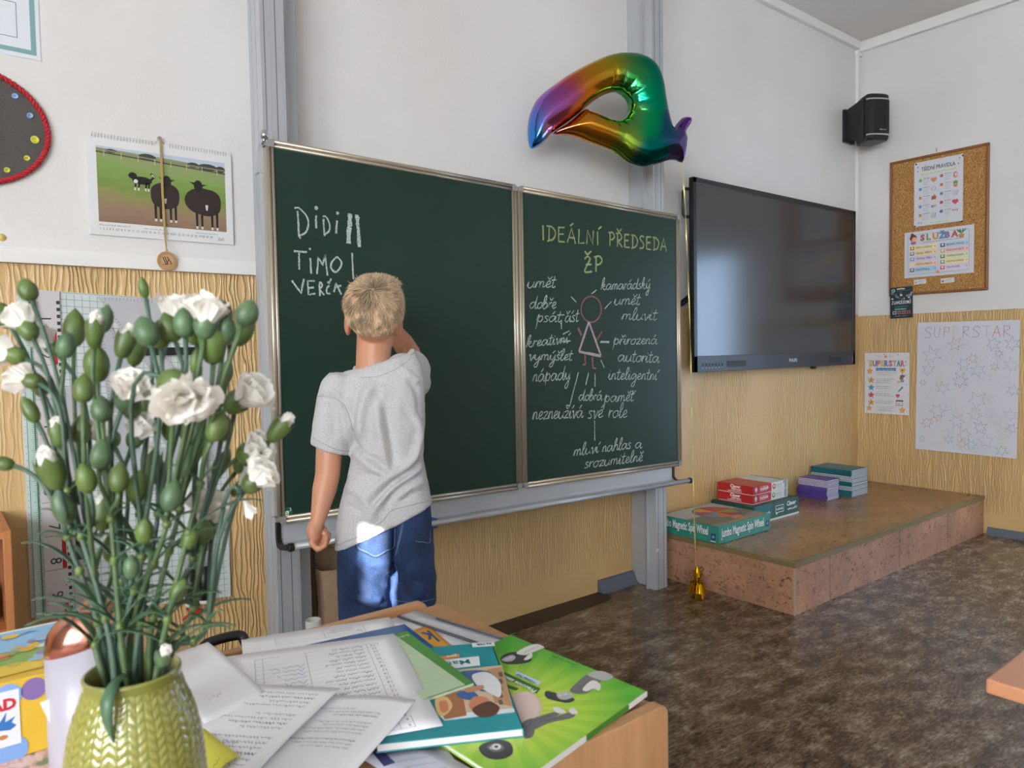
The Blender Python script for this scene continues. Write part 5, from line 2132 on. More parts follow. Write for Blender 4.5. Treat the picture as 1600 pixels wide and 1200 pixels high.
for f in tri:
    a, b2, c2 = f
    pa, pb, pc = (Vector(V2[k]) for k in f)
    if (pb-pa).cross(pc-pa) < 0:
        a, c2 = c2, a
    fs.append((a, b2, c2))
    fs.append((a+n_ if not onb[a] else a, c2+n_ if not onb[c2] else c2, b2+n_ if not onb[b2] else b2))
m_foil = attr_mat('foil_rainbow', .13, 1)
q.add(vs, fs, m_foil, True)
q.build('foil_body', parent=balloon, local=True)
# ribbon
M_RIB = mat('ribbon_gold', '#d9c878', .35, metal=.3)
kx = Vector((0, 0, 0))+b_o
wt = Vector((2.79, 2.136, .155))
q = MB()
k0 = b_dir*on_balloon(1228, 955)[0]+Vector((0, 0, on_balloon(1228, 955)[1]))+b_o
vs, fs = [], []
N_ = 60
for i in range(N_+1):
    t_ = i/N_
    p = k0.lerp(wt, t_)+Vector((.010*math.sin(t_*5), .0, 0))
    a = t_*26+math.sin(t_*9)
    wv = Vector((math.cos(a), math.sin(a), 0))*.0028
    vs += [p+wv, p-wv]
for i in range(N_):
    fs.append((2*i, 2*i+1, 2*i+3, 2*i+2))
b2 = len(vs)
for i in range(9):
    t_ = i/8
    p = k0+Vector((.055*t_, -.01*t_, .045*t_))
    vs += [p+Vector((0, 0, .0022)), p-Vector((.001, 0, .0022))]
for i in range(8):
    fs.append((b2+2*i, b2+2*i+1, b2+2*i+3, b2+2*i+2))
q.add(vs, fs, M_RIB)
o = q.build('ribbon', parent=balloon)
sd = o.modifiers.new('thickness', 'SOLIDIFY')
sd.thickness = .0004
# tasselled weight
t = thing('balloon_weight', 'gold foil balloon weight with fringe on the floor before the stage', 'balloon weight', (2.79, 2.136, 0))
M_GOLD = mat('gold_foil', '#c79a12', .16, metal=1)
q = MB()
q.lathe([(.002, 0), (.026, .002), (.030, .03), (.022, .065), (.012, .080), (.010, .092), (.020, .105), (.016, .125), (.006, .150), (0, .156)], 14, (2.79, 2.136, .001), M_GOLD, smooth=False)
q.build('foil_bag', parent=t)
random.seed(4)
q = MB()
for k in range(70):
    a = random.uniform(0, 2*PI)
    z0 = random.choice([.088, .088, .09, .12])
    r0, r1 = .011, random.uniform(.028, .052)
    z1 = random.uniform(.004, .05) if random.random() < .8 else random.uniform(.07, .13)
    w_ = random.uniform(.003, .006)
    d = Vector((math.cos(a), math.sin(a), 0))
    s_ = Vector((-d.y, d.x, 0))
    o_ = Vector((2.79, 2.136, 0))
    pts = [o_+d*r0+Vector((0, 0, z0)), o_+d*(r0+(r1-r0)*.7)+Vector((0, 0, z0-(z0-z1)*.25)), o_+d*r1+Vector((0, 0, z1))]
    vs = []
    for p in pts:
        vs += [p+s_*w_/2+Vector((0, 0, random.uniform(-.001, .001))), p-s_*w_/2]
    q.add(vs, [(0, 1, 3, 2), (2, 3, 5, 4)], M_GOLD)
o = q.build('fringe', parent=t)
sd = o.modifiers.new('thickness', 'SOLIDIFY')
sd.thickness = .0003

# ================================================================== desk, cart and what lies on them
Z0 = .7555           # cloth surface
ZP = .762            # lowest sheet on the cart
M_BEECH = wood('beech', '#ad8058', '#bf9269', .38, 0)
M_BEECHV = wood('beech_upright', '#a0764f', '#b48862', .42, 2)
t = thing('teacher_desk', 'wooden desk under the vase, covered by a patterned cloth', 'desk', (-.3, .65, 0))
q = MB()
q.box((-.95, .20, .722), (.283, 1.16, .750), M_BEECH)
q.build('desk_top', parent=t, bevel=.003)
for x, y in ((-.90, .25), (.20, .25), (-.90, 1.06), (.20, 1.06)):
    q = MB()
    q.box((x, y, .001), (x+.045, y+.045, .722), M_BEECHV)
    q.build('leg', parent=t, bevel=.003)
# cloth
m, nt, b, N, L = nodes('cloth_print')
geo = N('NewGeometry')
mp = N('Mapping')
mp.inputs['Scale'].default_value = (60, 30, 30)
mp.inputs['Rotation'].default_value = (0, 0, .9)
L(geo.outputs['Position'], mp.inputs['Vector'])
nz = N('TexNoise', Scale=1.0, Detail=2.0)
L(mp.outputs['Vector'], nz.inputs['Vector'])
r = ramp_of(N, [(.36, '#7f8f70'), (.44, '#d9b4ac'), (.52, '#e6cfc8'), (.60, '#dc9d92'), (.70, '#e8dcd6')])
L(nz.outputs['Fac'], r.inputs['Fac'])
L(r.outputs['Color'], b.inputs['Base Color'])
b.inputs['Roughness'].default_value = .85
q = MB()
q.box((-.80, .24, .7505), (.240, 1.14, Z0), m)
tag(q.build('table_cloth', bevel=.002), 'pink and green patterned cloth lying on the desk under the vase', 'tablecloth')

# cart with raised rims in front and behind
CX0, CX1, CY0, CY1 = .292, .668, .5535, 1.066
t = thing('desk_cart', 'beech side table with raised rims, piled with papers and books', 'side table', (.48, .81, 0))
q = MB()
q.box((CX0, CY0+.018, .730), (CX1, CY1-.018, .7515), M_BEECH)
q.build('table_top', parent=t, bevel=.0015)


def rim_prof(x0, x1, zb, zt, r_):
    p = [(x0, zb), (x1, zb)]
    for k in range(6):
        a = PI/2*k/5
        p.append((x1-r_+r_*math.cos(a), zt-r_+r_*math.sin(a)))
    p.append((x0, zt))
    return p


for nm, y, x1, zb in (('rim', CY1-.018, .640, .728), ('front_panel', CY0, .667, .10)):
    q = MB()
    q.prism([(x, y, z) for x, z in rim_prof(CX0, x1, zb, .7605, .012)], (0, .018, 0), M_BEECHV if nm != 'rim' else M_BEECH)
    q.build(nm, parent=t, bevel=.002)
q = MB()
q.box((CX1-.024, CY0+.019, .10), (CX1-.006, CY1-.019, .729), M_BEECHV)
q.build('side_panel', parent=t, bevel=.0015)
q = MB()
q.box((CX0, CY0+.019, .10), (CX0+.018, CY1-.019, .729), M_BEECHV)
q.build('side_panel', parent=t, bevel=.0015)
q = MB()
q.box((CX0+.019, CY0+.019, .10), (CX1-.025, CY1-.019, .118), M_BEECHV)
q.build('bottom_shelf', parent=t)
for x in (CX0+.04, CX1-.05):
    for y in (CY0+.05, CY1-.06):
        q = MB()
        q.lathe([(.0, -.009), (.024, -.009), (.026, 0), (.024, .009), (0, .009)], 18, (x, y, .0275), M_BLACK, ax=(1, 0, 0))
        q.box((x-.012, y-.012, .05), (x+.012, y+.012, .0995), M_ALUD)
        q.build('castor', parent=t)
q = MB()
hp = [(CX0+.004, CY1+.001, .745), (CX0+.004, CY1+.022, .757), (CX0+.004, CY1+.030, .765), (CX0+.048, CY1+.030, .766), (CX0+.056, CY1+.022, .757), (CX0+.056, CY1+.001, .745)]
q.tube(smooth_path(hp, 4), .0075, 10, M_BLACK)
q.build('handle', parent=t)


class QSheet(Sheet):
    """a lying sheet: corners given in the order of its own print: lower left, lower right, upper right, upper left"""

    def __init__(self, A, B, C, D, w, h, bend=None, mb=None):
        self.c = [Vector(p) for p in (A, B, C, D)]
        self.w, self.h, self.bend = w, h, bend
        self.mb = mb or MB()
        self.step = .00018

    def P(self, x, y, layer=1):
        u, v = x/self.w, y/self.h
        A, B, C, D = self.c
        p = A*(1-u)*(1-v)+B*u*(1-v)+C*u*v+D*(1-u)*v
        return p+Vector((0, 0, layer*self.step+(self.bend(u, v) if self.bend else 0)))

    def paper(self, m, nx=10, ny=12, t=.0003, layer=0):
        vs, fs = [], []
        for lay in (0, 1):
            for j in range(ny+1):
                for i in range(nx+1):
                    p = self.P(self.w*i/nx, self.h*j/ny, layer)
                    vs.append(p-Vector((0, 0, t*lay)))
        W_ = nx+1
        o2 = W_*(ny+1)
        for j in range(ny):
            for i in range(nx):
                a = j*W_+i
                fs.append((a, a+1, a+W_+1, a+W_))
                fs.append((o2+a, o2+a+W_, o2+a+W_+1, o2+a+1))
        for i in range(nx):
            fs.append((i+1, i, o2+i, o2+i+1))
            a = ny*W_+i
            fs.append((a, a+1, o2+a+1, o2+a))
        for j in range(ny):
            a = j*W_
            fs.append((a, a+W_, o2+a+W_, o2+a))
            a = j*W_+nx
            fs.append((a+W_, a, o2+a, o2+a+W_))
        self.mb.add(vs, fs, m, True)

    def line(self, pts, w, m, layer=1, closed=False):
        out = []
        if closed:
            pts = list(pts)+[pts[0]]
        for a, b_ in zip(pts[:-1], pts[1:]):
            d = math.hypot(b_[0]-a[0], b_[1]-a[1])
            k = max(1, int(d/.02))
            out += [(a[0]+(b_[0]-a[0])*j/k, a[1]+(b_[1]-a[1])*j/k) for j in range(k)]
        out.append(pts[-1])
        Sheet.line(self, out, w, m, layer)


def par(a, b_, c):
    """fourth corner of a parallelogram a-b-c"""
    return Vector(a)+Vector(c)-Vector(b_)


def px3(z, *pts):
    return [at_z(u, v, z) for u, v in pts]


M_SHEET = mat('office_paper', '#efeff3', .6)
PEN = ink('#4b57a8')
GREY = ink('#8e9096')
BLK = ink('#3a3a40')

# transparent folder with dark slide bars, at the back right
z = ZP-.0006
A, B, C, D = px3(z, (598, 972), (768, 1030), (812, 1003), (648, 954))
s = QSheet(A, B, C, D, .25, .06)
s.paper(mat('folder_clear', '#c9cbd2', .25), 6, 4)
tag(s.mb.build('plastic_folder'), 'clear plastic folder at the far right corner of the side table', 'folder')
for lab, p0, p1 in (('dark grey slide bar on the clear folder, nearer the blue folder', (622, 963), (748, 1006)), ('thin dark slide bar along the outer edge of the clear folder', (682, 966), (795, 1001))):
    a, b_ = at_z(p0[0], p0[1], z+.002), at_z(p1[0], p1[1], z+.002)
    q = MB()
    q.tube([a, b_], .0022 if 'thin' not in lab else .0013, 8, mat('bar_grey', '#4a4c52', .4))
    tag(q.build('slide_bar'), lab, 'slide bar')
# orange booklet
z = ZP+.0008
A, B, C, D = px3(z, (644, 985), (669, 977), (735, 1034), (700, 1045))
s = QSheet(B, A, D, C, .05, .11)
s.paper(mat('orange_cover', '#e0a02e', .4), 4, 6, .0008)
s.text('k', .012, .014, .046, ink('#2c4a78'), 1, bold=.03)
tag(s.mb.build('booklet'), 'orange booklet with a blue letter k beside the blue folder', 'booklet')
# sheet A under the blue folder
z = ZP
A = at_z(377, 999, z)
B = at_z(608, 964, z)
d = (B-A).normalized()
pz = Vector((d.y, -d.x, 0))
s = QSheet(B, A, A+pz*.297, B+pz*.297, .221, .297)
s.paper(M_SHEET)
s.frame(.045, .018, .175, .046, .0005, GREY, 1)
s.line([(.105, .018), (.105, .046)], .0005, GREY, 1)
for k in range(1, 4):
    s.line([(.045, .018+.007*k), (.175, .018+.007*k)], .0004, GREY, 1)
s.scrawl(.06, .028, .10, .004, BLK, 1, .0006)
s.scrawl(.06, .021, .098, .004, BLK, 1, .0006)
s.scrawl(.05, .035, .057, .004, BLK, 1, .0006)
tag(s.mb.build('paper_sheet'), 'white printed sheet along the back rim, under the blue folder', 'paper')
# blue folder
z = ZP+.0022
A, B, C = px3(z, (425, 1020), (632, 975), (742, 1060))
s = QSheet(B, A, par(A, B, C), C, .2, .12, lambda u, v: .0006*math.sin(u*3))
s.paper(mat('blue_cover', '#2f6fb8', .32), 8, 6, .0008)
tag(s.mb.build('folder'), 'bright blue folder sticking out between the white sheets', 'folder')
# big green workbook


def lying_book(name, label, corners, z0, z1, cover, spine_side=None, cat='book'):
    t = thing(name, label, cat, (corners[0]+corners[2])/2)
    t.location.z = z0
    G = (corners[0]+corners[2])/2
    q = MB()
    for za, zb in ((z0, z0+.0008), (z1-.0008, z1)):
        q.hexa([Vector((p.x, p.y, za)) for p in corners], [Vector((p.x, p.y, zb)) for p in corners], cover)
    if spine_side is not None:
        a, b_ = corners[spine_side], corners[(spine_side+1) % 4]
        inn = (G-(a+b_)/2).normalized()*.0012
        q.hexa([Vector((p.x, p.y, z0)) for p in (a, b_, b_+inn, a+inn)], [Vector((p.x, p.y, z1)) for p in (a, b_, b_+inn, a+inn)], cover)
    q.build('cover', parent=t)
    inn = [p+(G-p)*.012 for p in corners]
    q = MB()
    q.hexa([Vector((p.x, p.y, z0+.0008)) for p in inn], [Vector((p.x, p.y, z1-.0008)) for p in inn], mat('book_block', '#cfccca', .8, vary=.08, scale=400, stretch=(.05, .05, 4)))
    q.build('pages', parent=t)
    return t


m, nt, b, N, L = nodes('cover_green')
tc = N('TexCoord')
mp = N('Mapping')
mp.inputs['Location'].default_value = (.03, .02, 0)
L(tc.outputs['Object'], mp.inputs['Vector'])
sp_ = N('SeparateXYZ')
L(mp.outputs['Vector'], sp_.inputs[0])
at = N('Math', operation='ARCTAN2')
L(sp_.outputs['Y'], at.inputs[0])
L(sp_.outputs['X'], at.inputs[1])
fr = N('Math', operation='MULTIPLY')
fr.inputs[1].default_value = 26
L(at.outputs[0], fr.inputs[0])
sn = N('Math', operation='SINE')
L(fr.outputs[0], sn.inputs[0])
ln = N('VectorMath', operation='LENGTH')
L(mp.outputs['Vector'], ln.inputs[0])
r1 = ramp_of(N, [(.03, '#c3d24a'), (.09, '#9cc83c'), (.15, '#58a834'), (.22, '#3f962f')])
r2 = ramp_of(N, [(.03, '#cad958'), (.09, '#aed04a'), (.15, '#68b23c'), (.22, '#459c33')])
L(ln.outputs[1], r1.inputs['Fac'])
L(ln.outputs[1], r2.inputs['Fac'])
mx = N('Mix', data_type='RGBA')
cl = N('Math', operation='MULTIPLY_ADD', use_clamp=True)
cl.inputs[1].default_value = 2
cl.inputs[2].default_value = .5
L(sn.outputs[0], cl.inputs[0])
L(cl.outputs[0], mx.inputs['Factor'])
L(r1.outputs['Color'], mx.inputs[6])
L(r2.outputs['Color'], mx.inputs[7])
L(mx.outputs[2], b.inputs['Base Color'])
b.inputs['Roughness'].default_value = .28
M_GCOV = m
z0, z1 = ZP-.0008, ZP+.0052
TRc, RRc, BLc = px3(z1, (798, 992), (1010, 1080), (588, 1092))
FRc = par(RRc, TRc, BLc)
cs = [TRc, BLc, FRc, RRc]
t = lying_book('workbook', 'large lime green workbook with grey cartoon children, rightmost on the side table', cs, z0, z1, M_GCOV, None)
WW, HH = (RRc-TRc).length, (BLc-TRc).length
# print frame: reading upside down, text "up" runs from TR towards BL ... lower left = RR corner
s = QSheet(RRc, TRc, BLc, FRc, WW, HH)
wp = {}


def inv(sh, u, v, z):
    """print coordinates of a pixel on a lying parallelogram sheet"""
    P = at_z(u, v, z)-sh.c[0]
    e1, e2 = sh.c[1]-sh.c[0], sh.c[3]-sh.c[0]
    M_ = Matrix(((e1.x, e2.x), (e1.y, e2.y)))
    r_ = M_.inverted() @ Vector((P.x, P.y))
    return (r_.x*sh.w, r_.y*sh.h)


def wq(pts):
    return [inv(s, 600+x/3.478, 920+y/3.478, z1) for x, y in pts]




def soft_(pts):
    return soft(wq(pts))


def soft(pts):
    return [(p.x, p.y) for p in smooth_path([(a, b_, 0) for a, b_ in pts], 4, True)]


G1, G2, G3, G4 = ink('#3a3a3c'), ink('#6c6c6e'), ink('#a9a9aa'), ink('#d6d2d0')
s.face(soft_([(690, 600), (760, 560), (820, 575), (858, 640), (840, 700), (790, 740), (740, 720), (700, 660)]), ink('#c9bcae'), 1)
s.face(soft_([(680, 600), (750, 560), (815, 580), (845, 640), (825, 695), (780, 730), (735, 715), (690, 660)]), ink('#d9c2bb'), 1.5)
for shape, g_, ly in (([(632, 385), (660, 355), (720, 345), (790, 372), (803, 385), (780, 402), (720, 410), (660, 408)], G1, 2), ([(640, 385), (690, 362), (715, 372), (700, 392), (660, 398)], G3, 3), ([(720, 350), (770, 318), (830, 302), (870, 318), (850, 330), (800, 350), (760, 362)], G4, 2.5), ([(760, 385), (800, 350), (805, 372), (780, 388)], G4, 3),
                      ([(873, 570), (890, 556), (960, 575), (1010, 585), (1037, 605), (1000, 620), (940, 612), (885, 595)], G1, 2), ([(940, 570), (1000, 560), (1030, 585), (990, 605), (950, 598)], G3, 3), ([(1010, 555), (1050, 510), (1110, 465), (1170, 470), (1180, 500), (1120, 560), (1060, 572)], G2, 2.4), ([(1105, 465), (1180, 448), (1245, 478), (1210, 500), (1150, 490)], G3, 2.7),
                      ([(1080, 545), (1130, 500), (1175, 520), (1170, 555), (1140, 545), (1100, 560)], G4, 3.2),
                      ([(920, 645), (960, 650), (990, 675), (950, 678), (925, 665)], G4, 2.6), ([(1005, 660), (1030, 650), (1055, 678), (1020, 682)], G4, 2.6), ([(800, 712), (930, 670), (945, 690), (820, 740)], G2, 2.2), ([(810, 745), (1010, 672), (1030, 700), (900, 730), (820, 765)], G2, 2.3), ([(750, 730), (810, 705), (820, 745), (810, 800), (770, 815), (745, 780)], G2, 2.1),
                      ([(515, 870), (545, 840), (620, 822), (680, 835), (700, 875), (685, 910), (620, 930), (550, 915)], G1, 2), ([(560, 862), (600, 842), (640, 850), (650, 875), (600, 890)], G2, 3)):
    s.face(soft(wq(shape)), g_, ly)
for ex, ey in ((668, 384), (688, 376), (958, 580), (984, 574), (585, 868)):
    a = wq([(ex, ey)])[0]
    s.disc(a[0], a[1], .0022, ink('#e4e2e0'), 4, n=10)
    s.disc(a[0], a[1], .0010, G1, 5, n=8)
for st in ([(905, 690), (870, 702), (835, 716)], [(960, 700), (900, 716), (850, 730)], [(1060, 545), (1090, 520), (1120, 500)], [(760, 352), (800, 330), (840, 314)], [(770, 760), (790, 745), (806, 722)]):
    s.line(wq(st), .0007, G1, 4)
a = wq([(610, 862)])[0]
s.disc(a[0], a[1], .0055, ink('#e0e0e0'), 4, n=12)
s.disc(a[0], a[1], .0025, G1, 5, n=8)
s.face(wq([(655, 455), (850, 545), (830, 572), (640, 482)]), ink('#2f6b2c'), 4)
s.face(wq([(650, 515), (735, 545), (715, 555), (640, 530)]), ink('#2f6b2c'), 3)
s.face(wq([(720, 450), (855, 510), (838, 527), (712, 468)]), ink('#b9cbe4'), 5)
pa = wq([(838, 560), (655, 470)])
tl = QSheet(RRc, TRc, BLc, FRc, WW, HH, mb=s.mb)


class Tilt(QSheet):
    """lettering along a slanting baseline of another sheet"""

    def __init__(self, sh, a, b_, mb):
        self.sh, self.a = sh, a
        d_ = Vector((b_[0]-a[0], b_[1]-a[1]))
        self.len = d_.length
        self.d = d_.normalized()
        self.mb, self.step = mb, sh.step

    def P(self, x, y, layer=1):
        p = Vector(self.a)+self.d*x+Vector((-self.d.y, self.d.x))*y
        return self.sh.P(p.x, p.y, layer)


a, b_ = wq([(836, 558), (650, 470)])
k_ = Tilt(s, a, b_, s.mb)
k_.text('Pracovní sešit', .001, .0005, .0105, ink('#dfe8d8'), 6, bold=.03, width=k_.len*.95)
a, b_ = wq([(838, 516), (715, 460)])
k_ = Tilt(s, a, b_, s.mb)
k_.text('+ Digital Pack', .003, .0005, .006, ink('#3a5aa8'), 7, bold=.03, width=k_.len*.85)
a, b_ = wq([(1052, 418), (920, 368)])
k_ = Tilt(s, a, b_, s.mb)
k_.text('Karina Poulsen', .001, 0, .005, ink('#23401f'), 4, width=k_.len*.95) if False else k_.scrawl(.001, 0, k_.len, .0035, ink('#23401f'), 4, .0008)
s.mb.build('cover_print', parent=t)
# white ends of the spine strip along the near right edge
sp0 = FRc.lerp(RRc, .86)
q = MB()
e = (RRc-FRc).normalized()
nrm = Vector((e.y, -e.x, 0))
if nrm.dot(RRc-TRc) < 0:
    nrm = -nrm
for a, b_, mm in ((FRc, FRc.lerp(RRc, .48), mat('spine_white', '#d5d3cf', .4)), (FRc.lerp(RRc, .48), FRc.lerp(RRc, .83), mat('spine_green', '#3d7a2c', .35)), (FRc.lerp(RRc, .83), RRc, mat('spine_white', '#d5d3cf', .4))):
    v_ = [Vector((p.x, p.y, z0)) for p in (a, b_, b_+nrm*.0012, a+nrm*.0012)]
    q.hexa(v_, [p+Vector((0, 0, z1-z0)) for p in v_], mm)
q.build('spine', parent=t)

# white booklet with a purple band, low in front
z = ZP+.0004
A, B, C = px3(z, (548, 1172), (652, 1155), (775, 1222))
s = QSheet(A, B, C, par(A, B, C), .1, .1)
s.paper(mat('booklet_lilac', '#c3c6d4', .45), 4, 4, .002)
D_ = par(A, B, C)
s.mb.build('x') if False else None
pp = [inv(QSheet(A, B, C, D_, .1, .1), u, v, z) for u, v in ((578, 1172), (592, 1170), (618, 1192), (600, 1198))]
s.face(pp, ink('#3f3f78'), 2)
for k in range(4):
    s.scrawl(.03, .060-.012*k, .075, .003, GREY, 1, .0006)
tag(s.mb.build('booklet'), 'pale booklet with a purple band in front of the turquoise book', 'booklet')
z = ZP+.0004
A, B, C = px3(ZP-.001, (640, 1168), (690, 1160), (740, 1225))
s = QSheet(A, B, C, par(A, B, C), .06, .1)
s.paper(mat('paper_grey', '#c4c4c2', .5), 4, 4, .003)
tag(s.mb.build('booklet'), 'white booklet edge peeping out under the lime green workbook', 'booklet')

# turquoise maths book
z0, z1 = ZP+.0056, ZP+.0150
TRc, BRc, BLc = px3(z1, (768, 1003), (818, 1138), (588, 1163))
TLc = par(TRc, BRc, BLc)
M_TC = mat('cover_teal_book', '#1f8f98', .3, vary=.08, scale=14)
t = lying_book('textbook', 'turquoise maths textbook with a picture of a child on the cover', [TRc, TLc, BLc, BRc], z0, z1, M_TC, 3)
WW, HH = (TRc-TLc).length, (BLc-TLc).length
s = QSheet(TRc, TLc, BLc, BRc, WW, HH)


def tq(pts):
    return [inv(s, 600+x/3.478, 920+y/3.478, z1) for x, y in pts]


s.face(tq([(270, 455), (640, 415), (705, 668), (330, 715)]), ink('#c9b497'), 1)
s.face(tq([(250, 560), (420, 545), (450, 690), (330, 712)]), ink('#a06a44'), 2)
s.face(tq([(560, 440), (640, 425), (695, 640), (600, 620)]), ink('#b58a64'), 1.6)
for k in range(5):
    x = 585+12*k
    s.face(tq([(620, 455+38*k), (640, 452+38*k), (648, 478+38*k), (628, 481+38*k)]), ink('#5d5248'), 2.2)
s.face(tq([(300, 690), (705, 650), (712, 672), (330, 718)]), ink('#cfe0ea'), 1.9)
s.face(soft(tq([(410, 455), (560, 448), (600, 500), (560, 560), (470, 530)])), ink('#3d628f'), 2.4)
s.face(soft(tq([(480, 470), (560, 455), (630, 510), (630, 590), (560, 560), (500, 520)])), ink('#d6d9dc'), 2.7)
s.face(soft(tq([(390, 575), (470, 550), (520, 600), (450, 605)])), ink('#35609a'), 2.6)
s.face(soft(tq([(440, 545), (530, 525), (540, 545), (460, 565)])), ink('#c08a68'), 3)
s.face(soft(tq([(465, 620), (490, 590), (540, 588), (570, 610), (560, 660), (500, 672), (465, 650)])), ink('#c9805f'), 3.2)
s.face(soft(tq([(480, 655), (560, 615), (600, 625), (628, 650), (600, 690), (520, 698)])), ink('#5a3828'), 3.6)
s.face(soft(tq([(280, 600), (340, 590), (372, 640), (330, 690), (290, 680)])), ink('#d8b47a'), 3)
s.face(soft(tq([(300, 620), (340, 612), (350, 660), (315, 675)])), ink('#c9805f'), 3.4)
s.face(tq([(325, 388), (515, 368), (523, 418), (335, 440)]), ink('#dfe3e4'), 3)
s.face(tq([(300, 372), (410, 355), (412, 372), (318, 388)]), ink('#d98a3c'), 3.3)
a, b_ = tq([(462, 388), (345, 402)])
k_ = Tilt(s, a, b_, s.mb)
k_.text('Matematika', .0, -.001, .020, ink('#1f7f88'), 5, bold=.012)
s.face(tq([(475, 296), (598, 290), (603, 312), (482, 320)]), ink('#d9e0e2'), 3)
a, b_ = tq([(585, 295), (500, 302)])
k_ = Tilt(s, a, b_, s.mb)
k_.text('ALTER', .0, .0, .0085, ink('#2a3a48'), 5, bold=.03, width=k_.len)
a, b_ = tq([(400, 358), (318, 372)])
k_ = Tilt(s, a, b_, s.mb)
k_.text('pro', .002, .0, .010, ink('#f0e0cc'), 5, bold=.03)
s.scrawl(WW-.055, .030, WW-.02, .006, ink('#14333a'), 4, .0016)
s.mb.build('cover_print', parent=t)

# pale green booklet
z0, z1 = ZP+.0155, ZP+.0190
TRc, BRc, BLc = px3(z1, (636, 986), (740, 1067), (662, 1093))
TLc = par(TRc, BRc, BLc)
t = lying_book('exercise_book', 'pale green booklet with a dark green edge over the maths textbook', [TRc, TLc, BLc, BRc], z0, z1, mat('cover_pale_green', '#b9cfae', .35), 2)
WW, HH = (TRc-TLc).length, (BLc-TLc).length
s = QSheet(TRc, TLc, BLc, BRc, WW, HH)
s.face([(0, 0), (WW*.30, 0), (WW*.16, HH), (0, HH)], ink('#4a8a3a'), 1)
s.rect(WW*.30, 0, WW, .022, ink('#c9d4d4'), 1)
a = inv(s, 629, 1003, z1)
s.disc(WW*.52, .013, .007, ink('#3c4468'), 2)
k_ = Tilt(s, (WW*.06, .012), (WW*.06+.03, .013), s.mb)
k_.text('Svět', 0, 0, .009, ink('#dfe8d8'), 2)
for k in range(5):
    s.line(smooth_path([(WW*.28, .04+.03*k, 0), (WW*.6, .045+.03*k, 0), (WW, .035+.03*k, 0)], 4), .0006, ink('#8fae86'), 1)
s.mb.build('cover_print', parent=t)

# class list
z = ZP+.0200
A = at_z(354, 1027, z)
B = at_z(615, 990, z)
C = at_z(692, 1129, z)
D = par(A, B, C)
s = QSheet(B, A, D, C, .225, .29, lambda u, v: -.003*max(0, v-.2)*(1-u)+.0012*math.sin(v*4+u*2))
s.paper(M_SHEET)
s.frame(.028, .028, .190, .282, .0006, GREY, 1)
for x in (.044, .125, .180):
    s.line([(x, .028), (x, .282)], .0005, GREY, 1)
random.seed(8)
names = ['Kučera Michal', 'Zoubek Matěj', 'Vaněk Kristián', 'Tichá Elena', 'Svoboda Adam', 'Plachá Veronika', 'Novák Alex', 'Mareš Erik', 'Malá Nikola']
for k in range(20):
    y = .030+.0126*k
    s.line([(.028, y), (.190, y)], .0004, GREY, 1)
    s.text(str(24-k), .032, y+.0035, .0075, BLK, 1)
    s.scrawl(.050, y+.003, .050+random.uniform(.035, .060), .0052, BLK, 1, .0009)
    if k > 2:
        s.scrawl(.130, y+.001, .130+random.uniform(.03, .048), .009, PEN, 1, .0007)
tag(s.mb.build('paper_sheet'), 'white class list with a ruled table and blue signatures', 'paper')
# blank sheet on the left
z = ZP+.0212
A, B, C = px3(z, (236, 1034), (325, 1003), (420, 1090))
s = QSheet(B, A, par(A, B, C), C, .13, .22, lambda u, v: .004*math.sin(v*2.2))
s.paper(M_SHEET)
a = inv(s, 343, 1091, z)
s.scrawl(a[0]-.005, a[1]-.004, a[0]+.022, .007, ink('#6a74a8'), 1, .0006)
tag(s.mb.build('paper_sheet'), 'nearly blank white sheet leaning behind the vase', 'paper')
# front letter sheet, far one
z = ZP+.0225
A, B, C = px3(z, (500, 1083), (650, 1096), (540, 1222))
D = par(A, B, C)
s = QSheet(B, A, D, C, .17, .19, lambda u, v: .010*max(0, .35-v)**1.5*(1-u)+.002*math.sin(u*5))
s.paper(M_SHEET, 14, 14)
for k in range(12):
    y = .035+.0085*k
    if k in (3, 8):
        continue
    s.scrawl(.035 if k else .08, y, .150-.02*(k % 3), .0042, BLK if k in (2, 9) else GREY, 1, .0007)
tag(s.mb.build('paper_sheet'), 'white letter sheet in front, right one, with a lifted corner', 'paper')
# front letter sheet, near one
z = ZP+.0235
A, B, C = px3(z, (383, 1068), (532, 1080), (385, 1224))
D = par(A, B, C)
s = QSheet(B, A, D, C, .125, .19, lambda u, v: .014*max(0, .4-v)**1.4*(1-u)+.004*math.sin(v*3)*(1-u))
s.paper(M_SHEET, 14, 14)
for k in range(16):
    y = .018+.0098*k
    if k in (4, 9):
        continue
    s.scrawl(.018, y, .112-.022*((k*7) % 3), .0045, BLK if k in (1, 7, 13) else GREY, 1, .0008)
s.scrawl(.06, .145, .10, .006, PEN, 1, .0007)
s.scrawl(.05, .128, .10, .006, PEN, 1, .0007)
tag(s.mb.build('paper_sheet'), 'white letter sheet in front, left one, under the yellow note', 'paper')
z = ZP+.0285
A, B, C = px3(z, (303, 1142), (322, 1137), (374, 1182))
A, B, C, D = px3(z, (300, 1215), (318, 1137), (374, 1181), (330, 1212))
s = QSheet(B, A, D, C, .07, .07, lambda u, v: .002*math.sin(u*4))
s.paper(mat('sticky_yellow', '#e4dd52', .55), 6, 6)
k_ = None
s.scrawl(.03, .050, .05, .008, ink('#6f7a4a'), 1, .0009)
tag(s.mb.build('sticky_note'), 'yellow sticky note at the left edge of the front letter', 'sticky note')
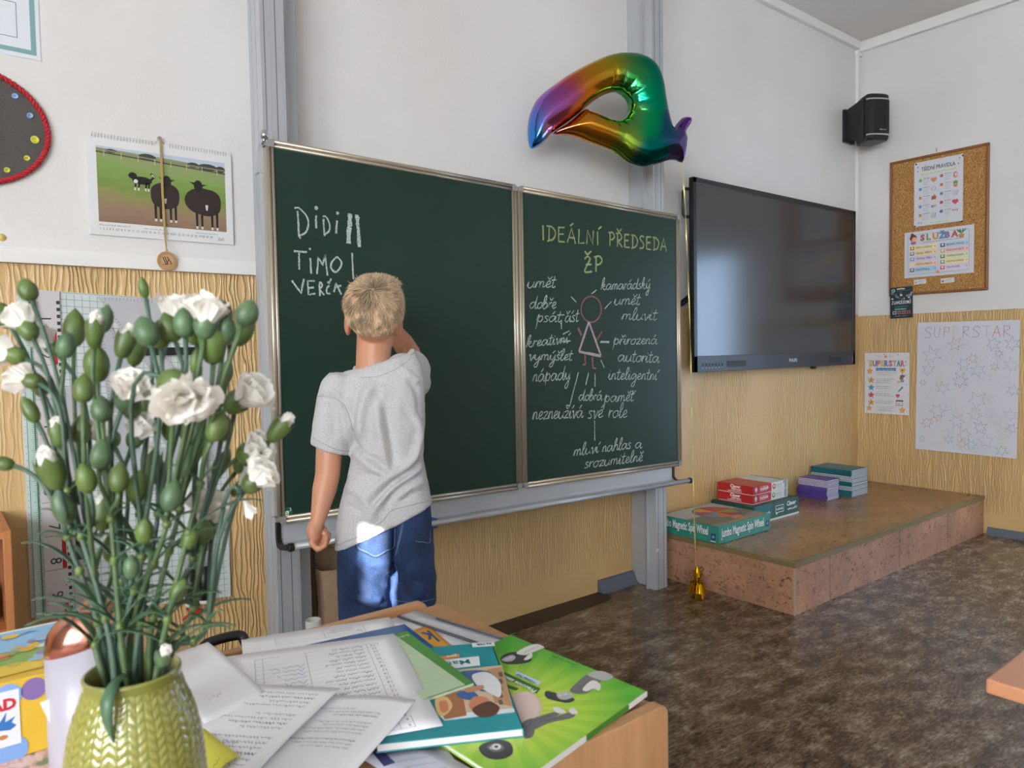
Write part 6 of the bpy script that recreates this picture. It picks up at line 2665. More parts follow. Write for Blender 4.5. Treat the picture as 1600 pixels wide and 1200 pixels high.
# white paper corner by the game box
z = Z0+.02
p = [at_y(u, v, .80) for u, v in ((62, 1098), (118, 1080), (118, 1150), (84, 1142))]
q = MB()
q.add(p, [(0, 1, 2, 3)], M_SHEET)
p2 = [at_z(u, v, Z0+.0006) for u, v in ((84, 1155), (130, 1150), (130, 1190), (95, 1190))]
o = q.build('paper_sheet')
sd = o.modifiers.new('thickness', 'SOLIDIFY')
sd.thickness = .0004
tag(o, 'white paper corner standing between the yellow box and the bottle', 'paper')

# ------------------------------------------------------------------ yellow game box
by0, by1 = .93, 1.106
bz1 = .840
bx0, bx1 = -.13, .152
t = thing('toy_box', 'yellow cardboard game box with coloured dots behind the bottle', 'box', (bx0, by0, Z0))
q = MB()
q.box((bx0, by0, Z0+.0003), (bx1, by1, bz1), mat('carton_yellow', '#d9b23a', .35))
q.build('carton', parent=t, bevel=.0015)
s = Sheet((0, by0-.0004, 0), (1, 0, 0), (0, 0, 1), FY)


def yq(u, v):
    p = at_y(u, v, by0)
    return p.x, p.z


for u, v, r_, cc in ((53, 1076, .0118, '#7f67a0'), (12, 1088, .013, '#7fa3d8'), (18, 1172, .015, '#7aa0d6')):
    x, z = yq(u, v)
    s.disc(x, z, r_, ink(cc), 1, n=28)
x, z = yq(29, 1075)
x2, z2 = yq(32, 1160)
s.rect(-.06, z2, x, z, ink('#dcdfe2'), 2)
x, z = yq(0, 1108)
s.text('ŘÁD', x-.018, z-.002, .016, ink('#c4283c'), 3, bold=.05)
bl = ink('#2f6fb4')
s.face([yq(0, 1128), yq(10, 1112), yq(8, 1128), yq(24, 1118), yq(18, 1128), yq(26, 1132), yq(16, 1140), yq(0, 1142), yq(-8, 1136)], bl, 3)
x, z = yq(5, 1152)
s.disc(x, z, .004, ink('#c07a4a'), 3, ry=.0025)
s.mb.build('print', parent=t)
s3 = Sheet((bx0, by0, bz1+.0004), (1, 0, 0), (0, 1, 0), (0, 0, 1))
LX, LY = bx1-bx0, by1-by0
s3.rect(.003, .04, LX-.003, LY-.004, ink('#8fbcdf'), 1)
random.seed(12)
s3.face([(.003, .03), (LX-.003, .055), (LX-.003, .10), (.2, .09), (.1, .12), (.003, .10)], ink('#86a85a'), 2)
s3.face([(.003, .012), (LX-.003, .02), (LX-.003, .045), (.15, .05), (.003, .035)], ink('#e0c04a'), 3)
s3.rect(.003, LY-.010, LX-.003, LY-.003, ink('#dfe6ea'), 2)
for k in range(60):
    x = random.uniform(.02, LX-.02)
    y = random.uniform(.04, LY-.02)
    s3.disc(x, y, random.uniform(.004, .011), ink(random.choice(['#d9a53c', '#e2bb4a', '#b08a9a', '#d8d4c8', '#8b86b0', '#c9b04a', '#9fb8d0', '#c98a5a'])), 4+.1*k, ry=random.uniform(.003, .008), n=9)
for k in range(9):
    x = .02+.03*k
    s3.face([(x, LY-.030), (x+.012, LY-.022), (x+.024, LY-.030), (x+.012, LY-.027)], ink('#4a7fb8'), 4)
s3.mb.build('cover_picture', parent=t)

# ------------------------------------------------------------------ white bottle with a copper cap
bc = at_d(139, 1090, .715)
bc.z = Z0+.0003
t = thing('bottle', 'white bottle with a shiny copper cap behind the vase', 'bottle', bc)
R_ = .0355
zc = at_d(84, 1022, .70).z
q = MB()
n = 40


def ringz(r_, zf):
    return [bc+Vector((r_*math.cos(2*PI*k/n), r_*math.sin(2*PI*k/n), zf(2*PI*k/n))) for k in range(n)]


def slant(base):
    # the join rises towards the right as seen from the camera
    return lambda a: base-bc.z+.009*(math.cos(a)*CR.x+math.sin(a)*CR.y)


zj = zc+.006
q.loft([ringz(R_*.96, lambda a: .0), ringz(R_, lambda a: .004), ringz(R_, lambda a: .06), ringz(R_, slant(zj))], mat('bottle_white', '#aaa6b0', .3))
q.build('body', parent=t)
q = MB()
COP = mat('copper', '#c98a78', .16, metal=1)
rings = [ringz(R_*1.004, slant(zj+.0002)), ringz(R_*1.006, slant(zj+.004)), ringz(R_*.985, slant(zj+.012)), ringz(R_*.90, slant(zj+.022)), ringz(R_*.72, slant(zj+.031)), ringz(R_*.45, slant(zj+.0365)), ringz(R_*.12, slant(zj+.038))]
q.loft(rings, COP)
q.build('cap', parent=t)

# ------------------------------------------------------------------ vase
VH = .187
vc = at_z(207, 1048, Z0+VH)
vc.z = Z0+.0003
t = thing('vase', 'yellow-green glazed vase with a knitted pattern holding white carnations', 'vase', vc)
m, nt, b, N, L = nodes('vase_glaze')
tc = N('TexCoord')
at_ = N('Attribute', attribute_name='tint')
L(at_.outputs['Color'], b.inputs['Base Color'])
b.inputs['Roughness'].default_value = .14
b.inputs['Coat Weight'].default_value = .6
b.inputs['Coat Roughness'].default_value = .05
prof = [(0, .042), (.01, .0455), (.03, .0482), (.06, .0496), (.09, .0498), (.115, .0486), (.135, .0464), (.150, .0434), (.160, .0403), (.168, .0368), (.176, .0345), (.181, .0338), (VH, .0340)]
pz_, pr_ = [p[0] for p in prof], [p[1] for p in prof]
nu, nv = 264, 190
vs, tint, fs = [], [], []
NC = 22
for j in range(nv+1):
    zz = VH*j/nv
    r_ = np.interp(zz, pz_, pr_)
    amp = .0008*np.clip((VH-.006-zz)/.004, 0, 1)
    for i in range(nu):
        a = 2*PI*i/nu
        f = (a/(2*PI)*NC) % 1
        e = abs(f-.5)*2
        ph = (zz/.0066+e*.8) % 1
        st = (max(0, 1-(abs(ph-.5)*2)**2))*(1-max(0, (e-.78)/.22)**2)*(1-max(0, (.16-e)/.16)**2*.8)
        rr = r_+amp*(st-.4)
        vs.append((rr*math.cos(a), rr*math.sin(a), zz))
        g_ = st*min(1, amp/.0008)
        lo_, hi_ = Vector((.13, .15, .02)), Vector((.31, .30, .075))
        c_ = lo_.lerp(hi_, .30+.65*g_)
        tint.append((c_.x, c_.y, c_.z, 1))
for j in range(nv):
    for i in range(nu):
        fs.append((j*nu+i, j*nu+(i+1) % nu, (j+1)*nu+(i+1) % nu, (j+1)*nu+i))
b0 = len(vs)
inn = [(VH+.0014, .0325), (VH, .0312), (VH-.01, .0306), (.15, .037), (.10, .044), (.05, .045), (.008, .040)]
for zz, r_ in inn:
    for i in range(nu):
        a = 2*PI*i/nu
        vs.append((r_*math.cos(a), r_*math.sin(a), zz))
        tint.append((.34, .33, .11, 1))
prev = nv*nu
for k in range(len(inn)):
    cur = b0+k*nu
    for i in range(nu):
        fs.append((prev+i, prev+(i+1) % nu, cur+(i+1) % nu, cur+i))
    prev = cur
fs.append(tuple(range(prev, prev+nu)))
fs.append(tuple(range(nu-1, -1, -1)))
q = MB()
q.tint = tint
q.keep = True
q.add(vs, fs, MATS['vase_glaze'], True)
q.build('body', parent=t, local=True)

# ------------------------------------------------------------------ carnations
M_STEM = mat('stem_green', '#4a5f3b', .5, vary=.2, scale=60)
M_STEMD = mat('stem_bluegreen', '#405848', .5, vary=.2, scale=60)
M_LEAF = mat('leaf_green', '#47664a', .45, vary=.15, scale=40)
M_CAL = mat('calyx_green', '#526530', .42, vary=.35, scale=45)
M_CALD = mat('calyx_bluegreen', '#4f6848', .42, vary=.3, scale=45)
m, nt, b, N, L = nodes('petal')
b.inputs['Base Color'].default_value = lin('#f7f4ee')
b.inputs['Roughness'].default_value = .6
tr = N('BsdfTranslucent')
tr.inputs['Color'].default_value = lin('#f6f2e8')
ms = N('MixShader')
ms.inputs[0].default_value = .38
L(b.outputs[0], ms.inputs[1])
L(tr.outputs[0], ms.inputs[2])
L(ms.outputs[0], nt.nodes['Material Output'].inputs[0])
M_PET = m

# (u, v) base of the bud, length px, lean (degrees from upright, + to the right), kind, size
HEADS = [
 (50, 470, 40, -25, 'b', .9), (18, 512, 48, -30, 'b', 1), (52, 530, 55, -35, 'f', 1.0), (92, 555, 44, -40, 'f', .75), (40, 560, 50, -75, 'f', .95), (62, 600, 48, -75, 'f', .8), (100, 560, 42, 10, 'b', .9),
 (115, 543, 62, 0, 'b', 1.1), (146, 545, 60, 8, 't', .85), (152, 598, 62, 5, 'b', 1.15), (158, 520, 46, 10, 'b', .8), (188, 560, 56, 12, 't', .95), (208, 572, 56, 10, 't', 1.0), (228, 466, 34, -8, 's', .8),
 (236, 540, 54, -25, 'b', 1.05), (252, 545, 46, 0, 'b', .95), (262, 530, 64, 15, 'f', 1.2), (290, 528, 48, -3, 'b', .95), (275, 535, 50, -20, 'b', .9), (318, 530, 62, 8, 'f', 1.05), (308, 540, 52, -12, 'b', .9),
 (354, 508, 42, -12, 'b', .85), (378, 510, 46, 18, 'b', 1.0), (368, 540, 55, 28, 'b', 1.0), (350, 540, 50, 12, 'b', .8), (333, 570, 74, 3, 't', 1.25), (305, 585, 40, 5, 's', .8),
 (252, 588, 62, 118, 'G', 1.3), (286, 606, 62, 150, 'F', 1.5), (352, 640, 68, 58, 'f', 1.25), (366, 645, 40, 5, 'b', .8), (190, 640, 56, 30, 'f', 1.1), (205, 655, 46, 5, 'b', .9), (228, 660, 52, 8, 'b', .9),
 (180, 700, 46, -25, 'f', 1.1), (205, 700, 48, 25, 'f', .9), (160, 660, 44, -10, 'b', .95), (128, 695, 48, 3, 'b', .95), (95, 700, 50, -12, 't', .85), (92, 765, 70, -14, 't', 1.15), (118, 790, 50, 10, 'b', .9),
 (58, 660, 46, -28, 's', 1.1), (22, 728, 34, -75, 's', 1.1), (232, 752, 62, 2, 't', 1.05), (212, 785, 56, 15, 'b', .95), (160, 830, 62, -3, 't', 1.1), (108, 820, 60, -12, 'b', .95), (155, 735, 50, 4, 'b', .9),
 (372, 715, 48, 62, 'f', 1.1), (420, 690, 56, 38, 't', 1.0), (368, 738, 44, 42, 'b', 1.0), (382, 768, 48, 42, 'f', 1.05), (362, 775, 50, 40, 'f', .6), (322, 845, 72, 5, 'f', 1.15), (316, 850, 40, 0, 'b', .9),
 (200, 978, 52, 2, 't', 1.0), (250, 1040, 40, 25, 't', .85), (270, 940, 40, 28, 'b', .75), (305, 700, 50, 10, 'b', .9), (330, 690, 52, 18, 'b', .9), (262, 800, 52, 10, 'b', .9), (290, 690, 48, 5, 'b', .8),
 (250, 760, 50, -8, 'b', .8), (185, 770, 48, -5, 'b', .85), (377, 772, 36, 160, 'p', .8), (350, 600, 40, 15, 'b', .7),
 (140, 770, 50, -6, 'b', .85), (175, 880, 46, -10, 'b', .8), (225, 850, 44, 8, 'b', .8), (285, 745, 50, 14, 'b', .85), (265, 690, 48, 0, 'b', .85), (335, 745, 48, 26, 'b', .8), (70, 620, 44, -20, 'b', .8), (130, 630, 48, -5, 'b', .85), (300, 640, 44, 6, 'b', .8), (205, 905, 40, 4, 'b', .7), (290, 860, 42, 18, 'b', .75), (345, 690, 46, 12, 'b', .8)]
random.seed(33)
VD = .571
mouth = Vector((vc.x, vc.y, vc.z+VH))
heads = []
for i, (u, v, ln_, ang, kind, sz) in enumerate(HEADS):
    dep = VD+random.uniform(-.055, .055)
    if kind in 'FG':
        dep = .495 if kind == 'F' else .51
    p = at_d(u, v, dep)
    a = math.radians(ang)
    dv = (CU*math.cos(a)+CR*math.sin(a)+CFW*random.uniform(-.25, .25)).normalized()
    if kind == 'F':
        dv = (CU*math.cos(a)+CR*math.sin(a)-CFW*.7).normalized()
    heads.append(dict(p=p, d=dv, L=ln_*dep/CF, k=kind, s=sz, u=u, dep=dep, v=v))
# sprays: heads sorted by bearing from the mouth, dealt into stems
order = sorted(range(len(heads)), key=lambda i: math.atan2(heads[i]['u']-217, 1060-heads[i]['v']))
NS = 15
groups = [[] for _ in range(NS)]
for r_, i in enumerate(order):
    groups[int(r_*NS/len(order))].append(i)


def calyx(mb, p, d, L_, r_, m, open_=False):
    a = d.orthogonal().normalized()
    b_ = d.cross(a)
    prof = [(0, .10), (.06, .55), (.2, .86), (.42, 1.0), (.62, .93), (.8, .68), (.93, .30), (1.0, .03)] if not open_ else [(0, .12), (.08, .5), (.25, .74), (.5, .90), (.75, 1.0), (.92, .97)]
    n = 15
    vs, fs = [], []
    for t_, q_ in prof:
        for k in range(n):
            an = 2*PI*k/n
            w_ = 1-.06*(.5+.5*math.cos(5*an))*min(1, t_*3)
            ext = 0
            if open_ and t_ > .9:
                ext = .22*L_*max(0, math.cos(5*an))
            vs.append(p+d*(t_*L_+ext)+(a*math.cos(an)+b_*math.sin(an))*(r_*q_*w_))
    for i in range(len(prof)-1):
        for k in range(n):
            fs.append((i*n+k, i*n+(k+1) % n, (i+1)*n+(k+1) % n, (i+1)*n+k))
    fs.append(tuple(range(n-1, -1, -1)))
    if not open_:
        fs.append(tuple(range((len(prof)-1)*n, len(prof)*n)))
    mb.add(vs, fs, m, True)


def petals(mb, p, d, L_, R_, n, spread, seed, frill_=.4):
    """ruffled petals packed round the axis: broad fans with frilled edges"""
    rnd = random.Random(seed)
    a0 = d.orthogonal().normalized()
    b0_ = d.cross(a0)
    for k in range(n):
        an = 2.39996*k+rnd.uniform(-.3, .3)
        lay = (k+.5)/n
        out = a0*math.cos(an)+b0_*math.sin(an)
        side = d.cross(out)
        sp = spread*(.12+.95*lay)
        ln_ = L_*rnd.uniform(.85, 1.08)*(1-.12*lay)
        wid = R_*rnd.uniform(.62, .9)
        nu_, nv_ = 10, 6
        ph, fr_ = rnd.uniform(0, 6), rnd.uniform(8, 12)
        vs = []
        for j in range(nv_+1):
            t_ = j/nv_
            curve = sp*t_**1.8
            c_ = p+d*(ln_*t_*(1-.45*curve))+out*(R_*(.10+.25*lay)+ln_*.95*curve)
            for i in range(nu_+1):
                s_ = (i/nu_-.5)*2
                w_ = wid*(.18+.82*min(1, t_*1.1)**.8)
                amp = L_*.11*frill_*t_**2.5
                ruf = amp*math.sin(s_*fr_*.55+ph)
                frill = amp*.55*math.sin(s_*fr_*1.7+ph*2)*(t_ > .8)
                edge = -.22*ln_*t_*s_*s_+frill
                vs.append(c_+side*(s_*w_)+out*(-.30*w_*s_*s_+ruf)+d*edge)
        fs = []
        for j in range(nv_):
            for i in range(nu_):
                q_ = j*(nu_+1)+i
                fs.append((q_, q_+1, q_+nu_+2, q_+nu_+1))
        mb.add(vs, fs, M_PET, True)


def bez(a, b_, c, d_, n=10):
    return [a*(1-t)**3+b_*3*t*(1-t)**2+c*3*t*t*(1-t)+d_*t**3 for t in [i/n for i in range(n+1)]]


WHERE = ['far left', 'second from the left', 'third from the left', 'fourth from the left', 'fifth from the left', 'sixth from the left', 'seventh from the left', 'middle', 'seventh from the right', 'sixth from the right', 'fifth from the right', 'fourth from the right', 'third from the right', 'second from the right', 'far right']
for g_i, idx in enumerate(groups):
    hs = [heads[i] for i in idx]
    cen = sum((h['p'] for h in hs), Vector())/len(hs)
    lowest = min(h['p'].z for h in hs)
    base = Vector((vc.x+random.uniform(-.02, .02), vc.y+random.uniform(-.02, .02), vc.z+.012))
    an = random.uniform(0, 2*PI)
    rad = random.uniform(.006, .026)
    f_ = (g_i-(NS-1)/2)/((NS-1)/2)
    mo = mouth+CR*(f_*.022)+Vector((math.cos(an)*rad*.4, math.sin(an)*rad, 0))
    if (mo-mouth).xy.length > .026:
        mo = mouth+(mo-mouth).normalized()*.026
    top = mo.lerp(cen, .62)
    top.z = min(top.z, lowest-.012) if lowest-.012 > mo.z+.05 else mo.z+max(.03, (lowest-mo.z)*.75)
    if top.z < mo.z+.015:
        top = mo.lerp(cen, .5)
    t = thing('carnation', 'spray of white carnations and buds in the vase, %s stem' % WHERE[g_i] if 'left' in WHERE[g_i] or 'right' in WHERE[g_i] else 'spray of white carnations and buds in the vase, the middle stem', 'flower', base, 'carnation sprays in the green vase')
    mst = random.choice([M_STEM, M_STEMD, M_STEMD])
    q = MB()
    trunk = bez(base, base.lerp(mo, .7), mo+(mo-base)*.25, top, 10)
    # keep the stem inside the mouth
    path = [base, base.lerp(mo, .5), mo]+bez(mo, mo+(mo-base).normalized()*.04, top-(cen-mo).normalized()*.03, top, 10)[1:]
    q.tube(path, [.0024]*3+[.0024-.0006*i/9 for i in range(10)], 8, mst)
    q.ball(top, .0036, m=M_CAL, nu=10, nv=6)
    nodes_ = [path[5], path[9]]
    for p in nodes_:
        q.ball(p, .0034, .0034, .0045, m=M_CAL, nu=10, nv=6)
    for h in hs:
        c1 = top+Vector((0, 0, .012))+(h['p']-top)*.2
        c2 = h['p']-h['d']*max(.008, (h['p']-top).length*.35)
        start = top if (h['p']-top).z > .004 else path[8]
        q.tube(bez(start, c1 if start is top else start+Vector((0, 0, .02)), c2, h['p'], 8), [.0017]*6+[.0016, .0016, .0019], 7, mst)
    q.build('stem', parent=t)
    for k_i, p in enumerate(nodes_+[top]):
        for e in (1, -1):
            q = MB()
            ln_ = random.uniform(.045, .085) if k_i < 2 else random.uniform(.02, .04)
            d0 = (CR*e*random.uniform(.5, 1)+CFW*random.uniform(-.6, .6)+Vector((0, 0, random.uniform(.7, 1.4)))).normalized()
            sd_ = d0.cross(Vector((0, 0, 1))).normalized()
            upv = sd_.cross(d0)
            vs = []
            for j in range(8):
                t_ = j/7
                w_ = .0025*math.sin(PI*min(1, .15+t_*.85))**.7*(1-t_*.15) if j < 7 else .0002
                c_ = p+d0*(ln_*t_)-Vector((0, 0, 1))*(ln_*.45*t_*t_)
                vs += [c_-sd_*w_+upv*.0006, c_-upv*.0004, c_+sd_*w_+upv*.0006]
            fs = []
            for j in range(7):
                fs += [(3*j, 3*j+1, 3*j+4, 3*j+3), (3*j+1, 3*j+2, 3*j+5, 3*j+4)]
            q.add(vs, fs, M_LEAF, True)
            o = q.build('leaf', parent=t)
            sdm = o.modifiers.new('thickness', 'SOLIDIFY')
            sdm.thickness = .0006
    for h_i, h in enumerate(hs):
        mc_ = random.choice([M_CAL, M_CAL, M_CALD])
        k = h['k']
        L_, r_ = h['L'], .0084*h['s']
        q = MB()
        if k in ('b', 's', 'G'):
            calyx(q, h['p'], h['d'], L_, r_*.62 if k == 's' else r_, mc_)
            q.build('bud', parent=t)
        elif k == 't':
            calyx(q, h['p'], h['d'], L_*.72, r_, mc_, True)
            o = q.build('bud', parent=t)
            q = MB()
            petals(q, h['p']+h['d']*L_*.45, h['d'], L_*.58, r_*.75, 9, .12, g_i*10+h_i)
            q.ball(h['p']+h['d']*L_*.62, r_*.7, r_*.7, L_*.30, nu=12, nv=8, m=M_PET, axes=(h['d'].orthogonal().normalized(), h['d'].cross(h['d'].orthogonal().normalized()), h['d']))
            q.build('petals', parent=o)
        else:
            big = k == 'F'
            if k not in 'pF':
                calyx(q, h['p'], h['d'], L_*(.45 if not big else .32), r_*.95, mc_, True)
                o = q.build('bud', parent=t)
            else:
                o = None
            q = MB()
            petals(q, h['p']+h['d']*L_*(.30 if not big else .15), h['d'], L_*.95 if not big else L_*.70, r_*(1.95 if k == 'f' else 1.75 if big else .7), 30 if big else 13 if k == 'f' else 3, .42 if not big else .95, g_i*10+h_i, .45 if not big else .8)
            q.build('petals', parent=o or t)
# loose leaf hanging over the rim
t = thing('carnation_leaf', 'single green leaf hanging down over the front of the vase', 'leaf', mouth+Vector((-.01, -.035, 0)))
p0, p1, p2, p3 = at_d(196, 1052, .545), at_d(160, 1075, .505), at_d(160, 1120, .512), at_d(179, 1162, .517)
path = bez(p0, p1, p2, p3, 12)
q = MB()
vs = []
for j, p in enumerate(path):
    t_ = j/12
    w_ = .0045*math.sin(PI*(.12+.88*t_))**.8+.0002
    vs += [p-CR*w_, p-CFW*.0012, p+CR*w_]
fs = []
for j in range(12):
    fs += [(3*j, 3*j+1, 3*j+4, 3*j+3), (3*j+1, 3*j+2, 3*j+5, 3*j+4)]
q.add(vs, fs, M_LEAF, True)
o = q.build('blade', parent=t)
sdm = o.modifiers.new('thickness', 'SOLIDIFY')
sdm.thickness = .0007

# ------------------------------------------------------------------ pupil's table, lower right corner
t = thing('student_table', 'beech pupil table whose corner shows at the lower right', 'table', (1.72, .0, 0))
M_ST = wood('beech_orange', '#b67d5a', '#c58b67', .35, 0)
q = MB()
q.box((1.118, -.28, .699), (2.40, .373, .720), M_ST)
q.build('table_top', parent=t, bevel=.003)
for x, y in ((1.20, -.22), (2.29, -.22), (1.20, .28), (2.29, .28)):
    q = MB()
    q.tube([(x+.015, y+.015, .001), (x+.015, y+.015, .699)], .014, 14, mat('steel_leg', '#8a8d90', .35, metal=.7))
    q.build('leg', parent=t)
q = MB()
q.box((1.21, .287, .64), (2.31, .303, .699), mat('steel_leg', '#8a8d90'))
q.build('apron', parent=t)

# ================================================================== the boy at the board
BD0 = 2.02           # distance of his trunk from the camera


def Q(u, v, d):
    return at_d(u, v, d)


def px_len(p, d=BD0):
    return p*d/CF


vf = Vector((CFW.x, CFW.y, 0)).normalized()      # the way he faces
vr = Vector((vf.y, -vf.x, 0))


def capsule(mb, chain, n=18):
    for (p, r_), (p2, r2) in zip(chain[:-1], chain[1:]):
        k = 7
        pts = [p.lerp(p2, i/k) for i in range(k+1)]
        rs = [r_+(r2-r_)*i/k for i in range(k+1)]
        mb.tube(pts, rs, n)
    for p, r_ in chain:
        mb.ball(p, r_, nu=n, nv=12)


def oval(l, r, hd, n=36, ex=2.3, lift=0):
    """ring through the left and right silhouette points, half depth hd along the view"""
    c_ = (l+r)/2
    a = (r-l)/2
    out = []
    for k in range(n):
        t = 2*PI*k/n
        x, y = math.cos(t), math.sin(t)
        x = math.copysign(abs(x)**(2/ex), x)
        y = math.copysign(abs(y)**(2/ex), y)
        out.append(c_+a*x+vf*(hd*y))
    return out


def fuse(mb, voxel, smooth_n, fac=.5):
    """one continuous surface from overlapping shapes -> vertex array and faces"""
    me = bpy.data.meshes.new('tmp')
    me.from_pydata([tuple(p) for p in mb.v], [], mb.f)
    bm = bmesh.new()
    bm.from_mesh(me)
    bmesh.ops.recalc_face_normals(bm, faces=bm.faces)
    bm.to_mesh(me)
    bm.free()
    o = bpy.data.objects.new('tmp', me)
    COL.objects.link(o)
    r_ = o.modifiers.new('r', 'REMESH')
    r_.mode = 'VOXEL'
    r_.voxel_size = voxel
    if smooth_n:
        s_ = o.modifiers.new('s', 'SMOOTH')
        s_.factor = fac
        s_.iterations = smooth_n
    dg = bpy.context.evaluated_depsgraph_get()
    dg.update()
    ev = o.evaluated_get(dg)
    m2 = bpy.data.meshes.new_from_object(ev)
    V = np.zeros(len(m2.vertices)*3)
    m2.vertices.foreach_get('co', V)
    N_ = np.zeros(len(m2.vertices)*3)
    m2.vertices.foreach_get('normal', N_)
    F = [tuple(p.vertices) for p in m2.polygons]
    bpy.data.objects.remove(o)
    bpy.data.meshes.remove(me)
    bpy.data.meshes.remove(m2)
    return V.reshape(-1, 3), N_.reshape(-1, 3), F


def to_px(V):
    P = V-np.array(CO)
    d = P @ np.array(CFW)
    return np.stack([800+CF*(P @ np.array(CR))/d, 600-CF*(P @ np.array(CU))/d], 1), d


def poly_dist(UV, pts):
    pts = np.array([(p.x, p.y) for p in smooth_path([(a, b_, 0) for a, b_ in pts], 6)]) if len(pts) > 2 else np.array(pts, float)
    best = np.full(len(UV), 1e9)
    tt = np.zeros(len(UV))
    for i in range(len(pts)-1):
        a, b_ = pts[i], pts[i+1]
        ab = b_-a
        t = np.clip(((UV-a) @ ab)/((ab**2).sum()+1e-9), 0, 1)
        d = np.sqrt(((UV-a-t[:, None]*ab)**2).sum(1))
        m_ = d < best
        best[m_] = d[m_]
        tt[m_] = (i+t[m_])/(len(pts)-1)
    return best, tt


boy_c = Q(600, 700, BD0)
boy = thing('person', 'fair-haired boy in grey t-shirt and denim shorts writing on the blackboard', 'person', (boy_c.x, boy_c.y, 0))
M_SKIN = mat('skin', '#bd8669', .5, sss=.12, bump=.06, scale=220, vary=.04)

# ---- body: one continuous surface
b = MB()
HC = Q(586, 487, 2.00)
b.ball(HC, .0665, .086, .088, nu=32, nv=20, axes=(vr, vf, Vector((0, 0, 1))))
b.ball(HC+vf*.030+Vector((0, 0, -.055)), .052, .058, .062, nu=28, nv=16, axes=(vr, vf, Vector((0, 0, 1))))
# face on the board side: nose, brow, lips, chin
b.ball(HC+vf*.094+Vector((0, 0, -.040)), .010, .016, .016, axes=(vr, vf, Vector((0, 0, 1))))
b.tube([HC+vf*.086+Vector((0, 0, -.005)), HC+vf*.100+Vector((0, 0, -.038))], [.006, .009], 10)
b.tube([HC+vf*.078+vr*-.022+Vector((0, 0, -.076)), HC+vf*.086+Vector((0, 0, -.074)), HC+vf*.078+vr*.022+Vector((0, 0, -.076))], [.004, .007, .004], 8)
b.ball(HC+vf*.068+Vector((0, 0, -.104)), .018, .016, .014, axes=(vr, vf, Vector((0, 0, 1))))
# ears
for uu, sg in ((543.5, -1), (623, 1)):
    e = Q(uu, 507, 2.02)
    b.ball(e, .012, .021, .031, nu=16, nv=12, axes=((vr*1+vf*.5*sg).normalized(), vf, Vector((0, 0, 1))))
# neck
capsule(b, [(Q(586, 525, 2.03), .050), (Q(583, 560, 2.025), .047), (Q(586, 592, 2.03), .056)])
capsule(b, [(Q(586, 594, 2.03), .05), (Q(545, 606, 2.02), .030)])
capsule(b, [(Q(586, 590, 2.03), .05), (Q(630, 586, 2.03), .032)])
# trunk under the shirt
b.loft([oval(Q(l, v, BD0), Q(r_, v2, BD0), hd) for l, v, r_, v2, hd in ((550, 595, 636, 578, .042), (540, 620, 644, 604, .052), (566, 685, 648, 672, .052), (566, 735, 646, 724, .052), (545, 800, 660, 785, .078), (545, 850, 660, 845, .078))])
# left arm hanging, closed hand
SHL, ELL, WRL = Q(522, 628, 2.01), Q(512, 742, 1.985), Q(497, 812, 1.945)
capsule(b, [(SHL, .040), (Q(516, 680, 2.0), .037), (ELL, .0335), (Q(507, 765, 1.975), .0325), (WRL, .0200)])
PL = Q(491, 833, 1.94)
hx = (Q(506, 833, 1.94)-PL).normalized()
b.ball(PL, .0185, .027, .036, axes=((hx+Vector((0, 0, .15))).normalized(), vf, (Vector((0, 0, 1))-hx*.15).normalized()))
capsule(b, [(WRL, .0195), (Q(493, 824, 1.94), .0195)])
for pts, dp, r_ in (([(487, 849), (496.5, 858.5), (508, 852.5), (509.5, 846)], 1.914, .0074), ([(488, 849), (499, 857.5), (511, 846), (509, 838)], 1.929, .0078),
                    ([(489, 847), (502, 855), (514, 840.5), (507, 833)], 1.945, .0080), ([(490, 845), (504, 850), (514, 835), (505, 830)], 1.961, .0078)):
    capsule(b, [(Q(pts[0][0], pts[0][1], dp), r_*1.12), (Q(pts[1][0], pts[1][1], dp), r_*1.05), (Q(pts[2][0], pts[2][1], dp), r_*.92), (Q(pts[3][0], pts[3][1], dp+.002), r_*.85)], 12)
capsule(b, [(Q(499, 819, 1.955), .0095), (Q(506, 826, 1.960), .0082), (Q(509, 834, 1.952), .0072)], 12)
# right arm raised to the board
SHR, ELR = Q(638, 588, 2.05), Q(640, 553, 2.240)
WRR, HDR = Q(604, 500, 2.385), Q(594, 484, 2.435)
capsule(b, [(SHR, .036), (ELR, .034), (Q(630, 537, 2.28), .0335), (WRR, .0205)])
ax_h = (HDR-WRR).normalized()
b.ball(WRR.lerp(HDR, .75), .024, .013, .034, axes=(vr, vf, Vector((0, 0, 1))))
capsule(b, [(WRR, .020), (WRR.lerp(HDR, .6), .018)])
CHK = Q(583, 470, 2.478)
for k in range(4):
    o_ = (vr*(.017-.0105*k)+Vector((0, 0, .002*(1.5-k))))
    capsule(b, [(HDR+o_, .0085), (HDR+o_+vf*.022+Vector((0, 0, .016)), .008), (CHK+o_*.55+vf*-.006+Vector((0, 0, -.010)), .0072), (CHK+o_*.4+Vector((0, 0, -.020)), .0066)], 12)
capsule(b, [(HDR-vr*.020+Vector((0, 0, -.012)), .0092), (HDR-vr*.024+vf*.018+Vector((0, 0, .004)), .0084), (CHK-vr*.006+Vector((0, 0, -.014)), .0076)], 12)
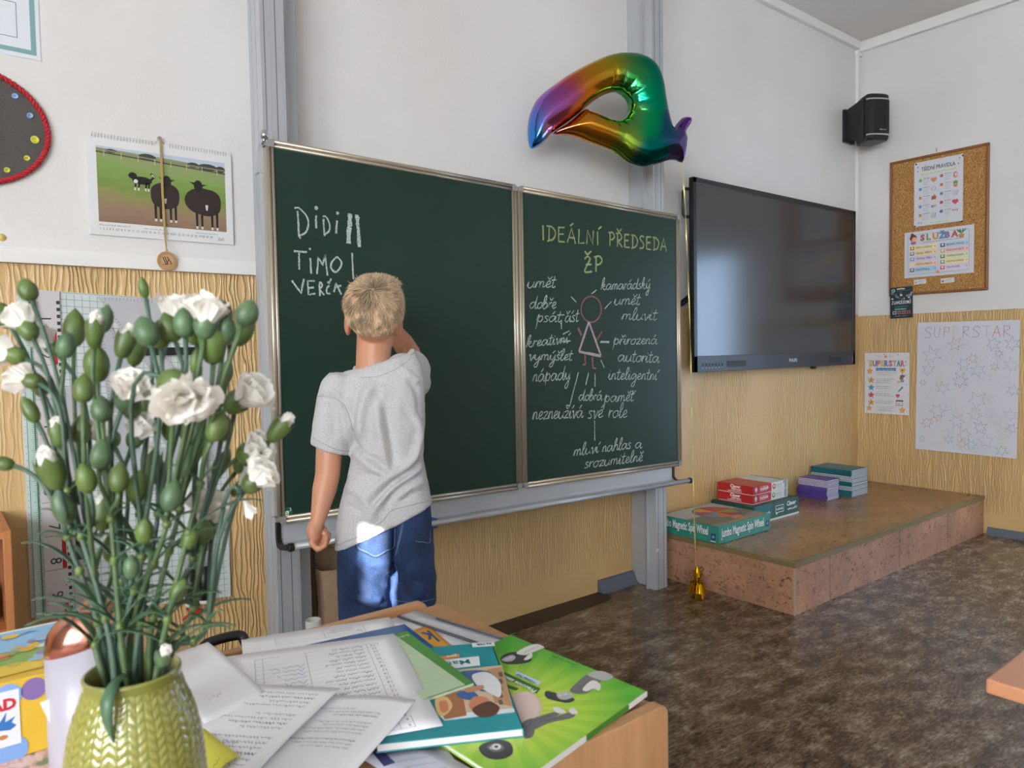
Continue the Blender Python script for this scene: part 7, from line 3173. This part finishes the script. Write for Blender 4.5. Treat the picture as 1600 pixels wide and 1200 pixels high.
# legs
HPL, HPR = Q(571, 850, 2.02), Q(643, 850, 2.03)
for hp, s_ in ((HPL, -1), (HPR, 1)):
    kn = Vector((hp.x, hp.y, .365))+vf*.01+vr*.004*s_
    an_ = Vector((hp.x, hp.y, .075))-vf*.012+vr*.004*s_
    cf_ = kn.lerp(an_, .33)-vf*.012
    capsule(b, [(hp, .054), (hp.lerp(kn, .55), .052), (kn, .045)])
    capsule(b, [(kn, .044), (cf_, .046), (kn.lerp(an_, .7), .034), (an_, .027)])
    capsule(b, [(an_, .028), (an_+vf*.05+Vector((0, 0, -.035)), .026)])
V, Nn, F = fuse(b, .0030, 3)
q = MB()
q.add([tuple(p) for p in V], F, M_SKIN, True)
q.build('body', parent=boy)
# eyes
for s_ in (-1, 1):
    q = MB()
    q.ball(HC+vf*.078+vr*.026*s_+Vector((0, 0, -.016)), .011, nu=16, nv=12, m=mat('eye_white', '#e8e6e2', .2))
    q.ball(HC+vf*.0855+vr*.026*s_+Vector((0, 0, -.016)), .0052, nu=12, nv=8, m=mat('iris', '#4a6a80', .2))
    q.build('eye', parent=boy)

# ---- t-shirt
s = MB()
rings = [((561, 577), (640, 552), .047, 2.02), ((540, 580), (652, 556), .056, 2.02), ((520, 592), (660, 572), .070, 2.02), ((513, 612), (664, 592), .080, 2.02), ((520, 645), (664, 625), .087, 2.02), ((541, 680), (664, 662), .088, 2.02), ((551, 705), (662, 692), .086, 2.02),
         ((546, 735), (661, 716), .088, 2.02), ((535, 775), (667, 748), .096, 2.02), ((528, 815), (671, 768), .102, 2.02), ((525, 840), (673.5, 779), .104, 2.02), ((524.5, 858), (675.5, 787), .104, 2.02)]
s.loft([oval(Q(l[0], l[1], d_), Q(r_[0], r_[1], d_), hd) for l, r_, hd, d_ in rings])
sl_r = [((516, 581), (552, 586), .050), ((502, 596), (556, 602), .058), ((496, 622), (556, 626), .058), ((491, 655), (553, 664), .056), ((487.5, 678), (548, 696), .055), ((486.5, 692), (546, 712), .054)]
s.loft([oval(Q(l[0], l[1], 2.0), Q(r_[0], r_[1], 2.0), hd, ex=2.1) for l, r_, hd in sl_r])
for chain in ([(Q(630, 584, 2.03), .058), (Q(641, 583, 2.09), .055), (Q(645, 578, 2.15), .053), (Q(645, 573, 2.20), .050)], [(Q(650, 596, 2.10), .042), (Q(652, 600, 2.17), .040)]):
    capsule(s, chain, 20)
V, Nn, F = fuse(s, .0046, 5)
UV, dd_ = to_px(V)
facing = np.clip(-(Nn @ np.array(CFW))*1.6, 0, 1)
disp = np.zeros(len(V))
FK = 1.55


def fold(pts, w_, amp, skew=0.0):
    """a crease (negative) or ridge (positive) along a line on the back, width in pixels"""
    global disp
    d_, t_ = poly_dist(UV, pts)
    ends = np.clip(np.minimum(t_, 1-t_)*5, 0, 1)
    disp += facing*ends*FK*amp*np.exp(-(d_/w_)**2)


fold([(582, 592), (566, 640), (560, 690)], 9, .010)
fold([(560, 600), (553, 640), (552, 675)], 6, -.006)
fold([(588, 605), (604, 650), (612, 705), (616, 740)], 8, -.008)
fold([(600, 600), (592, 650), (600, 700), (604, 735)], 9, .009)
fold([(553, 690), (566, 710), (590, 722), (603, 736)], 5, -.010)
fold([(560, 704), (580, 728), (606, 742)], 7, .009)
fold([(655, 640), (654, 690), (640, 725), (600, 752), (568, 785)], 6, .010)
fold([(660, 690), (648, 728), (612, 757), (575, 795)], 4, -.010)
fold([(664, 725), (640, 744), (612, 764), (590, 790), (575, 820)], 6, .010)
fold([(664, 738), (635, 755), (612, 775), (598, 800)], 4, -.008)
fold([(668, 752), (640, 762), (620, 780)], 6, .006)
fold([(672, 768), (645, 772), (618, 790)], 4, -.004)
fold([(545, 745), (570, 742), (600, 748)], 5, -.006)
fold([(540, 762), (560, 770), (580, 800)], 6, .005)
fold([(536, 790), (560, 800), (570, 830)], 5, -.004)
fold([(551, 668), (549, 690), (552, 706)], 4, -.012)
fold([(497, 618), (512, 619), (530, 624)], 2.5, -.004)
fold([(512, 605), (530, 620), (540, 640)], 4, .005)
fold([(505, 628), (520, 650), (522, 690)], 6, -.004)
fold([(540, 620), (547, 650), (546, 690)], 6, .005)
fold([(640, 590), (655, 620), (657, 660)], 6, -.005)
fold([(620, 570), (640, 585), (655, 600)], 5, .005)
for k in range(4):
    fold([(600+14*k, 620+8*k), (630+9*k, 640+14*k), (646, 665+16*k)], 6, .0025*(1 if k % 2 else -1))
lf = np.array([noise.noise(Vector(p)*28)*.0022+noise.noise(Vector(p)*70)*.0009 for p in V])
V2_ = V+Nn*(disp+lf)[:, None]
# even out the displaced cloth a little
nb_s = np.zeros_like(V2_)
nb_n = np.zeros(len(V2_))
Fa = np.array([f for f in F if len(f) == 4])
for it in range(2):
    nb_s[:] = 0
    nb_n[:] = 0
    for a_, c_ in ((0, 1), (1, 2), (2, 3), (3, 0)):
        np.add.at(nb_s, Fa[:, a_], V2_[Fa[:, c_]])
        np.add.at(nb_s, Fa[:, c_], V2_[Fa[:, a_]])
        np.add.at(nb_n, Fa[:, a_], 1)
        np.add.at(nb_n, Fa[:, c_], 1)
    V2_ = V2_*.6+.4*nb_s/np.maximum(nb_n, 1)[:, None]
m, nt, bs, N, L = nodes('heather_jersey')
tc = N('TexCoord')
n1 = N('TexNoise', Scale=230.0, Detail=4.0, Roughness=.7)
mp = N('Mapping')
mp.inputs['Scale'].default_value = (1, 1, 2.2)
L(tc.outputs['Object'], mp.inputs['Vector'])
L(mp.outputs['Vector'], n1.inputs['Vector'])
r = ramp_of(N, [(.32, '#a09ea0'), (.5, '#b5b3b4'), (.68, '#c8c6c7')])
L(n1.outputs['Fac'], r.inputs['Fac'])
L(r.outputs['Color'], bs.inputs['Base Color'])
bs.inputs['Roughness'].default_value = .9
bs.inputs['Sheen Weight'].default_value = .15
bp = N('Bump')
bp.inputs['Strength'].default_value = .35
bp.inputs['Distance'].default_value = .0015
n3 = N('TexNoise', Scale=140.0, Detail=3.0)
L(tc.outputs['Object'], n3.inputs['Vector'])
L(n3.outputs['Fac'], bp.inputs['Height'])
L(bp.outputs['Normal'], bs.inputs['Normal'])
M_TEE = m
q = MB()
q.add([tuple(p) for p in V2_], F, M_TEE, True)
shirt = q.build('t_shirt', parent=boy)
TEE = BVHTree.FromPolygons([Vector(p) for p in V2_], F)


def on_surf(tree, pts, lift, k=8):
    out = []
    for p in smooth_path([(a, b_, 0) for a, b_ in pts], k):
        hit = tree.ray_cast(CO, ray(p.x, p.y))
        if hit[0] is not None:
            out.append(hit[0]+hit[1]*lift)
    return out


def seam(mb, tree, pts, r_, m, lift=.0004):
    P = on_surf(tree, pts, lift)
    P = [p for i, p in enumerate(P) if i == 0 or (p-P[i-1]).length < .05]
    if len(P) > 2:
        mb.tube(P, r_, 6, m)


# collar: ribbed band round the neck
q = MB()
ncen = Q(588, 572, 2.035)
cp = []
for k in range(28):
    t_ = 2*PI*k/28
    l, r_ = Q(557, 575, 2.03), Q(643, 549, 2.03)
    c_ = (l+r_)/2
    p = c_+(r_-l)/2*math.cos(t_)+vf*(.060*math.sin(t_))+Vector((0, 0, -.024*max(0, -math.sin(t_))-.050*max(0, math.sin(t_))))
    p = c_+(p-c_)*1.03
    cp.append(p)
q.tube(cp+[cp[0]], .0078, 8, M_TEE, caps=False)
q.tube([p+Vector((0, 0, -.011))+(p-ncen).normalized()*.006 for p in cp]+[cp[0]+Vector((0, 0, -.011))+(cp[0]-ncen).normalized()*.006], .0045, 8, M_TEE, caps=False)
q.build('collar', parent=shirt)
q = MB()
M_SEAM = mat('jersey_seam', '#9b999b', .9)
seam(q, TEE, [(496, 619), (508, 619.5), (522, 622), (533, 628), (541, 638), (547, 655), (551, 672)], .0011, M_SEAM)
seam(q, TEE, [(489, 684), (505, 693), (525, 702), (545, 706)], .0009, M_SEAM)
seam(q, TEE, [(527, 852), (560, 838), (595, 816), (612, 798), (640, 790), (673, 782)], .0009, M_SEAM)
seam(q, TEE, [(561, 590), (590, 588), (620, 576), (642, 560)], .0009, M_SEAM)
q.build('stitching', parent=shirt)

# ---- denim shorts
s = MB()
s.loft([oval(Q(l[0], l[1], 2.02), Q(r_[0], r_[1], 2.02), hd) for l, r_, hd in (((542, 795), (664, 765), .086), ((535, 820), (671, 790), .094), ((529, 850), (675, 830), .100), ((530, 872), (677, 868), .090), ((560, 886), (655, 884), .066), ((592, 894), (638, 892), .040))])
s.loft([oval(Q(l[0], l[1], 2.02), Q(r_[0], r_[1], 2.02), hd, ex=2.2) for l, r_, hd in (((529, 850), (608, 850), .090), ((528, 885), (613, 885), .088), ((529, 925), (614, 928), .086), ((531, 962), (615, 968), .085), ((533, 985), (616, 990), .085))])
s.loft([oval(Q(l[0], l[1], 2.03), Q(r_[0], r_[1], 2.03), hd, ex=2.2) for l, r_, hd in (((600, 835), (676, 825), .090), ((612, 880), (679, 878), .090), ((615, 915), (681, 912), .088), ((617, 949), (681, 943), .086))])
V, Nn, F = fuse(s, .0046, 4)
UV, dd_ = to_px(V)
facing = np.clip(-(Nn @ np.array(CFW))*1.6, 0, 1)
disp = np.zeros(len(V))
fold([(618, 800), (617, 840), (615, 880), (615, 925)], 4, -.012)
fold([(600, 800), (560, 870), (548, 940)], 10, .004)
fold([(640, 880), (655, 905), (660, 935)], 6, .005)
fold([(628, 890), (630, 915), (640, 940)], 5, -.004)
fold([(545, 880), (575, 905), (605, 915)], 5, -.004)
fold([(640, 905), (665, 912), (680, 908)], 4, -.004)
fold([(545, 930), (575, 940), (600, 936)], 5, .004)
lf = np.array([noise.noise(Vector(p)*24)*.0028+noise.noise(Vector(p)*65)*.0008 for p in V])
V2_ = V+Nn*(disp+lf)[:, None]
m, nt, bs, N, L = nodes('denim')
tc = N('TexCoord')
n1 = N('TexNoise', Scale=320.0, Detail=3.0, Roughness=.8)
n2 = N('TexNoise', Scale=9.0, Detail=3.0)
L(tc.outputs['Object'], n1.inputs['Vector'])
L(tc.outputs['Object'], n2.inputs['Vector'])
ad = N('Math', operation='MULTIPLY_ADD')
ad.inputs[1].default_value = .5
L(n2.outputs['Fac'], ad.inputs[0])
hf = N('Math', operation='MULTIPLY')
hf.inputs[1].default_value = .5
L(n1.outputs['Fac'], hf.inputs[0])
L(hf.outputs[0], ad.inputs[2])
r = ramp_of(N, [(.34, '#101d36'), (.50, '#182d52'), (.64, '#2a4878')])
L(ad.outputs[0], r.inputs['Fac'])
L(r.outputs['Color'], bs.inputs['Base Color'])
bs.inputs['Roughness'].default_value = .85
bp = N('Bump')
bp.inputs['Strength'].default_value = .4
bp.inputs['Distance'].default_value = .0012
L(n1.outputs['Fac'], bp.inputs['Height'])
L(bp.outputs['Normal'], bs.inputs['Normal'])
M_DEN = m
q = MB()
q.add([tuple(p) for p in V2_], F, M_DEN, True)
shorts = q.build('shorts', parent=boy)
JN = BVHTree.FromPolygons([Vector(p) for p in V2_], F)
PK = [[(557, 838), (557, 857), (572, 865), (587, 871), (603, 863), (618, 855), (619, 830), (620, 806)], [(651, 795), (650, 820), (649, 846), (660, 849), (671, 850), (674, 830)]]
q = MB()
M_TH = mat('denim_thread', '#6d86ab', .8)
M_DSH = mat('denim_seam', '#1c2e4a', .9)
for p in PK:
    seam(q, JN, p, .0017, M_DSH, .0006)
    seam(q, JN, [(a+(2 if a < 600 and i_ < 3 else -2.2 if i_ > 4 else 0), b_-2.5) for i_, (a, b_) in enumerate(p)], .0006, M_TH, .0012)
q.build('pocket', parent=shorts)
q = MB()
for off in (0, 3):
    seam(q, JN, [(630+off, 798), (626+off*.6, 830), (618+off*.4, 868)], .0007, M_TH, .0008)
seam(q, JN, [(618, 938), (640, 941), (660, 940), (679, 935)], .0007, M_TH, .0008)
seam(q, JN, [(637, 792), (655, 788), (672, 784)], .0007, M_TH, .0008)
q.build('stitching', parent=shorts)

# ---- shoes
for hp, s_ in ((HPL, -1), (HPR, 1)):
    o_ = Vector((hp.x, hp.y, 0))-vf*.012+vr*.004*s_
    q = MB()
    sec = [(-.075, .020, .030), (-.065, .030, .055), (-.03, .033, .075), (.02, .034, .065), (.07, .040, .048), (.12, .040, .040), (.15, .030, .030), (.160, .012, .018)]
    rings = []
    for d_, w_, h_ in sec:
        rr = []
        for k in range(20):
            t_ = 2*PI*k/20
            z_ = .014+max(0, math.sin(t_))**.8*h_+min(0, math.sin(t_))*.0
            rr.append(o_+vf*d_+vr*(w_*math.cos(t_))+Vector((0, 0, z_)))
        rings.append(rr)
    q.loft(rings, mat('shoe_canvas', '#5a6470', .8))
    o = q.build('shoe', parent=boy)
    q = MB()
    out = []
    for k in range(32):
        t_ = 2*PI*k/32
        out.append(o_+vf*(.042+.122*math.sin(t_))+vr*(.042*math.copysign(abs(math.cos(t_))**.7, math.cos(t_)))+Vector((0, 0, .001)))
    q.prism(out, (0, 0, .016), mat('shoe_sole', '#d0d0cc', .6))
    q.build('sole', parent=o)

# ---- hair
random.seed(77)
M_HAIR = attr_mat('hair_fair', .55, 0, .2)
up = Vector((0, 0, 1))
HR = (.0690, .0870, .0840)


def scalp(d):
    """point and normal of the skull for a unit direction given in (right, forward, up)"""
    e_ = 2.0+.75*max(0, min(1, d.z+.5))
    k_ = (abs(d.x)**e_+abs(d.y)**e_+abs(d.z)**e_)**(-1/e_)
    p = HC+(vr*(d.x*HR[0])+vf*(d.y*HR[1])+up*(d.z*HR[2]))*k_
    n_ = (vr*(math.copysign(abs(d.x)**(e_-1), d.x)/HR[0])+vf*(math.copysign(abs(d.y)**(e_-1), d.y)/HR[1])+up*(math.copysign(abs(d.z)**(e_-1), d.z)/HR[2])).normalized()
    return p, n_


def hairy(d):
    if d.y > .62 and d.z < .55:
        return False
    if d.y > .2 and d.z < .12:
        return False
    if abs(d.x) > .72 and d.z < -.12 and d.y > -.25:
        return False
    return d.z > -.66-.10*(1-abs(d.x))


whorl = Vector((.12, -.80, .60)).normalized()
q = MB()
q.keep = True
q.tint = []
vs, fs = [], []


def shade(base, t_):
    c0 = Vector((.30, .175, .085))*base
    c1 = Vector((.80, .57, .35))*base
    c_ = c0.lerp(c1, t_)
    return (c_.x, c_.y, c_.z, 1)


# close cap beneath the strands
nu_, nv_ = 60, 40
idx = {}
for j in range(nv_+1):
    for i in range(nu_):
        ph, th2 = PI*j/nv_, 2*PI*i/nu_
        d = Vector((math.sin(ph)*math.cos(th2), math.sin(ph)*math.sin(th2), math.cos(ph)))
        p, n_ = scalp(d)
        idx[(j, i)] = (len(vs), hairy(d))
        vs.append(p-n_*.0005)
        q.tint.append(shade(.9, .35))
for j in range(nv_):
    for i in range(nu_):
        c4 = [idx[(j, i)], idx[(j+1, i)], idx[(j+1, (i+1) % nu_)], idx[(j, (i+1) % nu_)]]
        if all(c_[1] for c_ in c4):
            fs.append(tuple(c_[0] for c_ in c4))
cnt = 0
while cnt < 6500:
    d = Vector((random.gauss(0, 1), random.gauss(0, 1), random.gauss(0, 1)))
    if d.length < 1e-3:
        continue
    d.normalize()
    if not hairy(d) or d.y > .8:
        continue
    cnt += 1
    p, n_ = scalp(d)
    wp_, wn = scalp(whorl)
    away = p-wp_
    away = away-n_*away.dot(n_)
    away = away.normalized() if away.length > 1e-4 else n_.orthogonal()
    sp_i = n_.cross(away)
    down = -up-n_*(-up).dot(n_)
    down = down.normalized() if down.length > 1e-4 else away
    low = min(1, max(0, (.35-d.z)/.7))
    tf = min(1, max(0, (d.z-.42)/.30))*min(1, max(0, (d.y+.80)/.25))
    top_ = tf > .5
    cl_n = noise.noise(Vector((p.dot(vr), p.dot(vf), p.z*.55))*85)
    flow = (away*(1-low*.75)+down*(low*1.1)+sp_i*(.35*(1-low)+.8*cl_n)).normalized()
    flow = (flow*(1-tf)+(vf*.8+up*.35+vr*(.2*noise.noise(p*40)))*tf).normalized()
    ln_ = .030*(1-low)+.017*low
    ln_ += .008*tf
    if d.z < -.45:
        ln_ *= .6
    ln_ *= random.uniform(.75, 1.2)
    lift = .50*tf+(1-tf)*(.42*(1-low)+.16)
    curl = random.uniform(-.3, .3)
    s_ = n_.cross(flow).normalized()
    w_ = random.uniform(.0010, .0021)
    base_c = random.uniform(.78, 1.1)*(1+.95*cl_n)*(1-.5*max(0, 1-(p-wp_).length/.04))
    o0 = len(vs)
    for k in range(4):
        t_ = k/3
        c_ = p+flow*(ln_*t_)+n_*(ln_*lift*t_*(1-.45*t_)+.0003)+s_*(curl*ln_*t_*t_)-up*(.12*ln_*t_*t_)
        ww = w_*(1-t_**1.5)+.00008
        vs += [c_-s_*ww, c_+n_*ww*.7, c_+s_*ww]
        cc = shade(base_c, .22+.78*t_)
        q.tint += [cc, cc, cc]
    for k in range(3):
        a = o0+3*k
        fs += [(a, a+1, a+4, a+3), (a+1, a+2, a+5, a+4), (a+2, a, a+3, a+5)]
# a few tufts standing up on top
for k in range(260):
    d = Vector((random.gauss(-.12, .35), random.gauss(.0, .45), 1)).normalized()
    p, n_ = scalp(d)
    dr_ = (n_*1.0+vr*random.gauss(-.1, .3)+vf*random.gauss(.2, .3)).normalized()
    ln_ = random.uniform(.014, .026)
    s_ = dr_.cross(vf).normalized()
    bc_ = random.uniform(.85, 1.2)
    o0 = len(vs)
    for j in range(3):
        t_ = j/2
        ww = .0013*(1-t_)+.00008
        c_ = p+dr_*(ln_*t_)+vf*(.004*t_*t_)
        vs += [c_-s_*ww, c_+vf*ww, c_+s_*ww]
        cc = shade(bc_, .4+.6*t_)
        q.tint += [cc, cc, cc]
    for j in range(2):
        a = o0+3*j
        fs += [(a, a+1, a+4, a+3), (a+1, a+2, a+5, a+4), (a+2, a, a+3, a+5)]
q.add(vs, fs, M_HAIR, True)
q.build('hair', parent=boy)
# chalk between the fingers
q = MB()
ce = Vector((CHK.x, CHK.y, CHK.z-.008))
tip = Q(579, 463, 2.50)
tip = at_y(579, 463, BO.y-.0035)
q.tube([ce+(ce-tip).normalized()*.012, tip], .0048, 12, mat('chalk_stick', '#e4e4de', .9))
tag(q.build('chalk_stick'), 'short piece of white chalk in the raised hand of the boy', 'chalk')
